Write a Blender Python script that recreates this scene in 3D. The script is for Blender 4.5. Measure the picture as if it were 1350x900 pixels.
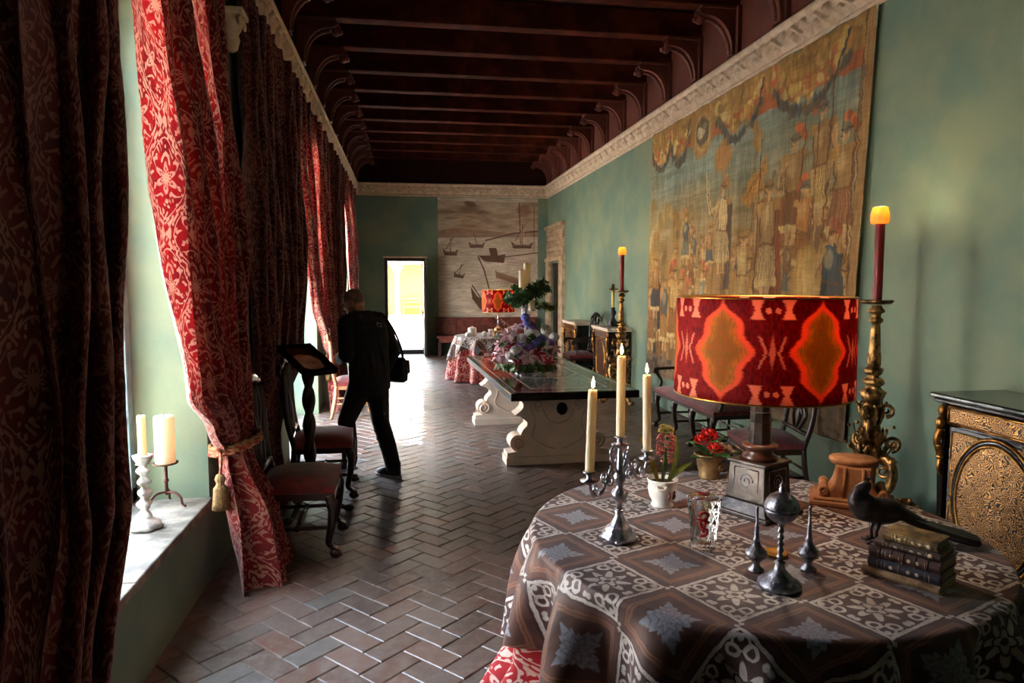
import bpy, math, random
import numpy as np
from mathutils import Matrix, Vector, Euler
for o in list(bpy.data.objects): bpy.data.objects.remove(o)
SC = bpy.context.scene
COL = SC.collection
PI = math.pi
random.seed(7)

# ------------------------------------------------------------------ camera, sky, sun, exposure
FPX, EYE = 920.0, 1.7
YAW, PITCH = math.radians(8.7434), math.radians(4.8461)
cam_data = bpy.data.cameras.new('camera')
cam_data.sensor_width = 36.0
cam_data.lens = FPX / 1350 * 36.0
cam_data.clip_start = 0.05
cam_data.clip_end = 300
cam = bpy.data.objects.new('camera', cam_data)
COL.objects.link(cam)
cam.location = (0, 0, EYE)
cam.rotation_euler = Euler((PI / 2 - PITCH, 0, -YAW), 'XYZ')
SC.camera = cam
SC.view_settings.view_transform = 'Standard'
SC.view_settings.look = 'None'
SC.view_settings.gamma = 1.0
SC.view_settings.use_curve_mapping = False
SC.view_settings.exposure = 0.95
SC.cycles.use_denoising = True
SC.cycles.max_bounces = 12
SC.cycles.diffuse_bounces = 6
SC.cycles.sample_clamp_indirect = 8.0
SKY = 17.0
world = bpy.data.worlds.new('sky')
SC.world = world
world.use_nodes = True
wn = world.node_tree
bg = wn.nodes['Background']
tc = wn.nodes.new('ShaderNodeTexCoord')
sx = wn.nodes.new('ShaderNodeSeparateXYZ')
rp = wn.nodes.new('ShaderNodeValToRGB')
rp.color_ramp.elements[0].position = 0.0
rp.color_ramp.elements[0].color = (1.0, 0.93, 0.84, 1)
rp.color_ramp.elements[1].position = 0.6
rp.color_ramp.elements[1].color = (0.62, 0.80, 1.0, 1)
wn.links.new(tc.outputs['Generated'], sx.inputs[0])
wn.links.new(sx.outputs['Z'], rp.inputs[0])
wn.links.new(rp.outputs[0], bg.inputs['Color'])
bg.inputs['Strength'].default_value = SKY

def add_light(name, kind, loc, energy, color, size=0.1, parent=None):
    d = bpy.data.lights.new(name, kind)
    d.energy = energy
    d.color = color
    if kind == 'POINT': d.shadow_soft_size = size
    o = bpy.data.objects.new(name, d)
    COL.objects.link(o)
    o.location = loc
    if parent: o.parent = parent
    return o
sun = add_light('sun', 'SUN', (6, -6, 9), 85.0, (1.0, 0.86, 0.68))
sun.data.angle = math.radians(1.0)
sun.rotation_euler = Vector((-0.30, 0.35, -0.88)).to_track_quat('-Z', 'Y').to_euler()

# room numbers (metres): x across, y along the hall, z up
XL, XR, YF, YB, ZC = -1.12, 3.45, 16.8, -1.6, 4.78
WIN = [(1.80, 4.13), (6.90, 9.23), (12.0, 14.33)]
WZ0, WZ1, WXO = 0.48, 3.25, -1.58
WB = [0.48, 0.0, 0.0]                      # the first opening has a raised sill, the others reach the floor
for k, (a, b) in enumerate(WIN):          # sky portals in the window openings guide the skylight sampling
    d = bpy.data.lights.new('window_skylight', 'AREA')
    d.shape = 'RECTANGLE'; d.size = WZ1 - WB[k]; d.size_y = b - a
    d.cycles.is_portal = True
    o = bpy.data.objects.new('window_skylight', d); COL.objects.link(o)
    o.location = (WXO - 0.03, (a + b) / 2, (WB[k] + WZ1) / 2)
    o.rotation_euler = (0, -PI / 2, 0)

# ------------------------------------------------------------------ camera maths (for reading sizes off the walls)
_f = np.array([math.sin(YAW) * math.cos(PITCH), math.cos(YAW) * math.cos(PITCH), -math.sin(PITCH)])
_r = np.array([math.cos(YAW), -math.sin(YAW), 0.0])
_u = np.cross(_r, _f)
def proj(x, y, z):
    v = np.stack([np.asarray(x, float) + 0 * np.asarray(y, float), np.asarray(y, float) + 0 * np.asarray(x, float), np.asarray(z, float) - EYE + 0 * np.asarray(y, float)], -1)
    d = v @ _f
    return 675 + FPX * (v @ _r) / d, 450 - FPX * (v @ _u) / d

def lin(c):
    c = np.asarray(c, float) / 255.0
    return np.where(c <= 0.04045, c / 12.92, ((c + 0.055) / 1.055) ** 2.4)
def C(r, g, b): 
    v = lin((r, g, b)); return (float(v[0]), float(v[1]), float(v[2]), 1.0)

# ------------------------------------------------------------------ node expressions
class S:
    def __init__(s, g, k): s.g, s.k = g, k
    def _b(s, o, op, rev=False): return s.g.m(op, o, s) if rev else s.g.m(op, s, o)
    def __add__(s, o): return s._b(o, 'ADD')
    __radd__ = __add__
    def __sub__(s, o): return s._b(o, 'SUBTRACT')
    def __rsub__(s, o): return s._b(o, 'SUBTRACT', True)
    def __mul__(s, o): return s._b(o, 'MULTIPLY')
    __rmul__ = __mul__
    def __truediv__(s, o): return s._b(o, 'DIVIDE')
    def __rtruediv__(s, o): return s._b(o, 'DIVIDE', True)
    def __pow__(s, o): return s._b(o, 'POWER')
class G:
    def __init__(g, name):
        g.mat = bpy.data.materials.new(name); g.mat.use_nodes = True
        g.nt = g.mat.node_tree; g.nt.nodes.clear()
        g.out = g.nt.nodes.new('ShaderNodeOutputMaterial')
    def n(g, t, **kw):
        x = g.nt.nodes.new(t)
        for k, v in kw.items(): setattr(x, k, v)
        return x
    def put(g, sock, v):
        if isinstance(v, S): g.nt.links.new(v.k, sock)
        elif v is not None: sock.default_value = v
    def m(g, op, *a):
        x = g.n('ShaderNodeMath', operation=op)
        for i, v in enumerate(a): g.put(x.inputs[i], v)
        return S(g, x.outputs[0])
    def sin(g, a): return g.m('SINE', a)
    def cos(g, a): return g.m('COSINE', a)
    def abs(g, a): return g.m('ABSOLUTE', a)
    def min(g, a, b): return g.m('MINIMUM', a, b)
    def max(g, a, b): return g.m('MAXIMUM', a, b)
    def frac(g, a): return g.m('FRACT', a)
    def floor(g, a): return g.m('FLOOR', a)
    def sqrt(g, a): return g.m('SQRT', a)
    def atan2(g, a, b): return g.m('ARCTAN2', a, b)
    def hyp(g, a, b): return g.sqrt(a * a + b * b)
    def ss(g, v, a, b):            # smooth step from 0 at a to 1 at b
        x = g.n('ShaderNodeMapRange', interpolation_type='SMOOTHSTEP')
        if a < b: 
            x.inputs[1].default_value, x.inputs[2].default_value, x.inputs[3].default_value, x.inputs[4].default_value = a, b, 0, 1
        else: 
            x.inputs[1].default_value, x.inputs[2].default_value, x.inputs[3].default_value, x.inputs[4].default_value = b, a, 1, 0
        g.put(x.inputs[0], v); return S(g, x.outputs[0])
    def uv(g):
        t = g.n('ShaderNodeUVMap'); t.uv_map = 'UVMap'
        q = g.n('ShaderNodeSeparateXYZ'); g.nt.links.new(t.outputs[0], q.inputs[0])
        return S(g, q.outputs[0]), S(g, q.outputs[1])
    def obj(g, vec=False):
        t = g.n('ShaderNodeTexCoord')
        if vec: return S(g, t.outputs['Object'])
        q = g.n('ShaderNodeSeparateXYZ'); g.nt.links.new(t.outputs['Object'], q.inputs[0])
        return [S(g, q.outputs[i]) for i in range(3)]
    def xyz(g, x, y, z=0.0):
        q = g.n('ShaderNodeCombineXYZ')
        for i, v in enumerate((x, y, z)): g.put(q.inputs[i], v)
        return S(g, q.outputs[0])
    def noise(g, scale, detail=4.0, vec=None, rough=0.55, dist=0.0):
        x = g.n('ShaderNodeTexNoise')
        g.put(x.inputs['Vector'], vec if vec is not None else g.obj(True))
        x.inputs['Scale'].default_value = scale; x.inputs['Detail'].default_value = detail
        x.inputs['Roughness'].default_value = rough; x.inputs['Distortion'].default_value = dist
        return S(g, x.outputs['Fac'])
    def mix(g, f, a, b):
        x = g.n('ShaderNodeMixRGB'); g.put(x.inputs[0], f); g.put(x.inputs[1], a); g.put(x.inputs[2], b)
        return S(g, x.outputs[0])
    def attr(g, name):
        x = g.n('ShaderNodeAttribute'); x.attribute_name = name
        return S(g, x.outputs['Color'])
    def bump(g, h, strength=0.4, dist=0.01):
        x = g.n('ShaderNodeBump'); x.inputs['Strength'].default_value = strength; x.inputs['Distance'].default_value = dist
        g.put(x.inputs['Height'], h); return S(g, x.outputs[0])
    def pbsdf(g, color, rough=0.5, metal=0.0, normal=None, spec=0.5, emit=None, estr=0.0, coat=0.0, trans=0.0, ior=1.45, sheen=0.0):
        b = g.n('ShaderNodeBsdfPrincipled')
        g.put(b.inputs['Base Color'], color); g.put(b.inputs['Roughness'], rough); g.put(b.inputs['Metallic'], metal)
        b.inputs['Specular IOR Level'].default_value = spec; b.inputs['Coat Weight'].default_value = coat
        b.inputs['Transmission Weight'].default_value = trans; b.inputs['IOR'].default_value = ior
        b.inputs['Sheen Weight'].default_value = sheen
        if normal is not None: g.put(b.inputs['Normal'], normal)
        if emit is not None: g.put(b.inputs['Emission Color'], emit); b.inputs['Emission Strength'].default_value = estr
        return S(g, b.outputs[0])
    def done(g, sh): 
        g.nt.links.new(sh.k, g.out.inputs[0]); return g.mat

MT = {}
def plain(name, col, rough=0.5, metal=0.0, var=0.25, vs=8.0, bs=None, bstr=0.3, spec=0.5, coat=0.0, col2=None, bdist=0.004, sheen=0.0):
    g = G(name)
    n = g.noise(vs, 5.0)
    c2 = col2 if col2 else tuple(v * (1 - var) for v in col[:3]) + (1,)
    col_ = g.mix(g.ss(n, 0.35, 0.65), col, c2)
    nm = g.bump(g.noise(bs, 4.0), bstr, bdist) if bs else None
    MT[name] = g.done(g.pbsdf(col_, rough, metal, nm, spec, coat=coat, sheen=sheen))
    return MT[name]

# ------------------------------------------------------------------ mesh building
class MB:
    def __init__(s): s.v, s.f, s.s, s.uv, s.col = [], [], [], {}, {}
    def add(s, vs, fs, smooth=True, M=None):
        b = len(s.v)
        if M is not None: vs = [M @ Vector(p) for p in vs]
        s.v += [tuple(p) for p in vs]
        s.f += [tuple(b + i for i in f) for f in fs]
        s.s += [smooth] * len(fs)
        return b
    def box(s, x0, x1, y0, y1, z0, z1, M=None):
        vs = [(x, y, z) for z in (z0, z1) for y in (y0, y1) for x in (x0, x1)]
        s.add(vs, [(0, 2, 3, 1), (4, 5, 7, 6), (0, 1, 5, 4), (2, 6, 7, 3), (0, 4, 6, 2), (1, 3, 7, 5)], False, M)
        return s
    def frustum(s, w0, d0, z0, w1, d1, z1, M=None):
        vs = [(sx * w / 2, sy * d / 2, z) for (w, d, z) in ((w0, d0, z0), (w1, d1, z1)) for sy in (-1, 1) for sx in (-1, 1)]
        s.add(vs, [(0, 2, 3, 1), (4, 5, 7, 6), (0, 1, 5, 4), (2, 6, 7, 3), (0, 4, 6, 2), (1, 3, 7, 5)], False, M)
        return s
    def lathe(s, prof, n=32, M=None, mod=None, smooth=True):
        vs, fs = [], []
        for (r, z) in prof:
            for k in range(n):
                t = 2 * PI * k / n
                q = r * (mod(t, z) if mod else 1.0)
                vs.append((q * math.cos(t), q * math.sin(t), z))
        m = len(prof)
        for i in range(m - 1):
            for k in range(n):
                k2 = (k + 1) % n
                fs.append((i * n + k, i * n + k2, (i + 1) * n + k2, (i + 1) * n + k))
        if prof[0][0] > 1e-6: fs.append(tuple(range(n - 1, -1, -1)))
        if prof[-1][0] > 1e-6: fs.append(tuple((m - 1) * n + k for k in range(n)))
        s.add(vs, fs, smooth, M)
        return s
    def tube(s, pts, r, n=8, closed=False, M=None, flat=1.0, smooth=True):
        P = [Vector(p) for p in pts]; m = len(P)
        R = [r] * m if np.isscalar(r) else list(r)
        up = Vector((0, 0, 1)); vs, fs = [], []
        prev = None
        for i in range(m):
            if closed: t = P[(i + 1) % m] - P[i - 1]
            else: t = P[min(i + 1, m - 1)] - P[max(i - 1, 0)]
            t = t.normalized() if t.length > 1e-9 else Vector((0, 0, 1))
            if prev is None:
                a = up.cross(t)
                if a.length < 0.1: a = Vector((1, 0, 0)).cross(t)
            else: a = prev - t * prev.dot(t)
            a.normalize(); prev = a.copy(); b = t.cross(a)
            for k in range(n):
                q = 2 * PI * k / n
                vs.append(P[i] + a * (math.cos(q) * R[i]) + b * (math.sin(q) * R[i] * flat))
        for i in range(m if closed else m - 1):
            j = (i + 1) % m
            for k in range(n):
                k2 = (k + 1) % n
                fs.append((i * n + k, i * n + k2, j * n + k2, j * n + k))
        if not closed:
            fs.append(tuple(range(n - 1, -1, -1))); fs.append(tuple((m - 1) * n + k for k in range(n)))
        s.add(vs, fs, smooth, M)
        return s
    def ball(s, c, r, n=16, m=10, M=None):
        rx, ry, rz = (r, r, r) if np.isscalar(r) else r
        vs = [(c[0], c[1], c[2] - rz)]
        for i in range(1, m):
            p = PI * i / m - PI / 2
            for k in range(n):
                t = 2 * PI * k / n
                vs.append((c[0] + rx * math.cos(p) * math.cos(t), c[1] + ry * math.cos(p) * math.sin(t), c[2] + rz * math.sin(p)))
        vs.append((c[0], c[1], c[2] + rz)); L = len(vs) - 1; fs = []
        for k in range(n):
            k2 = (k + 1) % n
            fs.append((0, 1 + k2, 1 + k)); fs.append((L, L - n + k, L - n + k2))
            for i in range(m - 2):
                fs.append((1 + i * n + k, 1 + i * n + k2, 1 + (i + 1) * n + k2, 1 + (i + 1) * n + k))
        s.add(vs, fs, True, M)
        return s
    def prism(s, out, h0, h1, axis='y', M=None, smooth=False):
        """outline in the plane normal to axis; axis y: (x,z), x: (y,z), z: (x,y)"""
        f = {'y': lambda a, b, h: (a, h, b), 'x': lambda a, b, h: (h, a, b), 'z': lambda a, b, h: (a, b, h)}[axis]
        n = len(out)
        s.add([f(a, b, h0) for a, b in out] + [f(a, b, h1) for a, b in out],
              [tuple(range(n)), tuple(range(2 * n - 1, n - 1, -1))], False, M)
        b = len(s.v) - 2 * n
        fs = [(b + i, b + n + i, b + n + (i + 1) % n, b + (i + 1) % n) for i in range(n)]
        s.f += fs; s.s += [smooth] * n
        return s
    def grid(s, A, uv=None, col=None, closed_u=False, M=None):
        """A: array (m, n, 3)"""
        m, n = A.shape[:2]; b = len(s.v)
        vs = A.reshape(-1, 3).tolist()
        if M is not None: vs = [tuple(M @ Vector(p)) for p in vs]
        s.v += [tuple(p) for p in vs]
        nn = n if closed_u else n - 1
        for i in range(m - 1):
            for k in range(nn):
                k2 = (k + 1) % n
                s.f.append((b + i * n + k, b + i * n + k2, b + (i + 1) * n + k2, b + (i + 1) * n + k))
        s.s += [True] * ((m - 1) * nn)
        if uv is not None:
            U = uv.reshape(-1, 2)
            for i in range(len(U)): s.uv[b + i] = (float(U[i, 0]), float(U[i, 1]))
        if col is not None: s.col[b] = col.reshape(-1, 3)
        return s
    def build(s, name, mat, parent=None, loc=(0, 0, 0), rot=None, bevel=0, sub=0, remesh=0, smooth_it=0, solid=0, fix=True):
        me = bpy.data.meshes.new(name)
        me.from_pydata(s.v, [], s.f)
        me.polygons.foreach_set('use_smooth', s.s)
        if s.uv:
            L = np.zeros(len(me.loops), dtype=np.int32); me.loops.foreach_get('vertex_index', L)
            U = np.zeros((len(s.v), 2), dtype=np.float32)
            for k, q in s.uv.items(): U[k] = q
            lay = me.uv_layers.new(name='UVMap'); lay.data.foreach_set('uv', U[L].ravel())
        if s.col:
            A = np.ones((len(s.v), 4), dtype=np.float32)
            for b, q in s.col.items(): A[b:b + len(q), :3] = q
            at = me.color_attributes.new('paint', 'FLOAT_COLOR', 'POINT'); at.data.foreach_set('color', A.ravel())
        me.materials.append(MT[mat] if isinstance(mat, str) else mat)
        if fix and not s.uv and not s.col and len(s.v) < 60000:
            import bmesh
            bm = bmesh.new(); bm.from_mesh(me)
            bmesh.ops.recalc_face_normals(bm, faces=bm.faces); bm.to_mesh(me); bm.free()
        o = bpy.data.objects.new(name, me); COL.objects.link(o)
        if parent is not None: o.parent = parent
        o.location = loc
        if rot is not None: o.rotation_euler = rot
        if remesh:
            d = o.modifiers.new('remesh', 'REMESH'); d.mode = 'VOXEL'; d.voxel_size = remesh; d.use_smooth_shade = True
        if smooth_it:
            d = o.modifiers.new('smooth', 'SMOOTH'); d.iterations = smooth_it; d.factor = 0.5
        if solid:
            d = o.modifiers.new('solidify', 'SOLIDIFY'); d.thickness = solid; d.offset = -1
        if bevel:
            d = o.modifiers.new('bevel', 'BEVEL'); d.width = bevel; d.segments = 2; d.limit_method = 'ANGLE'; d.angle_limit = math.radians(35)
        if sub:
            d = o.modifiers.new('subsurf', 'SUBSURF'); d.levels = sub; d.render_levels = sub
        return o

def tag(o, label, cat, group=None):
    o['label'] = label; o['category'] = cat
    if group: o['group'] = group
    return o
def thing(name, label, cat, loc=(0, 0, 0), rz=0.0, group=None):
    o = bpy.data.objects.new(name, None); COL.objects.link(o)
    o.empty_display_size = 0.1
    o.location = loc; o.rotation_euler = (0, 0, rz)
    return tag(o, label, cat, group)
def struct(o): o['kind'] = 'structure'; return o
def cp(root, loc, rz=None, label=None, group=None, scale=None):
    def rec(o, par):
        c = o.copy(); COL.objects.link(c)
        if par is not None: c.parent = par
        for ch in list(o.children): rec(ch, c)
        return c
    kids = list(root.children)
    r = root.copy(); COL.objects.link(r)
    for ch in kids: rec(ch, r)
    r.location = loc
    if rz is not None: r.rotation_euler = (0, 0, rz)
    if label: r['label'] = label
    if group: r['group'] = group
    if scale: r.scale = scale
    return r
def spiral(cx, cz, r0, r1, a0, turns, n=28, y=0.0, plane='xz'):
    out = []
    for i in range(n):
        t = i / (n - 1); a = a0 + turns * 2 * PI * t; r = r0 + (r1 - r0) * t
        p = (cx + r * math.cos(a), cz + r * math.sin(a))
        out.append((p[0], y, p[1]) if plane == 'xz' else ((y, p[0], p[1]) if plane == 'yz' else (p[0], p[1], y)))
    return out
def T(x, y, z): return Matrix.Translation((x, y, z))
def RX(a): return Matrix.Rotation(a, 4, 'X')
def RY(a): return Matrix.Rotation(a, 4, 'Y')
def RZ(a): return Matrix.Rotation(a, 4, 'Z')
def SCL(x, y, z): return Matrix.Diagonal((x, y, z, 1))
def bez(p, n=12):
    P = np.array(p, float); out = []
    # catmull-rom through the points
    Q = np.vstack([2 * P[0] - P[1], P, 2 * P[-1] - P[-2]])
    for i in range(1, len(Q) - 2):
        for k in range(n):
            t = k / n
            a, b, c, d = Q[i - 1], Q[i], Q[i + 1], Q[i + 2]
            out.append(tuple(0.5 * ((2 * b) + (c - a) * t + (2 * a - 5 * b + 4 * c - d) * t * t + (3 * b - a - 3 * c + d) * t ** 3)))
    out.append(tuple(P[-1]))
    return out

# ------------------------------------------------------------------ materials
plain('green_plaster', C(124, 136, 110), 0.75, var=0.22, vs=1.6, bs=60, bstr=0.25, col2=C(102, 124, 108))
plain('dark_wood', C(62, 26, 16), 0.55, vs=5, bs=40, bstr=0.3)
plain('ceiling_wood', C(38, 13, 9), 0.7, vs=4, bs=30, bstr=0.35, col2=C(30, 10, 7), spec=0.1)
plain('beam_wood', C(84, 34, 22), 0.8, vs=4, bs=30, bstr=0.35, col2=C(52, 20, 13), spec=0.05)
plain('frieze_wood', C(96, 42, 30), 0.65, vs=5, bs=30, bstr=0.3)
plain('carved_plaster', C(226, 200, 172), 0.8, vs=10, col2=C(206, 176, 148))
plain('sill_stone', C(150, 140, 126), 0.6, vs=7, bs=45, bstr=0.5, col2=C(96, 88, 80))
plain('frame_paint', C(120, 140, 146), 0.5, vs=12)
plain('white_marble', C(218, 194, 174), 0.55, vs=6, bs=90, bstr=0.15, col2=C(200, 184, 168))
plain('marble_line', C(196, 176, 160), 0.6, vs=10)
plain('black_stone', C(18, 18, 20), 0.25, vs=10)
plain('gilt', C(196, 144, 74), 0.34, 0.95, vs=20, bs=60, bstr=0.5, col2=C(120, 78, 36))
plain('old_gilt', C(186, 138, 82), 0.36, 0.9, vs=22, bs=70, bstr=0.5, col2=C(84, 66, 42))
plain('silver', C(206, 206, 216), 0.3, 1.0, vs=30, bs=90, bstr=0.25, col2=C(150, 150, 162))
plain('dark_silver', C(168, 168, 178), 0.38, 1.0, vs=40, bs=140, bstr=0.6, col2=C(110, 110, 120))
plain('bronze', C(70, 64, 66), 0.36, 0.6, vs=30, bs=80, bstr=0.4)
plain('brass', C(204, 156, 74), 0.32, 0.95, vs=25, bs=60, bstr=0.3)
plain('old_brass', C(150, 122, 84), 0.42, 0.6, vs=18, bs=50, bstr=0.35, col2=C(110, 86, 56))
plain('iron_rust', C(86, 44, 34), 0.6, 0.4, vs=20, bs=80, bstr=0.4)

plain('yellow_wax', C(236, 206, 128), 0.45, var=0.1, vs=14)
plain('red_wax', C(128, 22, 22), 0.4, var=0.2, vs=9)
plain('wick', C(24, 18, 16), 0.9)
plain('white_paint', C(224, 220, 212), 0.55, vs=24, bs=60, bstr=0.5, col2=C(170, 166, 160))
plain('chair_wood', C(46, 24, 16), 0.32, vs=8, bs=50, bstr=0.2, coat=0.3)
plain('sunlit_wood', C(176, 120, 84), 0.45, vs=8)  # pale copy of the chair wood, window light put into its colour
plain('red_velvet', C(124, 24, 22), 0.8, vs=22, col2=C(84, 12, 14), bs=120, bstr=0.3, sheen=0.3)
plain('plum_velvet', C(120, 40, 48), 0.8, vs=18, col2=C(84, 24, 34), bs=120, bstr=0.3, sheen=0.3)
plain('paper', C(226, 190, 168), 0.7, vs=9, col2=C(190, 120, 100))
plain('black_cloth', C(30, 30, 34), 0.85, vs=14, bs=60, bstr=0.5, bdist=0.01)
plain('trouser_cloth', C(34, 32, 36), 0.85, vs=10, bs=45, bstr=0.5, bdist=0.01)
plain('skin', C(196, 142, 116), 0.55, vs=14, var=0.12)
plain('hair', C(150, 124, 106), 0.7, vs=60, bs=160, bstr=0.5, col2=C(112, 90, 76))
plain('shoe', C(30, 40, 58), 0.5, vs=10, col2=C(22, 28, 40))
plain('rubber', C(196, 196, 200), 0.6)
plain('leaf', C(78, 122, 58), 0.5, vs=20, col2=C(44, 82, 38))
plain('pale_leaf', C(136, 150, 66), 0.5, vs=20, col2=C(90, 112, 46))
plain('gold_leaf', C(150, 128, 50), 0.5, vs=14, col2=C(110, 96, 38))
plain('lily_white', C(246, 226, 232), 0.5, vs=30, var=0.08)
plain('lily_pink', C(214, 44, 84), 0.5, vs=30, col2=C(180, 26, 62))
plain('lily_blush', C(232, 150, 178), 0.5, vs=30, col2=C(246, 214, 222))
plain('mauve', C(150, 112, 190), 0.6, vs=30, col2=C(104, 78, 170))
plain('blue_petal', C(94, 96, 190), 0.6, vs=30, col2=C(136, 138, 216))
plain('cream_petal', C(232, 228, 224), 0.6, vs=30, col2=C(206, 206, 214))
plain('red_petal', C(196, 36, 24), 0.5, vs=30, col2=C(150, 16, 16))
plain('maroon_petal', C(124, 40, 46), 0.5, vs=40, col2=C(180, 96, 70))
plain('twig', C(176, 140, 120), 0.7, vs=20)
plain('terracotta', C(176, 122, 80), 0.8, vs=12, bs=70, bstr=0.4, col2=C(146, 92, 56))
plain('porcelain', C(228, 222, 212), 0.22, vs=14, var=0.08)
plain('porcelain_paint', C(92, 44, 40), 0.3)
plain('soil', C(40, 28, 20), 0.95, vs=30)
plain('book_tan', C(176, 142, 104), 0.6, vs=26, bs=80, bstr=0.4, col2=C(108, 80, 54))
plain('book_olive', C(146, 118, 74), 0.6, vs=26, bs=80, bstr=0.4, col2=C(76, 60, 34))
plain('book_brown', C(72, 44, 38), 0.5, vs=26, bs=80, bstr=0.4)
plain('book_navy', C(48, 46, 58), 0.5, vs=26, bs=80, bstr=0.4)
plain('book_taupe', C(82, 66, 60), 0.6, vs=26, bs=80, bstr=0.4)
plain('book_gold', C(206, 182, 150), 0.5, 0.3, vs=30)
plain('page_edge', C(150, 126, 100), 0.8, vs=90)
plain('lamp_black', C(38, 30, 28), 0.3, 0.35, vs=18, bs=60, bstr=0.45, col2=C(74, 66, 62))
plain('rope_red', C(146, 50, 38), 0.8, vs=60, col2=C(176, 122, 86))
plain('tassel_gold', C(150, 116, 72), 0.85, vs=90, col2=C(120, 88, 52), bs=150, bstr=0.6)
plain('bench_leather', C(122, 58, 46), 0.5, vs=8, col2=C(86, 36, 28))
plain('black_lacquer', C(24, 18, 16), 0.22, vs=10, coat=0.4)
plain('walnut', C(84, 48, 32), 0.35, vs=9, bs=40, bstr=0.2, coat=0.3)
plain('door_stone', C(196, 168, 136), 0.75, vs=9, bs=30, bstr=0.5, col2=C(160, 130, 104))
plain('door_wood', C(30, 18, 14), 0.5, vs=8)
plain('court_floor', C(226, 220, 206), 0.8, vs=2, var=0.08)
plain('court_wall', C(186, 110, 30), 0.85, vs=1.2, var=0.12)
plain('court_white', C(230, 226, 214), 0.8, vs=3, var=0.06)
plain('blocker_plaster', C(142, 134, 116), 0.9, vs=3, var=0.1)  # for the added block outside, darkened to throw less light on the jamb
plain('gravel', C(224, 214, 196), 0.9, vs=3, var=0.1)
plain('mortar', C(128, 116, 106), 0.9, vs=30, col2=C(70, 60, 54))
plain('orange_cloth', C(216, 70, 40), 0.8, vs=10)

def damask_mat(name, ground, ground2, figure, pu=0.32, pv=0.48, trans=0.04, fig_amt=0.8, sheen=0.2):
    g = G(name)
    u, v = g.uv()
    wob = (g.noise(16.0, 2.0, g.xyz(u, v)) - 0.5) * 0.06
    x = u * (1 / pu) + wob; y = v * (1 / pv) + wob
    cc = g.cos(x * (2 * PI)) + g.cos(y * (2 * PI))
    band = g.ss(g.abs(cc), 0.22, 0.15)                       # ogee ribbons
    line2 = g.ss(g.abs(g.abs(cc) - 0.40), 0.055, 0.03)
    scal = g.ss(g.sin((x + y) * (2 * PI * 4)) * g.sin((x - y) * (2 * PI * 4)), -0.25, 0.15)
    pick = g.ss(cc, -0.01, 0.01)                             # which lattice the cell belongs to
    lx = g.abs(g.frac(x + 0.5 * pick) - 0.5); ly = (g.frac(y + 0.5 * pick) - 0.5)
    lx2 = lx * pu; ly2 = ly * pv
    r = g.hyp(lx2, ly2); th = g.atan2(lx2, ly2)
    pet = g.ss(r - (0.050 + 0.020 * g.cos(th * 6.0)), 0.006, -0.006)
    hole = g.ss(g.abs(r - 0.034 - 0.010 * g.cos(th * 12.0)), 0.008, 0.003)
    ring = g.ss(g.abs(r - 0.088 - 0.014 * g.cos(th * 8.0)), 0.011, 0.006)
    gap = g.ss(g.sin(th * 10.0 + r * 70.0), -0.3, 0.1)
    leaf = g.ss(g.sin(x * (2 * PI * 8) + 2.0 * g.sin(y * (2 * PI * 4))) * g.cos(y * (2 * PI * 9) + 1.6 * g.sin(x * (2 * PI * 5))), 0.42, 0.55) * g.ss(r, 0.085, 0.11)
    fig = g.max(g.max(pet * (1 - hole), ring * gap), g.max(g.max(band * scal, line2), leaf))
    wear = g.noise(9.0, 5.0, g.xyz(u, v))
    fig = fig * g.ss(wear, 0.2, 0.48) * fig_amt
    base = g.mix(g.ss(g.noise(5.0, 3.0, g.xyz(u, v)), 0.35, 0.65), ground, ground2)
    col = g.mix(fig, base, figure)
    nm = g.bump(fig * 0.5 + g.noise(180.0, 2.0, g.xyz(u, v)) * 0.3, 0.35, 0.003)
    a = g.pbsdf(col, g.m('SUBTRACT', 0.75, fig * 0.2), 0, nm, 0.3, sheen=sheen)
    if trans > 0:
        t = g.n('ShaderNodeBsdfTranslucent'); g.put(t.inputs[0], col)
        mx = g.n('ShaderNodeMixShader'); g.put(mx.inputs[0], g.ss(v, 0.75, 1.5) * trans)      # window glow faded out low down to darken the thick gathered tail
        g.nt.links.new(a.k, mx.inputs[1]); g.nt.links.new(t.outputs[0], mx.inputs[2])
        a = S(g, mx.outputs[0])
    MT[name] = g.done(a)
damask_mat('shaded_damask', C(94, 14, 18), C(66, 9, 13), C(140, 96, 84), trans=0.0)  # shaded copy of the curtain cloth: darker colours, no window glow
damask_mat('lit_damask', C(128, 17, 22), C(96, 12, 17), C(176, 124, 106), trans=0.22)  # lit copy of the same cloth: window light put into paler colours and glow
damask_mat('undercloth_damask', C(172, 24, 32), C(140, 16, 24), C(226, 196, 180), 0.34, 0.5, 0.0)
damask_mat('chair_damask', C(128, 32, 30), C(96, 18, 20), C(168, 84, 66), 0.2, 0.3, 0.0, 0.6)

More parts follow.
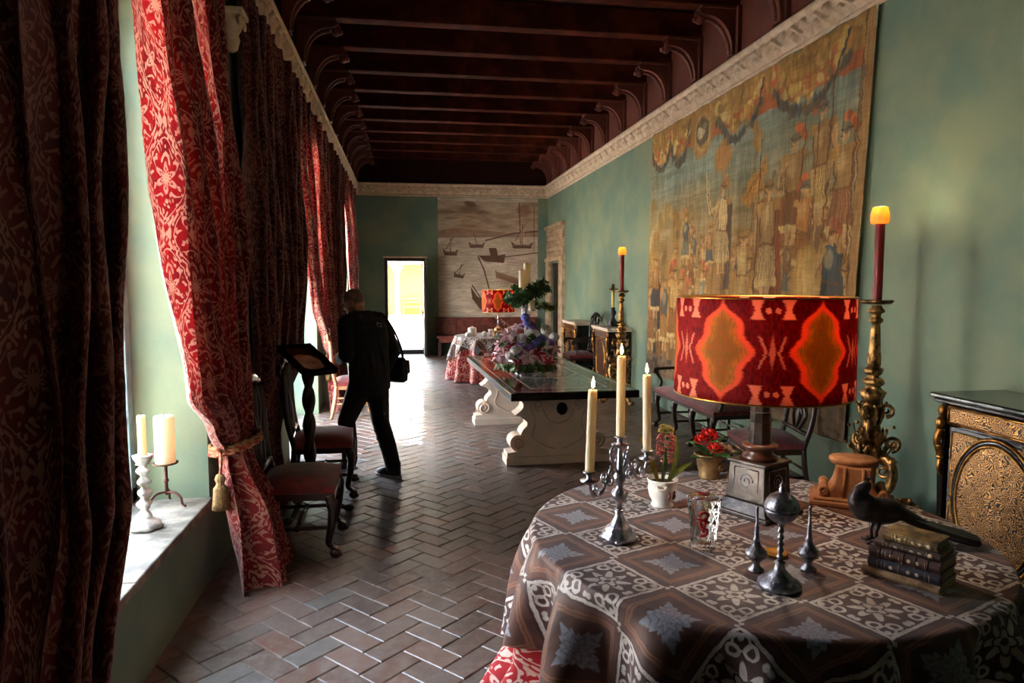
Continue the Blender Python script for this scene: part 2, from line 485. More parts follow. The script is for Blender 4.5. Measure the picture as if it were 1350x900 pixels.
def tablecloth_mat(name, ox, oy, tint=1.0):
    g = G(name)
    u, v = g.uv()
    e1 = (0.248, 0.100); e2 = (-0.100, 0.248); q = e1[0] ** 2 + e1[1] ** 2
    du = u - ox; dv = v - oy
    wob = (g.noise(26.0, 3.0, g.xyz(u, v)) - 0.5) * 0.06
    p = (du * e1[0] + dv * e1[1]) * (1 / q) + wob; s = (du * e2[0] + dv * e2[1]) * (1 / q) + wob
    par = g.abs(g.m('MODULO', g.floor(p) + g.floor(s) + 400.0, 2.0))      # 0 flower squares, 1 lace squares
    a = g.abs(g.frac(p) - 0.5); b = g.abs(g.frac(s) - 0.5)
    d = 0.5 - g.max(a, b)                                                 # distance to the square's edge
    r = g.hyp(a, b); th = g.atan2(a, b)
    # diagonal frame: the flowers stand on the squares' diagonals
    dx = (a + b) * 0.7071; dy = g.abs(a - b) * 0.7071
    # lace
    edge = g.ss(g.abs(d - 0.055), 0.028, 0.016)
    quat = g.ss(r - (0.20 + 0.075 * g.cos(th * 8.0)), 0.012, -0.012)
    qh = g.ss(g.abs(r - 0.11 - 0.035 * g.cos(th * 4.0)), 0.022, 0.012)
    qd = g.ss(r, 0.035, 0.05)
    s1 = g.ss(g.abs(g.hyp(a - 0.33, b - 0.20) - 0.062), 0.024, 0.014)
    s2 = g.ss(g.abs(g.hyp(a - 0.20, b - 0.33) - 0.062), 0.024, 0.014)
    c1 = g.ss(g.hyp(a - 0.37, b - 0.37) - 0.035, 0.012, -0.012)
    c2 = g.ss(g.abs(g.hyp(a - 0.33, b - 0.33) - 0.085), 0.02, 0.010)
    dots = g.ss(g.hyp(a - 0.36, b - 0.03) - 0.038, 0.012, -0.012)
    dots2 = g.ss(g.hyp(a - 0.03, b - 0.36) - 0.038, 0.012, -0.012)
    lace = g.max(g.max(edge, quat * (1 - qh) * qd), g.max(g.max(s1, s2), g.max(g.max(c1, c2), g.max(dots, dots2))))
    # flower
    fl = g.ss(r - (0.215 + 0.045 * g.cos(th * 4.0 + PI) + 0.022 * g.cos(th * 16.0)), 0.014, -0.014)
    tip = g.ss(g.abs(a - b) + r * 0.55 - 0.20, 0.02, -0.02) * g.ss(r, 0.36, 0.33)
    fl = g.max(fl, tip)
    inner = g.ss(g.sin(r * 62.0 + 2.0 * g.cos(th * 8.0)), 0.1, 0.5) * g.ss(r, 0.25, 0.2)
    fr1 = g.ss(g.abs(d - 0.13), 0.02, 0.01); fr2 = g.ss(g.abs(d - 0.09), 0.02, 0.01)
    cross = g.max(g.ss(r - 0.66, -0.01, 0.01) * g.ss(g.sin(th * 12.0), -0.2, 0.2), 0.0)
    n = g.noise(11.0, 5.0, g.xyz(u, v)); fine = g.noise(120.0, 2.0, g.xyz(u, v))
    brown = g.mix(g.ss(n, 0.35, 0.65), C(92 * tint, 54 * tint, 42 * tint), C(64 * tint, 36 * tint, 29 * tint))
    brown = g.mix(g.max(fr1, fr2) * 0.55, brown, C(146 * tint, 96 * tint, 66 * tint))
    darkb = g.mix(g.ss(n, 0.3, 0.7), C(72 * tint, 36 * tint, 30 * tint), C(52 * tint, 26 * tint, 22 * tint))
    grey = g.mix(inner * 0.6, C(138 * tint, 138 * tint, 148 * tint), C(98 * tint, 92 * tint, 98 * tint))
    cream = g.mix(g.ss(n, 0.4, 0.7), C(196 * tint, 186 * tint, 180 * tint), C(158 * tint, 140 * tint, 128 * tint))
    sqf = g.mix(fl * g.ss(fine, 0.15, 0.5) * 0.95, brown, grey)
    sql = g.mix(lace * g.ss(fine, 0.1, 0.45), darkb, cream)
    col = g.mix(par, sqf, sql)
    col = g.mix(cross, col, cream)
    nm = g.bump(lace * par * 0.5 + fl * (1 - par) * 0.5 + fine * 0.4 + g.noise(5.0, 3.0, g.xyz(u, v)) * 2.0, 0.5, 0.003)
    MT[name] = g.done(g.pbsdf(col, g.m('SUBTRACT', 0.62, fl * 0.15), 0, nm, 0.45, sheen=0.15))
tablecloth_mat('brocade_cloth', 0.785, 1.952)

def shade_mat():
    g = G('ikat_shade')
    u, v = g.uv()                      # u: 0..6 around, v: 0..1 upwards
    n = (g.noise(7.0, 3.0, g.xyz(u * 6.0, v * 2.0)) - 0.5)
    jag = (g.noise(3.0, 2.0, g.xyz(u * 2.0, v * 26.0)) - 0.5) * 0.07
    x = g.abs(g.frac(u) - 0.5) + jag             # 0 at the medallion axis, 0.5 between
    y = g.abs(v - 0.5) * 2.0
    w = 0.31 * (1.0 - y ** 1.5) + 0.03 * g.cos(y * 11.0)
    med = g.ss(x - w, 0.02, -0.02) * g.ss(y, 1.0, 0.94)
    inn = g.ss(x - (w - 0.075), 0.04, -0.04)
    core = g.ss(x - (w - 0.155), 0.04, -0.04)
    xb = 0.5 - x
    bone = g.ss(g.abs(xb - 0.15) - (0.022 + 0.05 * g.abs(y - 0.80) / 0.2 * 1.0), 0.012, -0.012) * g.ss(g.abs(y - 0.80), 0.20, 0.17)
    r1 = g.hyp((xb - 0.045) * 0.9, (y - 0.78) * 0.45)
    eye = g.ss(g.abs(r1 - 0.0), 0.03, 0.022)
    tips = g.ss(g.abs(xb) + y * 0.10 - 0.028, 0.015, -0.005) * g.ss(y, 0.55, 0.5)
    barb = g.ss(g.abs(xb - 0.06 - y * 0.22) - 0.012, 0.01, -0.008) * g.ss(y, 0.33, 0.28)
    pale = g.max(g.max(bone, eye), g.max(tips * 0.7, barb * 0.8))
    red = g.mix(g.ss(n, -0.1, 0.12), C(150, 8, 16), C(108, 5, 12))
    col = g.mix(pale, red, C(232, 150, 122))
    col = g.mix(med, col, C(228, 104, 70))
    col = g.mix(med * inn, col, g.mix(g.ss(n, -0.06, 0.08), C(190, 118, 40), C(142, 112, 48)))
    col = g.mix(med * core * 0.7, col, g.mix(g.ss(n, -0.03, 0.05), C(120, 96, 44), C(176, 92, 36)))
    thr = g.sin(v * 620.0) * g.sin(u * 420.0)
    nm = g.bump(thr, 0.25, 0.001)
    a = g.pbsdf(col, 0.7, 0, nm, 0.3)
    t = g.n('ShaderNodeBsdfTranslucent'); g.put(t.inputs[0], col)
    mx = g.n('ShaderNodeMixShader'); mx.inputs[0].default_value = 0.5
    g.nt.links.new(a.k, mx.inputs[1]); g.nt.links.new(t.outputs[0], mx.inputs[2])
    MT['ikat_shade'] = g.done(S(g, mx.outputs[0]))
shade_mat()

def paint_mat(name, rough=0.85, bs=90.0, bstr=0.4, thread=0.0):
    g = G(name)
    col = g.attr('paint')
    n = g.noise(bs, 3.0)
    o = g.obj()
    k = g.noise(3.0, 4.0, g.xyz(o[1] * 2.0, o[0] * 2.0, o[2] * 26.0))
    col = g.mix(g.ss(k, 0.35, 0.75) * thread, col, C(96, 70, 44))
    MT[name] = g.done(g.pbsdf(col, rough, 0, g.bump(n + k, bstr, 0.004), 0.2))
paint_mat('tapestry_weave', thread=0.35)
paint_mat('painted_linen', thread=0.12, bstr=0.2)

def brick_mat():
    g = G('floor_brick')
    col = g.attr('paint')
    n = g.noise(18.0, 6.0); n2 = g.noise(1.1, 4.0); n3 = g.noise(75.0, 4.0, rough=0.7)
    col = g.mix(g.ss(n, 0.40, 0.68) * 0.5, col, C(128, 114, 104))
    col = g.mix(g.ss(n2, 0.40, 0.62) * 0.45, col, C(120, 108, 100))
    col = g.mix(g.ss(n3, 0.62, 0.72) * 0.55, col, C(170, 158, 148))
    o = g.obj(True)
    rough = g.m('ADD', 0.32, g.noise(9.0, 4.0) * 0.3)
    MT['floor_brick'] = g.done(g.pbsdf(col, rough, 0, g.bump(n * 1.0 + n3 * 0.4, 0.5, 0.005), 0.9, coat=0.12))
brick_mat()

def boulle_mat():
    g = G('boulle_inlay')
    o = g.obj()
    vec = g.xyz(o[0], o[1], o[2])
    d = (g.noise(9.0, 2.0, vec) - 0.5) * 0.14
    d2 = (g.noise(9.0, 2.0, g.xyz(o[0] + 7.3, o[1] + 3.1, o[2] + 1.7)) - 0.5) * 0.14
    y = o[1] + d; z = o[2] + d2
    k = g.sin(y * 210.0 + 2.4 * g.sin(z * 150.0)) * g.sin(z * 210.0 + 2.4 * g.sin(y * 150.0))
    f = g.ss(g.abs(k), 0.52, 0.36)
    col = g.mix(f, C(214, 156, 90), C(40, 20, 13))
    MT['boulle_inlay'] = g.done(g.pbsdf(col, g.m('ADD', 0.30, f * 0.1), g.m('SUBTRACT', 0.65, f * 0.6), g.bump(k, 0.3, 0.002), 0.5))
boulle_mat()

def inlay_top_mat():
    g = G('inlaid_marble')
    x, y, z = g.obj()
    ax = 0.54 - g.abs(x); ay = 1.45 - g.abs(y)
    d = g.min(ax, ay)
    n = g.noise(16.0, 3.0); n2 = g.noise(30.0, 2.0)
    base = g.mix(g.ss(n, 0.4, 0.6), C(92, 90, 86), C(122, 120, 114))
    arab = g.ss(g.abs(g.sin(x * 34.0 + 2.4 * g.sin(y * 21.0)) * g.sin(y * 34.0 + 2.4 * g.sin(x * 21.0))), 0.16, 0.07)
    med = g.ss(g.abs(g.hyp(x * 1.6, y) - 0.62), 0.05, 0.03)
    base = g.mix(g.max(arab * 0.75, med) * g.ss(d, 0.22, 0.23), base, C(178, 172, 162))
    border = g.mix(g.ss(n2, 0.48, 0.55), C(112, 36, 28), C(38, 26, 24))
    border = g.mix(g.ss(g.noise(26.0, 2.0), 0.60, 0.64), border, C(190, 170, 150))
    col = g.mix(g.ss(d, 0.205, 0.20), base, border)
    line = g.max(g.ss(g.abs(d - 0.205), 0.012, 0.009), g.ss(g.abs(d - 0.045), 0.010, 0.007))
    col = g.mix(line, col, C(206, 198, 186))
    col = g.mix(g.ss(d, 0.036, 0.034), col, C(26, 22, 20))
    MT['inlaid_marble'] = g.done(g.pbsdf(col, 0.12, 0, None, 0.5))
inlay_top_mat()

def glass_mat(name, thin=False, col=(1, 1, 1, 1)):
    g = G(name)
    if thin:
        t = g.n('ShaderNodeBsdfTransparent'); gl = g.n('ShaderNodeBsdfGlossy'); gl.inputs['Roughness'].default_value = 0.02
        mx = g.n('ShaderNodeMixShader'); mx.inputs[0].default_value = 0.06
        g.nt.links.new(t.outputs[0], mx.inputs[1]); g.nt.links.new(gl.outputs[0], mx.inputs[2])
        MT[name] = g.done(S(g, mx.outputs[0]))
    else:
        MT[name] = g.done(g.pbsdf(col, 0.03, 0, None, 0.5, trans=1.0, ior=1.5))
glass_mat('window_glass', True)
glass_mat('crystal')
def emit_mat(name, col, s):
    g = G(name)
    e = g.n('ShaderNodeEmission'); e.inputs[0].default_value = col; e.inputs[1].default_value = s
    MT[name] = g.done(S(g, e.outputs[0]))
emit_mat('flame', (1.0, 0.62, 0.24, 1), 30.0)
emit_mat('bulb_glow', (1.0, 0.8, 0.55, 1), 10.0)
g = G('wax')
_b = g.pbsdf(g.mix(g.noise(8.0), C(246, 236, 212), C(234, 220, 192)), 0.45, 0, None, 0.4)
_t = g.n('ShaderNodeBsdfTranslucent'); _t.inputs[0].default_value = C(250, 226, 180)
_m = g.n('ShaderNodeMixShader'); _m.inputs[0].default_value = 0.3
g.nt.links.new(_b.k, _m.inputs[1]); g.nt.links.new(_t.outputs[0], _m.inputs[2])
MT['wax'] = g.done(S(g, _m.outputs[0]))
g = G('lit_wax')      # candle wax around a burning flame: thin wax lets the flame's light through
_b = g.pbsdf(C(246, 214, 130), 0.45, 0, None, 0.4)
_t = g.n('ShaderNodeBsdfTranslucent'); _t.inputs[0].default_value = C(250, 200, 110)
_m = g.n('ShaderNodeMixShader'); _m.inputs[0].default_value = 0.6
g.nt.links.new(_b.k, _m.inputs[1]); g.nt.links.new(_t.outputs[0], _m.inputs[2])
MT['lit_wax'] = g.done(S(g, _m.outputs[0]))
# ------------------------------------------------------------------ the room
# floor: herringbone bricks, one mesh
def make_floor():
    mb = MB(); rng = np.random.RandomState(3)
    W, L, gap, ch = 0.128, 0.256, 0.0045, 0.004
    ang = math.radians(43); ca, sa = math.cos(ang), math.sin(ang)
    vs, fs, cols = [], [], []
    for i in range(-120, 160):
        for j in range(-120, 160):
            k = (i - j) % 4
            if k == 0: x0, x1, y0, y1 = i * W, i * W + L, j * W, j * W + W
            elif k == 3: x0, x1, y0, y1 = i * W, i * W + W, j * W, j * W + L
            else: continue
            mx, my = (x0 + x1) / 2, (y0 + y1) / 2
            X, Y = mx * ca - my * sa + 1.1, mx * sa + my * ca + 7.0
            if not (XL - 0.16 < X < XR + 0.14 and YB - 0.1 < Y < YF + 0.16): continue
            dz = rng.uniform(-0.003, 0.001); tx, ty = rng.uniform(-0.012, 0.012, 2)
            b = len(vs)
            for (gx, z) in ((gap / 2, -0.012), (gap / 2, -ch), (gap / 2 + ch, 0.0)):
                for (px, py) in ((x0 + gx, y0 + gx), (x1 - gx, y0 + gx), (x1 - gx, y1 - gx), (x0 + gx, y1 - gx)):
                    zz = z + dz + (px - mx) * tx + (py - my) * ty
                    if z < -0.01: zz = -0.012
                    vs.append((px * ca - py * sa + 1.1, px * sa + py * ca + 7.0, zz))
            for q in (0, 4):
                for e in range(4): fs.append((b + q + e, b + q + (e + 1) % 4, b + q + 4 + (e + 1) % 4, b + q + 4 + e))
            fs.append((b + 8, b + 9, b + 10, b + 11))
            t = rng.uniform(); base = (np.array((106, 66, 50)) * (1 - t) + np.array((90, 68, 58)) * t) * rng.uniform(0.82, 1.08)
            if rng.uniform() < 0.08: base = np.array((96, 86, 80)) * rng.uniform(0.85, 1)
            cols += [lin(np.clip(base, 0, 255))] * 12
    mb.add(vs, fs, False)
    mb.col[0] = np.array(cols)
    o = struct(mb.build('floor', 'floor_brick'))
    m2 = MB(); m2.box(XL - 0.05, XR + 0.05, YB, YF + 0.1, -0.12, -0.0075); m2.build('mortar_bed', 'mortar', o)
make_floor()

# walls
m = MB()
ys = [YB]
for a, b in WIN: ys += [a, b]
ys.append(YF + 0.45)
for i in range(0, len(ys), 2): m.box(WXO, XL, ys[i], ys[i + 1], -0.1, 4.9)
for k, (a, b) in enumerate(WIN): m.box(WXO, XL, a, b, -0.12, WB[k] - 0.03); m.box(WXO, XL, a, b, WZ1, 4.9)
struct(m.build('wall_left', 'green_plaster'))
D2 = (15.23, 16.30, 2.14)
m = MB()
m.box(XR, XR + 0.45, YB, D2[0], -0.1, 4.9); m.box(XR, XR + 0.45, D2[1], YF + 0.45, -0.1, 4.9); m.box(XR, XR + 0.45, D2[0], D2[1], D2[2], 4.9)
struct(m.build('wall_right', 'green_plaster'))
D1 = (-0.385, 0.42, 2.20)
m = MB()
m.box(XL, D1[0], YF, YF + 0.45, -0.1, 4.9); m.box(D1[1], XR, YF, YF + 0.45, -0.1, 4.9); m.box(D1[0], D1[1], YF, YF + 0.45, D1[2], 4.9)
struct(m.build('wall_back', 'green_plaster'))
m = MB(); m.box(XL - 0.46, XR + 0.45, YB - 0.3, YB, -0.1, 4.9)
struct(m.build('wall_front', 'green_plaster'))

# ceiling with beams
m = MB(); m.box(XL - 0.46, XR + 0.45, YB - 0.3, YF + 0.45, ZC, ZC + 0.12)
ceil = struct(m.build('ceiling', 'ceiling_wood'))
def corbel_outline(sgn, x):
    pts = [(0, 4.50), (0.44, 4.50), (0.45, 4.42), (0.40, 4.40)]
    for k in range(9):
        a = k / 8 * PI / 2
        pts.append((0.37 - 0.27 * math.sin(a), 4.40 - 0.33 * (1 - math.cos(a))))
    pts += [(0.10, 4.03), (0, 4.03)]
    return [(x - sgn * p, z) for p, z in pts]
first_beam = None
for k in range(-10, 10):
    y = 7.95 + 0.93 * k
    if y < YB + 0.15 or y > YF - 0.15: continue
    if first_beam is None:
        m = MB(); m.box(XL, XR, -0.085, 0.085, 4.50, ZC)
        bm_ = m.build('ceiling_beam', 'beam_wood', ceil, (0, y, 0), bevel=0.012)
        for sg, xx in ((1, XR), (-1, XL)):
            m = MB(); m.prism(corbel_outline(sg, xx), -0.075, 0.075, 'y')
            m.prism([(p - sg * 0.0, z) for p, z in corbel_outline(sg, xx)[:2]] + [(xx - sg * 0.44, 4.47), (xx, 4.47)], -0.095, 0.095, 'y')
            m.tube([(xx - sg * (0.37 - 0.27 * math.sin(a)), 0, 4.385 - 0.33 * (1 - math.cos(a))) for a in np.linspace(0, PI / 2, 9)], 0.022, 8)
            co = m.build('corbel', 'frieze_wood', bm_, bevel=0.006)
            m = MB(); m.ball((xx - sg * 0.43, 0, 4.40), (0.055, 0.06, 0.07), 12, 8); m.ball((xx - sg * 0.475, 0, 4.375), (0.03, 0.035, 0.03), 10, 6)
            m.ball((xx - sg * 0.44, 0.055, 4.45), 0.025, 8, 6); m.ball((xx - sg * 0.44, -0.055, 4.45), 0.025, 8, 6)
            m.build('carved_head', 'frieze_wood', bm_)
        first_beam = bm_
    else:
        c = first_beam.copy(); COL.objects.link(c); c.location = (0, y, 0)
        for ch in first_beam.children:
            d = ch.copy(); COL.objects.link(d); d.parent = c

# dark timber frieze above the plaster cornice
n_trim = 0
def trim(mb, mat, **kw):
    global n_trim
    n_trim += 1
    return struct(mb.build('trim_%d' % n_trim, mat, **kw))
m = MB()
m.box(XR - 0.03, XR, YB, YF, 4.01, ZC)
for k in range(-10, 10):
    y = 7.95 + 0.93 * k
    if YB + 0.2 < y < YF - 0.2: m.box(XR - 0.07, XR - 0.02, y - 0.13, y + 0.13, 4.01, 4.5)
trim(m, 'frieze_wood')
m = MB(); m.box(XL, XL + 0.03, YB, YF, 4.01, ZC); trim(m, 'ceiling_wood')
m = MB(); m.box(XL + 0.03, XR - 0.03, YF - 0.03, YF, 4.01, ZC); trim(m, 'ceiling_wood')

# carved plaster cornice: profile swept along the wall with a scrolling leaf relief
def cornice(kind, a0, a1):
    nz = 22; na = int((a1 - a0) / 0.013)
    prof = [(0.0, 3.715), (0.035, 3.715), (0.04, 3.725), (0.04, 3.745), (0.022, 3.755), (0.02, 3.765)]
    for i in range(12):
        t = i / 11; prof.append((0.02 + 0.045 * t, 3.77 + 0.175 * t))
    prof += [(0.075, 3.955), (0.09, 3.965), (0.09, 4.0), (0.082, 4.012), (0.0, 4.012)]
    P = np.array(prof); A = np.linspace(a0, a1, na)
    AA, ZZ = np.meshgrid(A, P[:, 1], indexing='ij'); DD = np.broadcast_to(P[:, 0], AA.shape).copy()
    t = (ZZ - 3.77) / 0.175; mask = (t >= 0) & (t <= 1)
    per = 0.34; s = AA / per
    mid = 0.5 + 0.28 * np.sin(2 * PI * s)
    vine = np.exp(-((t - mid) / 0.10) ** 2)
    fr = (s * 2) % 1 - 0.5; side = np.where(np.floor(s * 2) % 2 == 0, 0.30, 0.70)
    rr = np.hypot(fr * per / 2, (t - side) * 0.175); th = np.arctan2((t - side) * 0.175, fr * per / 2)
    ros = np.exp(-((rr - 0.03 - 0.010 * np.cos(6 * th)) / 0.012) ** 2) + np.exp(-(rr / 0.012) ** 2)
    leaf = np.maximum(0, np.sin(AA * 96 + 5 * np.sin(t * 7)) * np.sin(t * 11 + 1.2 * np.sin(AA * 60)))
    rel = np.clip(np.maximum(np.maximum(vine, ros), 0.75 * leaf), 0, 1.1) * np.clip(np.minimum(t, 1 - t) * 8, 0, 1)
    DD += np.where(mask, 0.045 * rel, 0)
    egg = (np.abs(ZZ - 3.735) < 0.015)
    DD += np.where(egg, 0.008 * np.abs(np.sin(AA * PI / 0.05)), 0)
    if kind == 'right': G3 = np.stack([XR - DD, AA, ZZ], -1)
    elif kind == 'left': G3 = np.stack([XL + DD, AA, ZZ], -1)
    else: G3 = np.stack([AA, YF - DD, ZZ], -1)
    mb = MB(); mb.grid(G3); trim(mb, 'carved_plaster', fix=False)
cornice('right', YB, YF); cornice('left', YB, YF); cornice('back', XL, XR)

# stone window sills, windows with glazing bars
for k, (a, b) in enumerate(WIN):
    WZ0 = WB[k]
    m = MB()
    n = 4
    for i in range(n):      # flagstones of the sill
        y0, y1 = a + (b - a) * i / n + 0.003, a + (b - a) * (i + 1) / n - 0.003
        m.box(WXO + 0.02, XL + 0.02, y0, y1, WZ0 - 0.05, WZ0 + random.uniform(-0.004, 0.0))
    trim(m, 'sill_stone', bevel=0.008)
    m = MB(); X0, X1 = WXO + 0.015, WXO + 0.075
    m.box(X0, X1, a, a + 0.07, WZ0, WZ1); m.box(X0, X1, b - 0.07, b, WZ0, WZ1)
    m.box(X0, X1, a, b, WZ0, WZ0 + 0.08); m.box(X0, X1, a, b, WZ1 - 0.08, WZ1)
    c = (a + b) / 2; m.box(X0 - 0.01, X1 + 0.01, c - 0.06, c + 0.06, WZ0, WZ1)
    for z in np.linspace(WZ0, WZ1, 7)[1:-1]: m.box(X0 + 0.015, X1 - 0.01, a, b, z - 0.016, z + 0.016)
    for y in ((a + c) / 2, (b + c) / 2): m.box(X0 + 0.015, X1 - 0.01, y - 0.016, y + 0.016, WZ0, WZ1)
    w = struct(m.build('window_%d' % (k + 1), 'frame_paint', bevel=0.004))
    m = MB(); m.box(WXO + 0.042, WXO + 0.046, a + 0.05, b - 0.05, WZ0 + 0.05, WZ1 - 0.05); m.build('pane', 'window_glass', w)

WZ0 = WB[0]
# far doorway: dark frame, stone step, leaf standing open into the hall
m = MB(); fx0, fx1, fz = D1
m.box(fx0 - 0.07, fx0, YF - 0.03, YF + 0.45, 0, fz + 0.07); m.box(fx1, fx1 + 0.07, YF - 0.03, YF + 0.45, 0, fz + 0.07)
m.box(fx0, fx1, YF - 0.03, YF + 0.45, fz, fz + 0.07)
trim(m, 'door_wood', bevel=0.006)
m = MB(); m.box(fx0 - 0.10, fx1 + 0.12, YF - 0.05, YF + 0.0, fz + 0.07, fz + 0.11); trim(m, 'carved_plaster')
m = MB(); m.box(fx0 - 0.05, fx1 + 0.05, YF - 0.06, YF + 0.46, 0, 0.10); trim(m, 'door_wood', bevel=0.01)
m = MB(); m.box(0.44, 0.50, YF - 0.90, YF - 0.02, 0.02, fz - 0.01)
for z0, z1 in ((0.15, 0.9), (1.05, 2.05)): m.box(0.43, 0.51, YF - 0.80, YF - 0.12, z0, z1)
d1 = struct(m.build('door_1', 'door_wood', bevel=0.008))
m = MB(); m.ball((0.405, YF - 0.83, 1.02), 0.025, 10, 8); m.tube([(0.44, YF - 0.83, 1.02), (0.41, YF - 0.83, 1.02)], 0.01, 8); m.build('door_knob', 'brass', d1)

# doorway in the right wall: carved stone surround and an added dark leaf that keeps the opening dark
m = MB()
y0, y1, z1 = D2
for s in (y0 - 0.36, y1 + 0.0): 
    m.box(XR - 0.07, XR + 0.02, s, s + 0.36, 0, z1 + 0.05)
m.box(XR - 0.09, XR + 0.02, y0 - 0.40, y1 + 0.40, z1 + 0.05, z1 + 0.13)
m.box(XR - 0.05, XR + 0.02, y0 - 0.36, y1 + 0.36, z1 + 0.13, z1 + 0.80)
m.box(XR - 0.10, XR + 0.02, y0 - 0.42, y1 + 0.42, z1 + 0.80, z1 + 0.88)
for i in range(14):
    for j in range(5):
        yy = y0 - 0.30 + i * 0.125; zz = z1 + 0.20 + j * 0.125
        m.tube([(XR - 0.055, yy + 0.045 * math.cos(q), zz + 0.045 * math.sin(q)) for q in np.linspace(0, 2 * PI, 9)[:-1]], 0.010, 6, closed=True)
trim(m, 'door_stone', bevel=0.008)
m = MB(); m.box(XR + 0.05, XR + 0.11, y0, y1, 0, z1)
for a in (y0 + 0.08, y0 + 0.58):
    for b, c in ((0.15, 0.95), (1.08, 2.0)): m.box(XR + 0.035, XR + 0.07, a, a + 0.42, b, c)
struct(m.build('doorway_dark_leaf', 'door_wood', bevel=0.006))

# unseen block added outside to keep light off the first window's far jamb
m = MB(); m.box(-5.0, WXO, 0.2, 1.1, -0.13, 4.6); struct(m.build('outside_light_blocker', 'blocker_plaster'))
# courtyard beyond the far door
m = MB(); m.box(-9, 9, YF + 0.45, 46, -0.05, 0.0); struct(m.build('courtyard_paving', 'court_floor'))
m = MB(); m.box(-60, 60, -60, 100, -0.4, -0.13); struct(m.build('outdoor_ground', 'gravel'))
m = MB(); m.box(-9, 9, 37, 37.4, 0, 5.5); struct(m.build('courtyard_wall', 'court_wall'))
m = MB(); m.box(-9, 9, 35.6, 36.2, 2.62, 5.5); m.box(-9, 9, 36.2, 37.4, 3.2, 3.4); struct(m.build('loggia_lintel_shade_roof', 'court_white'))  # roof slab behind the lintel is unseen, added to shade the courtyard wall
def column(x, y, label):
    t = thing('stone_column', label, 'column', (x, y, 0), 0, 'courtyard columns')
    m = MB(); m.box(-0.17, 0.17, -0.17, 0.17, 0, 0.10); m.lathe([(0.16, 0.10), (0.17, 0.14), (0.13, 0.19), (0.12, 0.22)], 20); m.build('base', 'court_white', t)
    m = MB(); m.lathe([(0.11, 0.2), (0.105, 1.2), (0.095, 2.0)], 20); m.build('shaft', 'court_white', t)
    m = MB(); m.lathe([(0.105, 1.98), (0.12, 2.02), (0.10, 2.06), (0.13, 2.2), (0.20, 2.36)], 20, mod=lambda a, z: 1 + 0.08 * math.cos(8 * a)); m.box(-0.23, 0.23, -0.23, 0.23, 2.36, 2.44); m.box(-0.3, 0.3, -0.2, 0.2, 2.44, 2.62)
    m.build('capital', 'court_white', t)
column(-0.36, 35.9, 'white stone column with carved capital in the bright courtyard, seen through the far doorway')
t = thing('garden_bench', 'dark wooden bench against the ochre courtyard wall, beyond the far doorway', 'bench', (0.36, 36.6, 0))
m = MB(); m.box(-0.45, 0.45, -0.22, 0.22, 0.42, 0.47); m.build('seat', 'dark_wood', t)
m = MB(); m.box(-0.45, 0.45, 0.18, 0.22, 0.62, 0.72); m.box(-0.45, 0.45, 0.18, 0.22, 0.80, 0.90); m.build('backrest', 'dark_wood', t)
for sx in (-1, 1):
    for sy in (-1, 1):
        m = MB(); m.box(sx * 0.42 - 0.03, sx * 0.42 + 0.03, sy * 0.19 - 0.03, sy * 0.19 + 0.03, 0, 0.42 if sy < 0 else 0.92); m.build('leg', 'dark_wood', t)
# ------------------------------------------------------------------ painted / woven hangings
def vnoise(X, Y, seed=0):
    r = np.random.RandomState(seed); tab = r.rand(256, 256)
    xi, yi = np.floor(X).astype(int), np.floor(Y).astype(int); fx, fy = X - xi, Y - yi
    fx, fy = fx * fx * (3 - 2 * fx), fy * fy * (3 - 2 * fy)
    g = lambda a, b: tab[a % 256, b % 256]
    return (g(xi, yi) * (1 - fx) + g(xi + 1, yi) * fx) * (1 - fy) + (g(xi, yi + 1) * (1 - fx) + g(xi + 1, yi + 1) * fx) * fy
def fbm(X, Y, seed=0, o=4):
    s, a = 0, 0.5
    for k in range(o): s = s + a * vnoise(X * 2 ** k, Y * 2 ** k, seed + k); a *= 0.5
    return s
class Canvas:
    def __init__(s, X, Y, base): s.X, s.Y = X, Y; s.c = np.zeros(X.shape + (3,)); s.c[:] = base
    def put(s, m, col, alpha=1.0): m = np.clip(m, 0, 1)[..., None] * alpha; s.c = s.c * (1 - m) + np.array(col, float) * m
    def ell(s, cx, cy, rx, ry, col, rot=0.0, soft=0.25, alpha=1.0):
        c, n = math.cos(rot), math.sin(rot); dx, dy = s.X - cx, s.Y - cy
        d = np.hypot((dx * c + dy * n) / rx, (-dx * n + dy * c) / ry)
        s.put((1 - d) / soft + 0.5, col, alpha)
    def poly(s, pts, col, alpha=1.0):
        m = np.zeros(s.X.shape, bool); n = len(pts)
        for i in range(n):
            (x0, y0), (x1, y1) = pts[i], pts[(i + 1) % n]
            if y0 == y1: continue
            k = ((y0 > s.Y) != (y1 > s.Y)) & (s.X < (x1 - x0) * (s.Y - y0) / (y1 - y0) + x0)
            m ^= k
        s.put(m.astype(float), col, alpha)
    def line(s, pts, w, col, alpha=1.0):
        D = np.full(s.X.shape, 1e9)
        for (x0, y0), (x1, y1) in zip(pts[:-1], pts[1:]):
            L = (x1 - x0) ** 2 + (y1 - y0) ** 2 + 1e-9
            t = np.clip(((s.X - x0) * (x1 - x0) + (s.Y - y0) * (y1 - y0)) / L, 0, 1)
            D = np.minimum(D, np.hypot(s.X - x0 - t * (x1 - x0), s.Y - y0 - t * (y1 - y0)))
        s.put((w - D) / max(w * 0.5, 0.4), col, alpha)

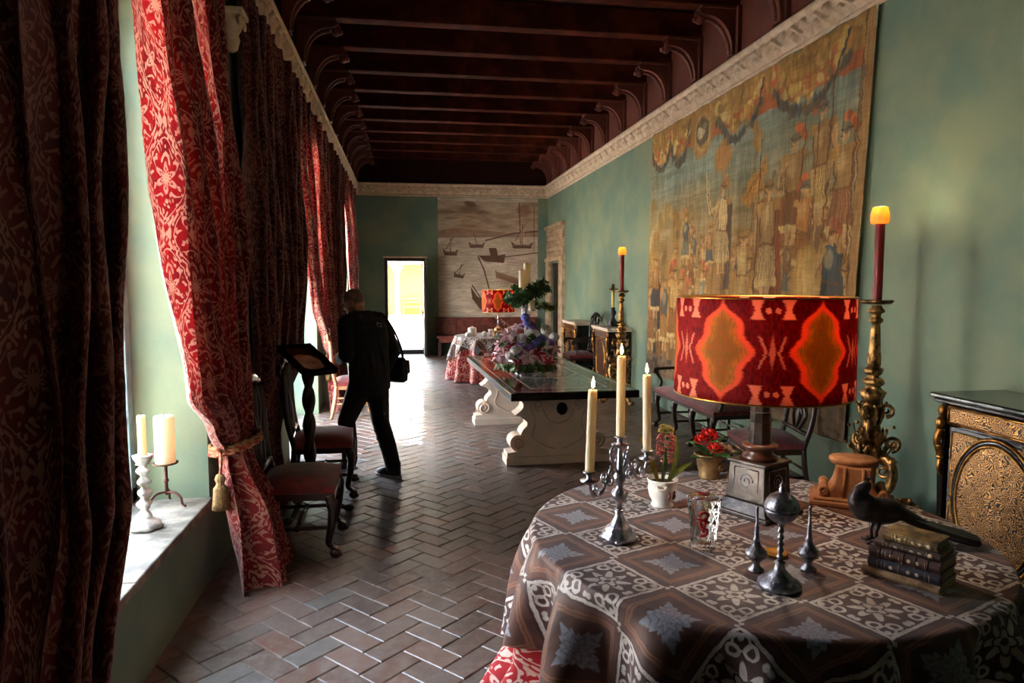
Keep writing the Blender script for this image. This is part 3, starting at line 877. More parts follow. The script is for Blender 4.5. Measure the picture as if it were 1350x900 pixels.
def warrior(cv, x, y, h, robe, skirt, skin=(186, 140, 92), helm=(150, 108, 58), plume=(176, 104, 60), face=-1, cloak=None, spear=False, seed=0):
    """a standing figure: feet near y, h tall (canvas units)"""
    r = random.Random(seed); u = h / 7.5; top = y - h; dk = (58, 40, 26)
    if cloak:
        cv.poly([(x + 0.2 * u, top + 1.3 * u), (x + 1.2 * u, top + 2.0 * u), (x + 1.4 * u, y - 0.4 * u), (x + 0.3 * u, y - 0.2 * u)], cloak)
        for k in range(4): cv.line([(x + (0.4 + 0.2 * k) * u, top + 2 * u), (x + (0.5 + 0.22 * k) * u, y - 0.5 * u)], 0.05 * u, dk, 0.6)
    for s in (-1, 1):      # legs
        cv.poly([(x + s * 0.15 * u, y - 3 * u), (x + s * 0.6 * u, y - 3 * u), (x + s * 0.5 * u, y), (x + s * 0.2 * u, y)], skin)
        cv.poly([(x + s * 0.10 * u, y - 1.3 * u), (x + s * 0.62 * u, y - 1.3 * u), (x + s * 0.6 * u, y), (x + s * 0.1 * u, y)], dk, 0.5)
    cv.poly([(x - 0.7 * u, top + 3.4 * u), (x + 0.7 * u, top + 3.4 * u), (x + 1.05 * u, top + 5.3 * u), (x - 1.05 * u, top + 5.3 * u)], skirt)
    for k in range(-4, 5): cv.line([(x + k * 0.15 * u, top + 3.5 * u), (x + k * 0.24 * u, top + 5.3 * u)], 0.045 * u, dk, 0.55)
    for k in range(-4, 5): cv.ell(x + k * 0.24 * u, top + 5.3 * u, 0.14 * u, 0.2 * u, (196, 164, 108))
    cv.poly([(x - 0.75 * u, top + 1.5 * u), (x + 0.75 * u, top + 1.5 * u), (x + 0.65 * u, top + 3.5 * u), (x - 0.65 * u, top + 3.5 * u)], robe)
    cv.ell(x - 0.2 * u, top + 2.2 * u, 0.4 * u, 0.5 * u, (206, 174, 118), 0, 0.6, 0.55)
    cv.line([(x - 0.75 * u, top + 1.6 * u), (x - 0.65 * u, top + 3.5 * u)], 0.06 * u, dk, 0.7); cv.line([(x + 0.75 * u, top + 1.6 * u), (x + 0.65 * u, top + 3.5 * u)], 0.06 * u, dk, 0.7)
    cv.line([(x - 0.7 * u, top + 3.45 * u), (x + 0.7 * u, top + 3.45 * u)], 0.09 * u, (96, 62, 34), 0.8)
    cv.line([(x - face * -0.7 * u, top + 1.8 * u), (x + face * 1.2 * u, top + 2.9 * u), (x + face * 0.9 * u, top + 1.7 * u)], 0.22 * u, skin)
    cv.line([(x + face * 0.7 * u, top + 2.1 * u), (x + face * 1.2 * u, top + 3.08 * u)], 0.05 * u, dk, 0.7)
    if spear: cv.line([(x + face * 1.0 * u, top - 1.6 * u), (x + face * 1.05 * u, y)], 0.07 * u, (74, 48, 30))
    cv.ell(x + face * 0.05 * u, top + 0.95 * u, 0.36 * u, 0.46 * u, skin)
    cv.line([(x + face * 0.32 * u, top + 0.75 * u), (x + face * 0.42 * u, top + 1.0 * u), (x + face * 0.3 * u, top + 1.08 * u)], 0.05 * u, dk, 0.8)
    cv.ell(x + face * 0.18 * u, top + 0.85 * u, 0.07 * u, 0.05 * u, dk)
    cv.ell(x - face * 0.08 * u, top + 0.62 * u, 0.46 * u, 0.34 * u, helm)
    cv.line([(x + face * 0.4 * u, top + 0.72 * u), (x - face * 0.5 * u, top + 0.74 * u)], 0.06 * u, dk, 0.8)
    if plume:
        for k in range(6): cv.ell(x - face * (0.0 + 0.16 * k) * u, top + (0.16 + 0.05 * k * k / 2) * u, 0.2 * u, 0.24 * u, tuple(np.array(plume) * r.uniform(0.75, 1.15)))
    cv.ell(x - 0.8 * u, top + 1.65 * u, 0.32 * u, 0.26 * u, (176, 132, 72)); cv.ell(x + 0.8 * u, top + 1.65 * u, 0.32 * u, 0.26 * u, (150, 106, 58))

def make_tapestry():
    na, nb = 660, 440
    y_far, y_near, zt, zb = 9.44, 4.86, 3.71, 0.44
    a, b = np.meshgrid(np.linspace(0, 1, na), np.linspace(0, 1, nb), indexing='ij')
    Y = y_far + (y_near - 0.09 + 0.18 * b - y_far) * a; Z = zt + (zb - zt) * b
    # canvas units: a in 0..460, b in 0..327 (centimetres of cloth), slightly ragged like weaving
    CX, CY = a * 460, b * 327
    CX = CX + (fbm(a * 60, b * 44, 5) - 0.47) * 7; CY = CY + (fbm(a * 70, b * 40, 6) - 0.47) * 7
    t = CY / 327
    sky = np.array((122, 136, 122)); tan = np.array((158, 122, 72)); earth = np.array((140, 92, 44))
    m1 = np.clip((t - 0.16) / 0.38 + (fbm(a * 6, b * 10, 2) - 0.5) * 0.9, 0, 1)[..., None]; m2 = np.clip((t - 0.55) / 0.45, 0, 1)[..., None]
    cv = Canvas(CX, CY, 0); cv.c = sky * (1 - m1) + tan * m1; cv.c = cv.c * (1 - m2) + earth * m2
    cv.c += ((fbm(a * 5, b * 46, 9) - 0.47) * 70)[..., None]
    rnd = random.Random(11)
    # hills, town and trees at the far side
    for k in range(90):
        x = rnd.uniform(0, 150); y = rnd.uniform(95, 215) + x * 0.1
        cv.ell(x, y, rnd.uniform(4, 12), rnd.uniform(5, 14), rnd.choice([(156, 112, 52), (120, 84, 40), (178, 138, 70), (104, 88, 52), (92, 66, 34)]), 0, 0.7, 0.6)
    for k in range(14):
        x = rnd.uniform(60, 210); cv.poly([(x, 170), (x, rnd.uniform(120, 150)), (x + 8, rnd.uniform(112, 140)), (x + 14, 150), (x + 14, 175)], (150, 122, 80), 0.45)
    # crowd in the middle ground and along the bottom
    pal = [(168, 116, 56), (140, 88, 42), (196, 158, 96), (120, 74, 40), (62, 72, 78), (150, 96, 62), (178, 132, 70), (104, 108, 96)]
    for k in range(30):
        x = rnd.uniform(40, 440); h = rnd.uniform(60, 96); y = rnd.uniform(190, 250)
        warrior(cv, x, y, h, rnd.choice(pal), rnd.choice(pal), face=rnd.choice((-1, 1)), plume=rnd.choice([None, (170, 110, 60)]), seed=k)
    for k in range(17):
        x = 14 + k * 27 + rnd.uniform(-6, 6); h = rnd.uniform(110, 138); y = rnd.uniform(292, 318)
        warrior(cv, x, y, h, rnd.choice(pal), rnd.choice(pal), face=rnd.choice((-1, 1)), cloak=rnd.choice([None, (128, 64, 40), (52, 62, 72), (150, 104, 52)]), plume=rnd.choice([None, (176, 90, 54)]), seed=100 + k)
    # blue-clad man low at the far edge
    warrior(cv, 26, 270, 112, (150, 100, 50), (44, 52, 66), cloak=(40, 48, 60), face=1, plume=None, seed=4)
    # the robed commander on his dais, arm raised
    cv.poly([(196, 178), (262, 178), (266, 250), (190, 250)], (146, 106, 58)); cv.line([(194, 178), (264, 178)], 2.0, (196, 158, 100)); 
    for x in (204, 220, 236, 252): cv.line([(x, 182), (x, 248)], 1.2, (92, 62, 34), 0.8)
    warrior(cv, 226, 214, 128, (206, 178, 126), (196, 166, 116), face=-1, cloak=(70, 56, 52), plume=(182, 130, 76), helm=(140, 92, 50), seed=1)
    cv.line([(214, 116), (196, 122), (186, 92), (182, 78)], 3.4, (206, 172, 118)); cv.line([(198, 126), (184, 84)], 0.9, (70, 48, 30))
    for k in range(7): cv.line([(214 + 3.5 * k, 112), (206 + 6 * k, 190)], 0.9, (120, 88, 54), 0.75)
    for k in range(9): cv.ell(222 + 14 * math.cos(k * 0.7), 66 + 9 * math.sin(k * 0.7), 7, 9, (178, 118, 60), 0, 0.5, 0.85)
    # flying banner and eagle standard
    cv.line([(292, 48), (290, 150)], 1.1, (110, 76, 40)); 
    cv.poly([(268, 118), (282, 96), (300, 92), (312, 78), (316, 94), (300, 116), (282, 128)], (182, 126, 58)); 
    for k in range(5): cv.line([(274 + 8 * k, 116 - 5 * k), (284 + 7 * k, 106 - 5 * k)], 0.9, (110, 70, 32))
    for k in range(7): cv.ell(292 + 6 * math.cos(k), 58 + 12 * math.sin(k * 1.3), 5, 6, (170, 122, 62), 0, 0.5, 0.9)
    # the captain with the spear, and soldiers at the near side
    warrior(cv, 322, 246, 150, (150, 116, 72), (196, 160, 104), face=-1, cloak=(126, 62, 36), spear=True, plume=(120, 110, 84), helm=(120, 92, 54), seed=2)
    warrior(cv, 276, 250, 104, (166, 134, 84), (178, 140, 88), face=-1, plume=(168, 118, 60), seed=8)
    for i, (x, y, h) in enumerate(((362, 190, 128), (402, 176, 132), (434, 196, 126), (382, 216, 108))):
        warrior(cv, x, y, h, rnd.choice(((140, 104, 62), (172, 108, 52), (120, 92, 60))), rnd.choice(pal), face=1 if i % 2 else -1, plume=(170, 84, 44), helm=(96, 88, 72), seed=20 + i)
        cv.line([(x + 14, y - h - 44), (x + 12, y - 10)], 1.3, (96, 58, 34))
    cv.ell(392, 212, 24, 44, (172, 128, 68)); cv.ell(392, 212, 18, 35, (186, 146, 84))
    warrior(cv, 426, 262, 112, (50, 64, 74), (44, 56, 66), face=-1, plume=(140, 70, 44), helm=(130, 76, 46), cloak=(44, 56, 62), seed=33)
    cv.line([(416, 216), (436, 214)], 3.0, (160, 62, 40))
    # garland border along the top with a red band and an oval cartouche
    cv.poly([(0, 0), (460, 0), (460, 30), (0, 30)], (152, 112, 58)); cv.poly([(0, 26), (460, 26), (460, 40), (0, 40)], (160, 84, 48))
    for k in range(120): cv.ell(rnd.uniform(0, 460), rnd.uniform(2, 22), rnd.uniform(3, 8), rnd.uniform(2, 4), rnd.choice([(186, 146, 82), (120, 88, 48), (170, 126, 66)]), rnd.uniform(0, 3), 0.5, 0.7)
    for x0, x1 in ((6, 72), (72, 128), (202, 300), (318, 430)):
        for k in range(60):
            q = k / 59; x = x0 + (x1 - x0) * q; y = 16 + 28 * math.sin(PI * q)
            cv.ell(x + rnd.uniform(-3, 3), y + 7 + rnd.uniform(0, 5), 2.6, 4.5, rnd.choice([(48, 54, 64), (66, 66, 62), (96, 82, 56)]), rnd.uniform(-.5, .5), 0.5, 0.8)
        for k in range(80):
            q = rnd.random(); x = x0 + (x1 - x0) * q; y = 10 + 28 * math.sin(PI * q)
            cv.ell(x + rnd.uniform(-4, 4), y + rnd.uniform(-6, 5), rnd.uniform(3, 6), rnd.uniform(3, 6), rnd.choice([(196, 158, 84), (170, 116, 56), (206, 176, 110), (128, 96, 52), (176, 92, 58)]), 0, 0.4, 0.95)
        cv.line([(x1, 6), (x1 - 6, 22), (x1 - 14, 40)], 1.5, (44, 48, 60))
    cv.ell(165, 30, 30, 28, (158, 114, 62)); cv.ell(165, 30, 24, 22, (184, 142, 84)); cv.ell(165, 29, 18, 16, (84, 74, 60)); cv.ell(162, 30, 10, 7, (186, 170, 136)); cv.ell(172, 24, 5, 4, (120, 110, 90))
    # narrow frame at the sides and foot
    for q in ((0, 4), (451, 460)): cv.poly([(q[0], 0), (q[1], 0), (q[1], 327), (q[0], 327)], (146, 108, 66))
    cv.line([(450, 0), (450, 327)], 1.0, (84, 60, 38)); cv.poly([(0, 300), (460, 300), (460, 327), (0, 327)], (98, 84, 72), 0.8)
    for k in range(150): cv.ell(rnd.uniform(0, 460), rnd.uniform(300, 326), rnd.uniform(3, 9), 3, rnd.choice([(70, 62, 60), (128, 104, 78), (56, 50, 52)]), 0, 0.5, 0.7)
    tone = np.array((150, 128, 92)); cv.c = cv.c * 0.84 + tone * 0.16
    cv.c = (cv.c - 118) * 1.05 + 128
    # age: fading streaks and dark slits of the weave
    cv.c *= (0.84 + 0.32 * fbm(a * 40, b * 8, 31))[..., None]
    cv.c *= (0.88 + 0.24 * vnoise(a * 330, b * 30, 41))[..., None]
    ripple = 0.012 * np.sin(a * 23 + 1.5 * b) + 0.010 * np.sin(a * 57 + 2 * b) + 0.012 * (fbm(a * 5, b * 3, 77) - 0.5)
    Xs = XR - 0.030 - np.abs(ripple) - 0.02 * b
    mb = MB(); mb.grid(np.stack([Xs, Y, Z], -1), col=lin(np.clip(cv.c, 0, 255)))
    o = mb.build('tapestry', 'tapestry_weave', fix=False, solid=0.004)
    tag(o, 'huge faded woven tapestry of warriors and garlands on the green right wall', 'tapestry')
make_tapestry()

def make_ship_hanging():
    na, nb = 340, 400
    x0, x1, zt, zb = 0.803, 3.215, 3.70, 0.86
    a, b = np.meshgrid(np.linspace(0, 1, na), np.linspace(0, 1, nb), indexing='ij')
    CX, CY = a * 131, b * 159          # drawn on a 131 x 159 sheet
    cv = Canvas(CX, CY, (204, 184, 164))
    cv.c += ((fbm(a * 7, b * 14, 3) - 0.47) * 60)[..., None]
    ink = (92, 62, 46); mid = (140, 104, 82)
    # clouds and far shore
    cv.poly([(0, 4), (131, 4), (131, 44), (0, 48)], (176, 148, 122), 0.6)
    rnd = random.Random(5)
    for k in range(40): cv.ell(rnd.uniform(0, 131), rnd.uniform(6, 40), rnd.uniform(8, 18), rnd.uniform(1.5, 4), rnd.choice([ink, mid, (190, 166, 142)]), 0, 0.8, 0.3)
    cv.poly([(0, 44), (20, 40), (60, 42), (90, 46), (131, 44), (131, 50), (0, 52)], mid, 0.7)
    cv.line([(62, 56), (100, 46), (131, 43)], 1.4, ink, 0.8); cv.line([(0, 52), (131, 50)], 0.6, ink, 0.6)
    cv.ell(42, 8, 8, 3.5, ink, 0.2, 0.5, 0.7); cv.ell(112, 16, 9, 9, mid, 0, 0.6, 0.8); cv.line([(106, 6), (108, 60)], 0.9, ink, 0.8); cv.line([(126, 10), (126, 70)], 0.7, ink, 0.6)
    def boat(x, y, L, H, rot=0.0, oars=False, mast=True, tone=ink):
        c, s = math.cos(rot), math.sin(rot)
        R = lambda p: (x + p[0] * c - p[1] * s, y + p[0] * s + p[1] * c)
        cv.poly([R(p) for p in ((-L / 2, -H * 0.6), (-L * 0.4, H * 0.5), (L * 0.4, H * 0.5), (L / 2, -H * 0.5), (L * 0.3, -H * 0.1), (-L * 0.3, -H * 0.1))], tone, 0.92)
        cv.line([R((-L * 0.45, 0)), R((L * 0.45, 0.05 * H))], 0.5, (190, 160, 130), 0.7)
        if mast:
            cv.line([R((0, 0)), R((0.02 * L, -L * 0.95))], 0.7, ink); cv.line([R((-0.3 * L, -L * 0.2)), R((0.2 * L, -L * 1.0))], 0.7, ink)
            cv.poly([R((0.2 * L, -L)), R((-0.3 * L, -L * 0.2)), R((0.05 * L, -L * 0.28))], (188, 164, 140), 0.6)
        if oars:
            for k in range(9): cv.line([R((-L * 0.35 + L * 0.09 * k, H * 0.3)), R((-L * 0.35 + L * 0.09 * k - 3, H * 1.6))], 0.35, ink, 0.8)
    boat(16, 72, 20, 9); boat(50, 62, 22, 8, mast=False); cv.line([(50, 60), (46, 46)], 0.6, ink); boat(110, 62, 30, 9); boat(27, 102, 15, 8, 0.2)
    cv.poly([(52, 76), (60, 84), (86, 86), (88, 74), (78, 76), (76, 66), (66, 66), (68, 76)], ink, 0.9)     # cabin barge
    cv.line([(86, 78), (131, 72)], 0.8, ink)
    for k in range(10): cv.line([(90 + 4 * k, 78), (94 + 4 * k, 90)], 0.35, mid, 0.9)
    cv.line([(52, 78), (60, 96), (66, 120)], 1.1, ink); cv.poly([(54, 80), (66, 122), (62, 104)], mid, 0.8)
    boat(92, 106, 40, 9, 0.28, True, False, mid)
    cv.poly([(78, 98), (98, 104), (118, 112), (116, 118), (94, 112), (80, 106)], mid, 0.8)
    for k in range(12): cv.line([(80 + 3 * k, 104 + 0.9 * k), (76 + 3 * k, 116 + 0.9 * k)], 0.35, ink, 0.7)
    cv.poly([(42, 118), (50, 130), (60, 138), (66, 152), (54, 148), (44, 134)], ink, 0.95); cv.line([(44, 116), (66, 150)], 0.9, (70, 46, 34))
    cv.c *= (0.9 + 0.2 * vnoise(a * 20, b * 160, 8))[..., None]
    y = YF - 0.012 - 0.006 * np.abs(np.sin(a * 19)) 
    mb = MB(); mb.grid(np.stack([x0 + (x1 - x0) * a, y, zt + (zb - zt) * b], -1), col=lin(np.clip(cv.c, 0, 255)))
    t = mb.build('painted_hanging', 'painted_linen', fix=False)
    tag(t, 'large sepia hanging drawn with boats at sea, on the far end wall', 'wall hanging')
make_ship_hanging()

# ------------------------------------------------------------------ curtains
def smooth_interp(z, zs, vs):
    i = np.clip(np.searchsorted(zs, z) - 1, 0, len(zs) - 2)
    t = np.clip((z - zs[i]) / (zs[i + 1] - zs[i]), 0, 1); t = t * t * (3 - 2 * t) * 0.6 + t * 0.4
    vs = np.asarray(vs, float)
    return vs[i] * (1 - t) + vs[i + 1] * t
def curtain(label, keys, nf, width, seed, group='damask curtains along the window wall'):
    """keys: (z, y0, y1, x, depth) from floor to rod"""
    K = np.array(keys, float); zs = K[:, 0]
    nu, nz = nf * 22, 150
    z = np.linspace(zs[0], zs[-1], nz); u = np.linspace(0, 1, nu)
    Y0, Y1, X, A = [smooth_interp(z, zs, K[:, k]) for k in (1, 2, 3, 4)]
    U, Zg = np.meshgrid(u, z, indexing='ij')
    r = np.random.RandomState(seed); ph = r.uniform(0, 6)
    w = U + 0.35 / nf * np.sin(U * 2 * PI * 1.7 + ph) + 0.10 / nf * np.sin(Zg * 2.1 + U * 9 + ph)
    fold = np.sin(2 * PI * nf * w + ph); fold = np.sign(fold) * np.abs(fold) ** 0.8
    amp = (0.7 + 0.5 * vnoise(U * nf * 1.1 + seed * 3, Zg * 0.3, seed))
    XX = X[None, :] + A[None, :] * fold * amp + 0.012 * np.sin(Zg * 5 + U * 30)
    YY = Y0[None, :] + (Y1 - Y0)[None, :] * (U + 0.30 / nf * np.cos(2 * PI * nf * w + ph)) 
    XX = XX + 0.03 * (fbm(U * 9, Zg * 2.4, seed) - 0.47) 
    uv = np.stack([U * width, Zg], -1)
    mb = MB(); mb.grid(np.stack([XX, YY, Zg], -1), uv=uv)
    return tag(mb.build('curtain', 'lit_damask' if seed % 2 == 0 else 'shaded_damask', fix=False), label, 'curtain', group)
X0 = -1.0
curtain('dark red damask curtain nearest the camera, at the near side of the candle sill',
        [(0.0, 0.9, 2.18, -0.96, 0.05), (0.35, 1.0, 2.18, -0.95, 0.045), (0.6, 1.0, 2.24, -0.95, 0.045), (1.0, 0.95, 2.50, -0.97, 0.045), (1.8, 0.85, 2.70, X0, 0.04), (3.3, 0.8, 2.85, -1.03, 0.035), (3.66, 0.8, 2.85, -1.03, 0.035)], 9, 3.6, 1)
curtain('sunlit red damask curtain tied back with a gold tassel beyond the candle sill',
        [(0.0, 3.84, 4.40, -0.80, 0.10), (0.35, 3.86, 4.36, -0.85, 0.085), (0.74, 3.93, 4.20, -0.95, 0.055), (0.95, 3.72, 4.30, -0.96, 0.06), (1.15, 3.45, 4.42, -0.98, 0.06), (1.8, 3.26, 4.60, X0, 0.055), (3.3, 3.02, 4.30, -1.03, 0.045), (3.66, 3.0, 4.30, -1.03, 0.045)], 7, 2.6, 2)
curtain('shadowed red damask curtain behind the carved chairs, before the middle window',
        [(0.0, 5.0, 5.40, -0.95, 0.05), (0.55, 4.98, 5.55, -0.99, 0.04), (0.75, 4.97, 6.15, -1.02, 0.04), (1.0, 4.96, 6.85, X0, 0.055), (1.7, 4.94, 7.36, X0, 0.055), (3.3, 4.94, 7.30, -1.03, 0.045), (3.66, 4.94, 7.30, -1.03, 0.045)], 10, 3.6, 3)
curtain('bright red damask curtain glowing beside the man, far side of the middle window',
        [(0.0, 9.30, 10.1, -0.92, 0.075), (0.70, 9.45, 9.85, -0.97, 0.05), (0.95, 8.9, 10.1, -0.98, 0.055), (1.45, 8.0, 10.4, X0, 0.055), (3.3, 7.36, 10.6, -1.03, 0.045), (3.66, 7.36, 10.6, -1.03, 0.045)], 9, 3.2, 4)
curtain('dark red damask curtain between the middle and last windows, partly behind the glowing one',
        [(0.0, 10.75, 11.3, -0.93, 0.06), (0.7, 10.7, 11.2, -0.97, 0.05), (1.2, 10.7, 11.9, X0, 0.05), (3.3, 10.7, 12.6, -1.03, 0.045), (3.66, 10.7, 12.6, -1.03, 0.045)], 8, 2.8, 5)
curtain('red damask curtain at the last window, nearest the end wall, above the man\'s head',
        [(0.0, 14.7, 15.4, -0.92, 0.07), (0.75, 14.75, 15.2, -0.97, 0.05), (1.2, 14.2, 15.4, X0, 0.055), (1.8, 13.6, 15.5, X0, 0.055), (3.3, 12.75, 15.5, -1.03, 0.045), (3.66, 12.75, 15.5, -1.03, 0.045)], 8, 2.8, 6)

def rod(y0, y1, label):
    t = thing('curtain_rod', label, 'curtain rod', (-1.06, y0, 3.69), 0, 'curtain rods')
    m = MB(); m.tube([(0, 0, 0), (0, y1 - y0, 0)], 0.016, 12); m.build('pole', 'dark_wood', t)
    for y in (0.0, y1 - y0):
        m = MB(); m.ball((0, y, 0), 0.024, 12, 8); m.build('finial', 'dark_wood', t)
    for y in (0.12, y1 - y0 - 0.12):
        m = MB(); m.tube([(0, y, 0), (-0.06, y, -0.02)], 0.010, 8); m.build('bracket', 'dark_wood', t)
rod(0.9, 4.52, 'dark curtain rod under the cornice over the candle-sill window')
rod(4.95, 10.55, 'dark curtain rod under the cornice over the middle window')
rod(10.75, 15.5, 'dark curtain rod under the cornice over the last window, nearest the end wall')
t = thing('wall_bracket', 'small carved pale stone bracket high on the left wall between the curtains', 'bracket', (XL, 4.82, 3.30), -PI / 2)
t.scale = (0.7, 0.7, 0.8)
m = MB()
m.lathe([(0.02, -0.17), (0.05, -0.15), (0.07, -0.08), (0.06, -0.04), (0.085, 0.0), (0.11, 0.06), (0.12, 0.10)], 20, M=T(0, 0.07, 0), mod=lambda a, z: 1 + 0.10 * math.cos(8 * a))
m.build('capital', 'carved_plaster', t)
m = MB(); m.box(-0.13, 0.13, 0.0, 0.20, 0.10, 0.15); m.build('slab', 'carved_plaster', t, bevel=0.008)
for s in (-1, 1):
    m = MB(); m.tube(spiral(s * 0.10, 0.06, 0.04, 0.008, PI / 2, s * 1.4, y=0.17), 0.012, 8); m.build('volute', 'carved_plaster', t)

def tieback(x, y0, y1, z, label, side=-1):
    t = thing('curtain_tieback', label, 'tieback', (x, (y0 + y1) / 2, z), 0, 'tasselled curtain tiebacks')
    ry = (y1 - y0) / 2 + 0.045; rx = 0.13
    for dz, mtl in ((0.0, 'rope_red'), (0.018, 'tassel_gold'), (-0.018, 'rope_red')):
        m = MB(); pts = [(rx * math.cos(a), ry * math.sin(a), dz + 0.03 * math.cos(a)) for a in np.linspace(0, 2 * PI, 60)[:-1]]
        m.tube([(p[0] + 0.006 * math.cos(i * 1.9), p[1], p[2] + 0.006 * math.sin(i * 1.9)) for i, p in enumerate(pts)], 0.010, 8, closed=True)
        m.build('rope', mtl, t)
    ty = side * (ry + 0.005); tx = -0.04
    m = MB(); m.tube(bez([(tx, ty, 0.02), (tx + 0.01, ty + side * 0.02, -0.05), (tx, ty + side * 0.015, -0.13)], 6), 0.008, 8)
    m.ball((tx, ty + side * 0.01, 0.02), 0.026, 12, 8); m.build('cord', 'rope_red', t)
    m = MB(); prof = [(0.0, 0), (0.03, -0.01), (0.042, -0.04), (0.03, -0.07), (0.036, -0.085), (0.05, -0.10), (0.058, -0.19), (0.066, -0.245), (0.0, -0.24)]
    m.lathe(prof, 40, M=T(tx, ty + side * 0.015, -0.12) @ SCL(0.68, 0.68, 0.8), mod=lambda a, q: 1 + (0.07 * math.cos(20 * a) if q < -0.09 else 0.03 * math.cos(10 * a)))
    m.build('tassel', 'tassel_gold', t)
tieback(-0.95, 3.93, 4.20, 0.80, 'red and gold rope tieback with a fat tassel on the nearest tied curtain')
tieback(-0.97, 9.48, 9.82, 0.72, 'rope tieback on the glowing curtain beside the man')
# ------------------------------------------------------------------ candles and candlesticks
def candle(label, loc, r, h, mat='wax', lit=0.0, group=None, tilt=(0, 0), lit_top=False, wick=True):
    t = thing('candle', label, 'candle', loc, 0, group)
    t.rotation_euler = (tilt[0], tilt[1], 0)
    m = MB(); rnd = random.Random(int(loc[0] * 977 + loc[1] * 313 + h * 100))
    top = h - (0.10 if lit_top else 0)
    prof = [(r * 0.98, 0), (r * 1.0, 0.01), (r * 0.99, top * 0.5), (r, top - 0.012), (r * 0.92, top), (r * 0.6, top - 0.004), (0.0, top - 0.008)]
    m.lathe(prof, 24, mod=lambda a, z: 1 + 0.02 * math.sin(3 * a + z * 9))
    m.build('wax_body', mat, t)
    if lit_top:
        m = MB(); m.lathe([(r * 0.9, top - 0.012), (r * 1.65, top - 0.008), (r * 1.9, top + 0.012), (r * 1.75, top + 0.06), (r * 1.45, top + 0.095), (r * 1.2, top + 0.098), (r * 0.8, top + 0.05), (0.0, top + 0.04)], 24,
                          mod=lambda a, z: 1 + 0.10 * math.sin(3 * a + 1) + 0.05 * math.sin(7 * a + z * 60))
        m.build('melted_top', 'lit_wax', t)
        top += 0.055
    if wick:
        m = MB(); m.tube([(0, 0, top - 0.01), (0.001, 0, top + 0.012)], 0.0016, 6); m.build('wick', 'wick', t)
    if lit:
        fl = 0.034 if not lit_top else 0.03
        m = MB(); m.lathe([(0.0015, 0), (0.0052, fl * 0.2), (0.0060, fl * 0.38), (0.004, fl * 0.68), (0.0, fl * 1.15)], 12, M=T(0.001, 0, top + 0.006)); m.build('flame', 'flame', t)
        add_light('candle_light', 'POINT', (0.001, 0, top + (0.03 if not lit_top else 0.055)), lit, (1.0, 0.80, 0.45) if lit_top else (1.0, 0.58, 0.24), 0.012, t)
    return t

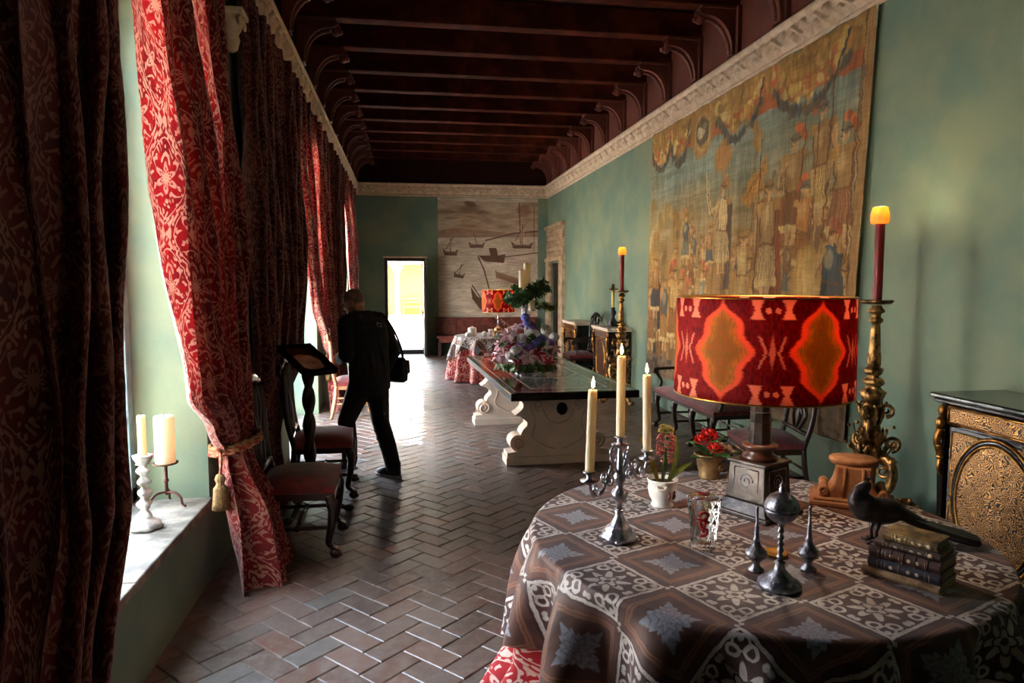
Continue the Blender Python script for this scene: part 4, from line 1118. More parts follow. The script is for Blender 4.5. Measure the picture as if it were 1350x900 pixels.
# ---- torcheres: tall gilt scrolled floor candlesticks
def leaf_strip(m, base, tip, width, curl, n=9, M=None):
    """a carved acanthus leaf as a bent tapering blade"""
    b, t = Vector(base), Vector(tip); d = t - b; side = d.cross(Vector((0, 0, 1)))
    if side.length < 1e-4: side = Vector((0, 1, 0))
    side.normalize(); out = side.cross(d).normalized()
    A = np.zeros((n, 5, 3))
    for i in range(n):
        s = i / (n - 1); w = width * math.sin(PI * (0.12 + 0.88 * s)) * (1 + 0.18 * math.sin(s * 22))
        c = b + d * s + out * (curl * s * s)
        for k in range(5):
            q = (k - 2) / 2
            A[i, k] = c + side * (w * q) + out * (0.25 * width * (1 - q * q))
    m.grid(A, M=M)
def make_torchere(label, loc, rz, group):
    t = thing('torchere', label, 'floor candlestick', loc, rz, group)
    m = MB(); m.lathe([(0.02, 1.555), (0.085, 1.56), (0.10, 1.575), (0.098, 1.585), (0.06, 1.578), (0.0, 1.576)], 28, mod=lambda a, z: 1 + 0.05 * math.cos(10 * a)); m.build('drip_pan', 'old_gilt', t)
    m = MB(); m.lathe([(0.0, 1.55), (0.032, 1.55), (0.036, 1.535), (0.05, 1.52), (0.05, 1.505), (0.03, 1.495), (0.028, 1.475), (0.044, 1.46), (0.042, 1.44), (0.026, 1.43), (0.030, 1.38), (0.036, 1.25), (0.042, 1.16), (0.03, 1.14)], 24, mod=lambda a, z: 1 + (0.05 * math.cos(8 * a) if z < 1.42 else 0))
    m.build('stem', 'old_gilt', t)
    m = MB(); m.lathe([(0.03, 1.15), (0.055, 1.13), (0.05, 1.10), (0.032, 1.085), (0.06, 1.065), (0.066, 1.04), (0.04, 1.015), (0.05, 1.0), (0.075, 0.98), (0.06, 0.94), (0.05, 0.9)], 24, mod=lambda a, z: 1 + 0.12 * math.cos(6 * a + z * 30))
    for k in range(8):
        a = k * PI / 4; leaf_strip(m, (0.03 * math.cos(a), 0.03 * math.sin(a), 1.12), (0.05 * math.cos(a), 0.05 * math.sin(a), 1.24), 0.018, 0.01)
    m.build('knop', 'old_gilt', t)
    m = MB(); m.lathe([(0.04, 0.95), (0.05, 0.86), (0.045, 0.78), (0.065, 0.68), (0.055, 0.62), (0.075, 0.56), (0.06, 0.52), (0.045, 0.48)], 18, mod=lambda a, z: 1 + 0.16 * math.cos(3 * a))
    for k in range(6):
        a = k * 2 * PI / 6
        for z0, z1, r0, r1, q in ((0.76, 0.90, 0.05, 0.105, 0), (0.62, 0.75, 0.06, 0.135, 0.5), (0.53, 0.62, 0.07, 0.16, 0), (0.56, 0.49, 0.06, 0.15, 0.5)):
            b = a + q * PI / 3; leaf_strip(m, (r0 * math.cos(b), r0 * math.sin(b), z0), (r1 * math.cos(b), r1 * math.sin(b), z1), 0.026, 0.03)
            m.ball((r1 * math.cos(b), r1 * math.sin(b), z1), 0.012, 8, 6)
    for k in range(3):
        a = k * 2 * PI / 3 + 0.5; M = RZ(a)
        m.tube(spiral(0.085, 0.86, 0.045, 0.008, -PI / 2, 1.4), [0.014 - 0.008 * i / 27 for i in range(28)], 8, M=M)
        m.tube(spiral(0.125, 0.64, 0.05, 0.010, -PI / 2, 1.5), [0.016 - 0.009 * i / 27 for i in range(28)], 8, M=M)
    m.build('foliage', 'old_gilt', t)
    # openwork cartouche of C-scrolls
    m = MB(); m.lathe([(0.05, 0.54), (0.04, 0.45), (0.035, 0.32), (0.055, 0.25), (0.03, 0.22)], 14)
    for k in range(3):
        a = k * 2 * PI / 3; M = RZ(a)
        for s in (1,):
            pts = bez([(0.03, 0, 0.55), (0.11, 0, 0.545), (0.145, 0, 0.46), (0.125, 0, 0.36), (0.07, 0, 0.31), (0.05, 0, 0.25)], 8)
            m.tube(pts, [0.024 + 0.008 * math.sin(PI * i / (len(pts) - 1)) for i in range(len(pts))], 10, M=M)
            m.tube(spiral(0.085, 0.46, 0.048, 0.010, PI / 2, -1.5), [0.016 - 0.009 * i / 27 for i in range(28)], 8, M=M)
            m.tube(spiral(0.075, 0.36, 0.035, 0.008, -PI / 2, 1.4), [0.012 - 0.006 * i / 27 for i in range(28)], 8, M=M)
        m.ball((0.135, 0, 0.53), (0.028, 0.03, 0.035), 10, 8, M=M)
    m.build('cartouche', 'old_gilt', t)
    for k in range(3):      # three scrolled legs, each ending in a ribbed shell
        a = k * 2 * PI / 3 + 0.25; M = RZ(a)
        m = MB(); pts = bez([(0.03, 0, 0.30), (0.09, 0, 0.27), (0.15, 0, 0.20), (0.175, 0, 0.10), (0.235, 0, 0.03), (0.29, 0, 0.045)], 8)
        m.tube(pts, [0.04 - 0.016 * i / (len(pts) - 1) for i in range(len(pts))], 10, M=M)
        m.ball((0.245, 0, 0.02), (0.04, 0.035, 0.02), 12, 8, M=M)
        lg = m.build('leg', 'old_gilt', t)
        m = MB(); n = 40; A = np.zeros((10, n, 3))
        for i in range(10):
            for q in range(n):
                th = -2.5 + 5.0 * q / (n - 1); rr = 0.012 + 0.092 * i / 9
                rib = 0.010 * math.cos(th * 9) * i / 9
                A[i, q] = (0.215 + rr * math.cos(th) * 0.9, rib + 0.045 * (1 - (i / 9) ** 2) - 0.02, 0.20 + rr * math.sin(th))
        m.grid(A); 
        for q in range(9): 
            th = -2.5 + 5.0 * q / 8; m.tube([(0.215 + r_ * math.cos(th) * 0.9, 0.045 * (1 - ((r_ - 0.012) / 0.092) ** 2) - 0.025, 0.20 + r_ * math.sin(th)) for r_ in np.linspace(0.015, 0.105, 6)], [0.004 + 0.0017 * j for j in range(6)], 6)
        m.tube(spiral(0.215, 0.20, 0.03, 0.006, 0, 1.5), 0.009, 8)
        o = m.build('shell', 'old_gilt', lg); o.rotation_euler = (0, 0, a)
    return t
t1 = make_torchere('tall gilt torchere with scrolled shell feet, beside the inlaid cabinet on the right', (3.05, 4.15, 0), -1.0, 'gilt torcheres')
cp(t1, (2.99, 9.4, 0), 0.6, 'tall gilt torchere standing behind the marble table, in front of the dark wall cabinets')
candle('thick red candle with a glowing melted yellow top on the nearest torchere', (3.05, 4.15, 1.577), 0.030, 0.61, 'red_wax', 3.0, 'torchere candles', lit_top=True)
candle('red candle with a glowing yellow top on the far torchere behind the marble table', (2.99, 9.4, 1.577), 0.030, 0.61, 'red_wax', 2.6, 'torchere candles', lit_top=True)
m = MB(); m.tube(bez([(XR - 0.01, 4.02, 0.62), (XR - 0.012, 3.99, 0.45), (XR - 0.012, 3.90, 0.2), (XR - 0.02, 3.86, 0.02)], 8), 0.004, 6)
m.tube(bez([(XR - 0.01, 4.02, 0.62), (XR - 0.012, 4.0, 0.3), (XR - 0.02, 3.98, 0.02)], 8), 0.004, 6)
tag(m.build('electric_cord', 'black_lacquer'), 'thin dark electric cord hanging down the green wall beside the nearest torchere', 'cord')

# ------------------------------------------------------------------ inlaid cabinets against the right wall (front faces -x)
def ellipse_ring(m, cy, cz, ra, rb, x, w, h, n=56):
    """raised moulding in the plane x, half-axes ra (y) and rb (z)"""
    m.tube([(x, cy + ra * math.cos(q), cz + rb * math.sin(q)) for q in np.linspace(0, 2 * PI, n + 1)[:-1]], w, 8, closed=True, flat=h)
def make_cabinet(label, loc, w, d, h, top_mat, panel, gilt_body, group):
    t = thing('inlaid_cabinet', label, 'cabinet', loc, 0, group); hw = w / 2
    m = MB(); m.box(0.02, d, -hw + 0.03, hw - 0.03, 0.10, h - 0.05)
    m.prism([(-hw + 0.03, 0.02), (-hw + 0.03, 0.14), (hw - 0.03, 0.14), (hw - 0.03, 0.02), (hw - 0.16, 0.02), (hw - 0.24, 0.07), (0.06, 0.085), (0, 0.05), (-0.06, 0.085), (-hw + 0.24, 0.07), (-hw + 0.16, 0.02)], -0.005, d, 'x')
    for s in (-1, 1):      # canted corner stiles
        m.prism([(-0.01, s * (hw - 0.05)), (0.0, s * (hw - 0.01)), (0.05, s * hw), (0.08, s * hw), (0.08, s * (hw - 0.06))], 0.0, h - 0.05, 'z')
    m.build('body', 'black_lacquer', t, bevel=0.004)
    m = MB(); m.box(-0.045, d + 0.0, -hw - 0.035, hw + 0.035, h - 0.028, h); m.box(-0.03, d, -hw - 0.02, hw + 0.02, h - 0.055, h - 0.03)
    m.build('top', top_mat, t, bevel=0.008)
    m = MB(); m.box(-0.008, 0.03, -hw + 0.075, hw - 0.075, h - 0.155, h - 0.075); fz = m.build('frieze', 'boulle_inlay' if gilt_body else panel, t)
    m = MB()
    for z in (h - 0.16, h - 0.07): m.tube([(-0.008, -hw + 0.07, z), (-0.008, hw - 0.07, z)], 0.008, 6)
    for y in (-hw + 0.07, hw - 0.07): m.tube([(-0.008, y, h - 0.16), (-0.008, y, h - 0.07)], 0.008, 6)
    m.build('frieze_moulding', 'gilt', fz)
    cz = 0.165 + (h - 0.20 - 0.165) / 2; rb = (h - 0.20 - 0.165) / 2 - 0.03; ra = min(hw - 0.15, rb * 0.74)
    m = MB(); m.box(0.0, 0.03, -hw + 0.075, hw - 0.075, 0.15, h - 0.18); dr = m.build('door', 'black_lacquer' if gilt_body else 'walnut', t, bevel=0.003)
    # corner panels around the oval
    for sy in (-1, 1):
        for sz in (-1, 1):
            m = MB(); E1, E2 = ra + 0.045, rb + 0.03
            y1 = hw - 0.10; z1 = (h - 0.20 - 0.165) / 2 - 0.005
            pts = []
            z_at = lambda y: E2 * math.sqrt(max(0, 1 - (y / E1) ** 2)) if abs(y) < E1 else 0.03
            ys_ = np.linspace(0.05, y1, 14)
            pts = [(y, max(z_at(y), 0.04)) for y in ys_ if max(z_at(y), 0.04) < z1] + [(y1, z1)]
            y_start = pts[0][0]; pts.append((y_start, z1))
            m.prism([(sy * y, cz + sz * z) for y, z in pts], -0.006, 0.01, 'x')
            m.build('corner_panel', 'boulle_inlay' if gilt_body else panel, dr)
            if gilt_body:
                m = MB(); m.tube([(-0.007, sy * y, cz + sz * z) for y, z in pts], 0.005, 6, closed=True); m.build('corner_moulding', 'gilt', dr)
    m = MB(); n = 40; A = np.zeros((8, n, 3))
    for i in range(8):
        for q in range(n):
            a = 2 * PI * q / n; f = i / 7
            A[i, q] = (-0.012 - 0.014 * (1 - f * f), ra * f * math.cos(a), cz + rb * f * math.sin(a))
    m.grid(A, closed_u=True); m.build('oval_medallion', 'boulle_inlay' if gilt_body else panel, dr)
    m = MB(); ellipse_ring(m, 0, cz, ra + 0.004, rb + 0.004, -0.012, 0.008, 1.0); ellipse_ring(m, 0, cz, ra + 0.04, rb + 0.04, -0.008, 0.009, 1.0)
    m.build('oval_moulding', 'gilt', dr)
    m = MB(); ellipse_ring(m, 0, cz, ra + 0.022, rb + 0.022, -0.004, 0.016, 0.7); m.build('oval_band', 'black_lacquer', dr)
    for s in (-1, 1):
        m = MB(); yb = s * (hw - 0.03)
        m.ball((-0.012, yb, h - 0.10), (0.022, 0.026, 0.035), 10, 8); m.ball((-0.02, yb, h - 0.17), (0.026, 0.026, 0.04), 10, 8)
        m.tube(bez([(-0.015, yb, h - 0.20), (-0.03, yb + s * 0.01, h - 0.27), (-0.012, yb, h - 0.36), (-0.02, yb, h - 0.42), (-0.005, yb, h - 0.47)], 6), [0.024 - 0.0006 * i for i in range(25)], 8)
        for z in (h - 0.24, h - 0.30, h - 0.36): m.ball((-0.025, yb + 0.015 * math.sin(z * 40), z), (0.018, 0.024, 0.016), 8, 6)
        m.build('corner_mount', 'gilt', t)
        m = MB(); m.tube(bez([(-0.01, yb, 0.30), (-0.03, yb, 0.2), (-0.015, yb, 0.1), (-0.03, yb, 0.02)], 6), 0.016, 8); m.build('foot_mount', 'gilt', t)
    m = MB(); m.tube([(-0.012, -hw + 0.08, 0.145), (-0.012, hw - 0.08, 0.145)], 0.007, 6)
    m.build('base_moulding', 'gilt', t)
    for s in (-1, 1):
        m = MB(); m.lathe([(0.022, 0), (0.018, 0.012), (0.0, 0.018)], 12, M=T(0, s * (hw - 0.115), cz) @ RY(-PI / 2)); m.build('boss', 'gilt', dr)
    return t
make_cabinet('black and gilt inlaid cabinet with oval medallion at the right edge', (3.0, 3.10, 0), 0.80, 0.44, 1.08, 'black_lacquer', 'walnut', True, 'wall cabinets')
make_cabinet('dark walnut cabinet with pale marble top and a candlestick standing on it', (3.08, 10.70, 0), 0.86, 0.36, 1.0, 'white_marble', 'walnut', False, 'wall cabinets')
make_cabinet('dark walnut cabinet with pale marble top, nearest the carved stone doorway', (3.08, 12.80, 0), 1.0, 0.36, 0.975, 'white_marble', 'walnut', False, 'wall cabinets')

t = thing('candlestick', 'dark bronze candlestick with a pale candle sleeve on the far wall cabinet', 'candlestick', (3.27, 10.72, 1.0))
m = MB(); m.lathe([(0.09, 0), (0.095, 0.02), (0.06, 0.05), (0.07, 0.08), (0.04, 0.12), (0.028, 0.16), (0.05, 0.20), (0.055, 0.23), (0.03, 0.27), (0.035, 0.30), (0.0, 0.30)], 20, mod=lambda a, z: 1 + 0.06 * math.cos(6 * a))
for k in range(3):
    m.tube(spiral(0.085, 0.05, 0.035, 0.008, PI / 2, -1.3), 0.012, 8, M=RZ(k * 2.09))
m.build('base', 'bronze', t)
m = MB(); m.lathe([(0.024, 0.29), (0.024, 0.58), (0.0, 0.58)], 16); m.build('sleeve', 'yellow_wax', t)
m = MB(); m.lathe([(0.03, 0.57), (0.075, 0.585), (0.08, 0.60), (0.03, 0.605), (0.02, 0.67), (0.0, 0.675)], 20); m.build('drip_pan', 'old_brass', t)

# ------------------------------------------------------------------ chairs (front faces +x)
def cabriole(x, y, h, sx, sy, th=0.03):
    m = MB()
    pts = bez([(x, y, h), (x + sx * 0.022, y + sy * 0.012, h - 0.08), (x + sx * 0.012, y + sy * 0.006, h * 0.52), (x - sx * 0.008, y - sy * 0.004, h * 0.26), (x + sx * 0.012, y + sy * 0.006, 0.075), (x + sx * 0.03, y + sy * 0.01, 0.05)], 7)
    n = len(pts); m.tube(pts, [th * (1.15 - 0.62 * min(1, (i / (n - 1)) * 1.25)) for i in range(n)], 10)
    m.ball((x + sx * 0.035, y + sy * 0.012, 0.032), (0.038, 0.034, 0.032), 12, 8)
    for k in (-1, 0, 1): m.tube([(x + sx * 0.015, y + sy * 0.008 + 0.016 * k, 0.075), (x + sx * 0.055, y + sy * 0.012 + 0.02 * k, 0.055), (x + sx * 0.068, y + sy * 0.012 + 0.02 * k, 0.02)], 0.009, 6)
    m.ball((x + sx * 0.02, y + sy * 0.012, h - 0.06), (0.036, 0.034, 0.05), 10, 8)
    return m
def make_chair(label, loc, rz, seat_mat, wood='chair_wood', arms=False, group='carved chairs', back_h=1.07, w=0.54):
    t = thing('carved_chair', label, 'chair', loc, rz, group); hw = w / 2; d = 0.46
    m = MB(); A = np.zeros((13, 13, 3))
    for i in range(13):
        for j in range(13):
            a, b = i / 12 * 2 - 1, j / 12 * 2 - 1
            q = 1 - 0.12 * (1 - a) / 2
            A[i, j] = (a * d / 2, b * hw * q, 0.462 + 0.055 * (1 - abs(a) ** 4) * (1 - abs(b) ** 4))
    m.grid(A)
    m.prism([(-d / 2, -hw * 0.88), (d / 2, -hw), (d / 2, hw), (-d / 2, hw * 0.88)], 0.415, 0.462, 'z')
    m.build('seat', seat_mat, t, bevel=0.006)
    m = MB(); m.prism([(-d / 2 + 0.01, -hw * 0.86), (d / 2 - 0.01, -hw + 0.01), (d / 2 - 0.01, hw - 0.01), (-d / 2 + 0.01, hw * 0.86)], 0.37, 0.418, 'z')
    pts = [(-hw + 0.02, 0.38)] + [(q, 0.36 - 0.035 * abs(math.cos(q / hw * PI * 1.5))) for q in np.linspace(-hw + 0.04, hw - 0.04, 17)] + [(hw - 0.02, 0.38)]
    m.prism(pts, d / 2 - 0.03, d / 2 - 0.005, 'x')
    m.build('seat_rail', wood, t, bevel=0.004)
    for s in (-1, 1):
        cabriole(d / 2 - 0.035, s * (hw - 0.035), 0.40, 1, s * 0.5).build('leg', wood, t)
        m = MB(); m.tube(bez([(-d / 2 + 0.02, s * hw * 0.82, 0.42), (-d / 2, s * hw * 0.82, 0.22), (-d / 2 - 0.05, s * hw * 0.84, 0.0)], 6), [0.023 - 0.0003 * i for i in range(13)], 8); m.build('leg', wood, t)
    m = MB()
    for s in (-1, 1):
        m.tube([(d / 2 - 0.04, s * (hw - 0.045), 0.19), (-d / 2 - 0.01, s * hw * 0.82, 0.19)], 0.013, 8)
        m.ball((0, s * (hw - 0.05), 0.19), 0.022, 8, 6)
    m.tube([(0, -hw + 0.05, 0.19), (0, -0.1, 0.19), (0, 0, 0.20), (0, 0.1, 0.19), (0, hw - 0.05, 0.19)], [0.012, 0.018, 0.026, 0.018, 0.012], 8)
    m.tube([(-d / 2 - 0.005, -hw * 0.82, 0.24), (-d / 2 - 0.005, hw * 0.82, 0.24)], 0.011, 8)
    m.build('stretcher', wood, t)
    # back: curved stiles, rolled crest, pierced vase splat
    m = MB(); bx = lambda z: -d / 2 + 0.02 - 0.11 * ((z - 0.42) / (back_h - 0.42)) ** 1.3 - 0.02 * math.sin((z - 0.42) * 8)
    for s in (-1, 1):
        zs_ = np.linspace(0.40, back_h - 0.03, 12)
        m.tube([(bx(z) if z > 0.42 else -d / 2 + 0.02, s * (hw * 0.82 + 0.03 * math.sin((z - 0.42) * 5)), z) for z in zs_], 0.021, 8)
    cr = [(bx(back_h) + 0.0, y, back_h - 0.02 + 0.05 * math.cos(y / hw * PI * 0.55) * (1 if abs(y) < hw * 0.5 else 0.55)) for y in np.linspace(-hw * 0.98, hw * 0.98, 21)]
    m.tube(cr, [0.018 + 0.016 * math.cos((i - 10) / 10 * PI / 2) for i in range(21)], 10)
    for s in (-1, 1): m.tube(spiral(s * hw * 0.92, back_h - 0.05, 0.045, 0.01, PI / 2, -s * 1.3, y=bx(back_h), plane='yz'), 0.014, 8)
    m.tube([(bx(0.5), -hw * 0.82, 0.53), (bx(0.5), hw * 0.82, 0.53)], 0.018, 8)
    m.build('backrest', wood, t)
    m = MB()
    for s in (-1, 1):
        pts = bez([(bx(0.54), s * 0.05, 0.54), (bx(0.64), s * 0.12, 0.66), (bx(0.76), s * 0.045, 0.78), (bx(0.88), s * 0.11, 0.90), (bx(1.0), s * 0.07, back_h - 0.02)], 7)
        m.tube(pts, 0.017, 8); m.tube(spiral(s * 0.055, 0.68, 0.04, 0.01, 0 if s > 0 else PI, s * 1.4, y=bx(0.68), plane='yz'), 0.010, 6)
    m.tube([(bx(z), 0, z) for z in np.linspace(0.54, back_h, 8)], [0.014, 0.02, 0.026, 0.02, 0.014, 0.02, 0.026, 0.016], 8)
    m.tube([(bx(0.78), -0.07, 0.78), (bx(0.78), 0.07, 0.78)], 0.016, 8)
    m.build('splat', wood, t)
    if arms:
        for s in (-1, 1):
            m = MB(); m.tube(bez([(bx(0.72), s * hw * 0.9, 0.72), (-0.02, s * (hw + 0.02), 0.70), (0.14, s * (hw + 0.03), 0.71), (0.19, s * (hw + 0.03), 0.68)], 7), 0.020, 8)
            m.tube(spiral(0.165, 0.675, 0.035, 0.01, PI / 2, -1.2, y=s * (hw + 0.03)), 0.014, 8)
            m.tube(bez([(0.12, s * (hw + 0.02), 0.69), (0.09, s * hw, 0.58), (0.13, s * (hw - 0.02), 0.44)], 6), 0.016, 8); m.build('arm', wood, t)
    return t
make_chair('near carved dark chair with dark red seat, its back against the tied damask curtain', (-0.67, 4.55, 0), 0.0, 'red_velvet')
make_chair('carved dark chair with patterned red seat, behind the caption stand and next to the man', (-0.66, 5.74, 0), 0.06, 'chair_damask')
make_chair('sunlit carved chair with red seat beside the glowing curtain, left of the man', (-0.66, 9.05, 0), 0.1, 'red_velvet', wood='sunlit_wood')
make_chair('dark armchair with dark red seat standing between the two far wall cabinets', (2.98, 11.75, 0), PI, 'red_velvet', arms=True, back_h=1.12)
make_chair('dark carved chair with plum seat behind the lamp, against the wall below the tapestry', (2.86, 5.15, 0), PI - 0.15, 'plum_velvet', back_h=1.0)

# long upholstered bench with scrolled arms under the tapestry
t = thing('upholstered_bench', 'long dark bench with plum seat, scrolled arms and cabriole legs under the tapestry', 'bench', (3.13, 7.02, 0))
L = 1.62; m = MB(); A = np.zeros((9, 25, 3))
for i in range(9):
    for j in range(25):
        a, b = i / 8 * 2 - 1, j / 24 * 2 - 1
        A[i, j] = (a * 0.23, b * L / 2, 0.465 + 0.05 * (1 - abs(a) ** 4) * (1 - abs(b) ** 8))
m.grid(A); m.box(-0.23, 0.23, -L / 2, L / 2, 0.425, 0.465); m.build('seat', 'plum_velvet', t, bevel=0.008)
m = MB(); m.box(-0.22, 0.22, -L / 2 + 0.01, L / 2 - 0.01, 0.385, 0.427); m.build('seat_rail', 'chair_wood', t)
for y in (-0.76, -0.27, 0.22, 0.74):
    cabriole(-0.19, y, 0.40, -1, 0.0, 0.032).build('leg', 'chair_wood', t)
    m = MB(); m.tube([(0.19, y, 0.42), (0.19, y, 0.2), (0.215, y, 0)], [0.024, 0.02, 0.018], 8); m.build('leg', 'chair_wood', t)
m = MB()
for y in (-0.76, -0.27, 0.22, 0.74): m.tube([(-0.18, y, 0.17), (0.19, y, 0.17)], 0.013, 8)
m.tube([(0.19, -0.76, 0.22), (0.19, 0.74, 0.22)], 0.012, 8); m.tube([(0.0, -0.76, 0.17), (0.0, 0.74, 0.17)], 0.013, 8)
m.build('stretcher', 'chair_wood', t)
for s in (-1, 1):
    m = MB(); y = s * (L / 2 - 0.02)
    m.tube(bez([(0.2, y, 0.42), (0.21, y, 0.6), (0.19, y + s * 0.05, 0.68), (0.0, y + s * 0.06, 0.685), (-0.19, y + s * 0.05, 0.68)], 7), 0.018, 8)
    m.tube(bez([(-0.17, y, 0.44), (-0.14, y + s * 0.015, 0.54), (-0.19, y + s * 0.05, 0.64), (-0.20, y + s * 0.05, 0.68)], 7), 0.018, 8)
    m.tube(spiral(-0.19, 0.655, 0.03, 0.008, PI / 2, 1.2, y=y + s * 0.05), 0.013, 8); m.build('arm', 'chair_wood', t)

# ------------------------------------------------------------------ caption stand with twisted post
t = thing('caption_stand', 'tilted caption frame on a twisted wooden post, between the two carved chairs', 'stand', (-0.70, 5.20, 0.0), math.radians(-50))
m = MB()
for s in range(2):
    m.tube([(0.022 * math.cos(z * 16 + s * PI), 0.022 * math.sin(z * 16 + s * PI), z) for z in np.linspace(0.22, 1.04, 60)], 0.026, 8)
m.lathe([(0.03, 0.12), (0.05, 0.15), (0.06, 0.19), (0.035, 0.23)], 16); m.lathe([(0.045, 1.03), (0.05, 1.06), (0.03, 1.10)], 16)
m.build('post', 'chair_wood', t)
for k in range(3):
    a = k * 2 * PI / 3 + 0.9
    m = MB(); m.tube(bez([(0.02, 0, 0.18), (0.11, 0, 0.16), (0.19, 0, 0.06), (0.26, 0, 0.025)], 7), [0.03 - 0.0006 * i for i in range(22)], 8, M=RZ(a)); m.ball((0.27, 0, 0.028), (0.04, 0.03, 0.028), 10, 8, M=RZ(a)); m.build('foot', 'chair_wood', t)
tilt = T(0.0, 0.0, 1.15) @ RY(math.radians(25))
m = MB(); m.box(-0.18, 0.18, -0.12, 0.12, -0.03, -0.015, M=tilt)
for a in ((-0.195, 0.195, -0.135, -0.11), (-0.195, 0.195, 0.11, 0.135), (-0.195, -0.17, -0.135, 0.135), (0.17, 0.195, -0.135, 0.135)): m.box(*a, -0.03, 0.012, M=tilt)
m.build('frame', 'black_lacquer', t)
m = MB(); m.box(-0.17, 0.17, -0.108, 0.108, -0.016, -0.010, M=tilt); sh = m.build('caption_sheet', 'dark_wood', t)
m = MB(); m.prism([(-0.06, -0.08), (0.10, -0.09), (0.15, -0.02), (0.12, 0.07), (0.02, 0.09), (-0.05, 0.05), (-0.08, -0.02)], -0.010, -0.0085, 'z', M=tilt); m.build('printed_shape', 'paper', sh)

# ------------------------------------------------------------------ inlaid marble table on scrolled supports
t = thing('marble_table', 'long inlaid dark marble table on white scrolled supports in the middle of the hall', 'table', (1.345, 7.03, 0), math.radians(1.8))
m = MB(); m.box(-0.55, 0.55, -1.48, 1.48, 0.735, 0.80); m.build('tabletop', 'inlaid_marble', t, bevel=0.008)
def support_outline():
    R = [(0.44, 0.735), (0.46, 0.71), (0.455, 0.67)]
    for k in range(9):      # concave sweep under the top
        a = k / 8; R.append((0.455 - 0.12 * math.sin(PI * a * 0.9), 0.67 - 0.20 * a))
    R += [(0.36, 0.45), (0.30, 0.40), (0.30, 0.37)]
    R += [(0.34, 0.33), (0.36, 0.29)]
    for k in range(13):     # volute
        a = PI * 0.62 - k / 12 * PI * 1.25; R.append((0.385 + 0.078 * math.cos(a), 0.205 + 0.078 * math.sin(a)))
    R += [(0.40, 0.125), (0.49, 0.115), (0.49, 0.0)]
    return R + [(-x, z) for x, z in reversed(R)]
for y0, y1 in ((-0.70, -0.50), (1.18, 1.38)):
    cx_ = 0.05 if y0 < 0 else 0.0
    m = MB(); m.prism([(x + cx_, z) for x, z in support_outline()], y0, y1, 'y'); 
    m.box(cx_ - 0.50, cx_ + 0.50, y0 - 0.02, y1 + 0.02, 0.0, 0.075)
    for s in (-1, 1): 
        for yy in (y0 - 0.004, y1 + 0.004): m.tube(spiral(cx_ + s * 0.385, 0.205, 0.07, 0.012, PI / 2, s * 1.6, y=yy), 0.011, 8)
    sp = m.build('support', 'white_marble', t, bevel=0.006)
    m = MB()
    for s in (-1, 1):
        pts = bez([(cx_ + s * 0.10, y0 - 0.002, 0.70), (cx_ + s * 0.32, y0 - 0.002, 0.69), (cx_ + s * 0.27, y0 - 0.002, 0.54), (cx_ + s * 0.22, y0 - 0.002, 0.40), (cx_ + s * 0.25, y0 - 0.002, 0.26), (cx_ + s * 0.12, y0 - 0.002, 0.17), (cx_ + s * 0.03, y0 - 0.002, 0.14)], 8)
        m.tube(pts, 0.006, 6); m.tube(spiral(cx_ + s * 0.19, 0.56, 0.05, 0.012, -PI / 2, s * 1.2, y=y0 - 0.002), 0.006, 6)
        m.tube(bez([(cx_ + s * 0.15, y0 - 0.002, 0.52), (cx_ + s * 0.10, y0 - 0.002, 0.42), (cx_, y0 - 0.002, 0.38)], 6), 0.006, 6)
    m.build('carving', 'marble_line', sp)
    m = MB(); m.lathe([(0.052, 0), (0.052, 0.012), (0.046, 0.014), (0.040, 0.010), (0.0, 0.012)], 32, M=T(cx_ + 0.03, y0 - 0.004, 0.52) @ RX(PI / 2) @ SCL(1, 1.15, 1)); m.build('medallion', 'black_stone', sp)
# ------------------------------------------------------------------ round table near the camera, with its two cloths
TZ = 0.777
def round_cloth(mb, cx, cy, R, z_top, drop_fn, flare, fold, nfold, seed, ntheta=520, ntop=60, ndrop=60, hem_min=0.012, fstart=0.0):
    th = np.linspace(0, 2 * PI, ntheta + 1)[:-1]
    rows, uvs = [], []
    ph = 1.6 * vnoise(th * 3 / PI + 5, th * 0, seed) * 2
    ph = ph * np.minimum(1, np.minimum(th, 2 * PI - th) * 2)      # keep the seam closed
    f = 0.5 + 0.5 * np.cos(nfold * th + ph)
    f = f ** 1.3
    for i in range(ntop):
        r = max(0.002, (R - 0.02) * i / (ntop - 1)); x, y = cx + r * np.cos(th), cy + r * np.sin(th)
        wr = 0.0035 * (fbm(x * 5 + 3, y * 5 + 9, seed) - 0.47) * min(1, (R - r) / 0.05 + 0.2)
        rows.append(np.stack([x, y, z_top + wr], -1)); uvs.append(np.stack([x, y], -1))
    for k in range(1, 7):
        a = k / 6 * PI / 2; r = R - 0.02 + 0.02 * math.sin(a); z = z_top - 0.02 + 0.02 * math.cos(a)
        x, y = cx + r * np.cos(th), cy + r * np.sin(th); s = R - 0.02 + 0.02 * a
        rows.append(np.stack([x, y, z + 0 * th], -1)); uvs.append(np.stack([cx + s * np.cos(th), cy + s * np.sin(th)], -1))
    drop = np.array([drop_fn(t) for t in th])
    for k in range(1, ndrop + 1):
        q = k / ndrop; d = drop * q
        amp = fold * (1 - np.exp(-d / 0.10)) * (0.5 + d)
        r = R + flare * np.maximum(0, d - fstart) + amp * (f - 0.35) + 0.006 * np.sin(th * 47 + d * 9) * np.minimum(1, d * 5)
        z = np.maximum(z_top - 0.02 - d, hem_min)
        s = R + 0.012 + d
        rows.append(np.stack([cx + r * np.cos(th), cy + r * np.sin(th), z], -1)); uvs.append(np.stack([cx + s * np.cos(th), cy + s * np.sin(th)], -1))
    mb.grid(np.array(rows), uv=np.array(uvs), closed_u=True)
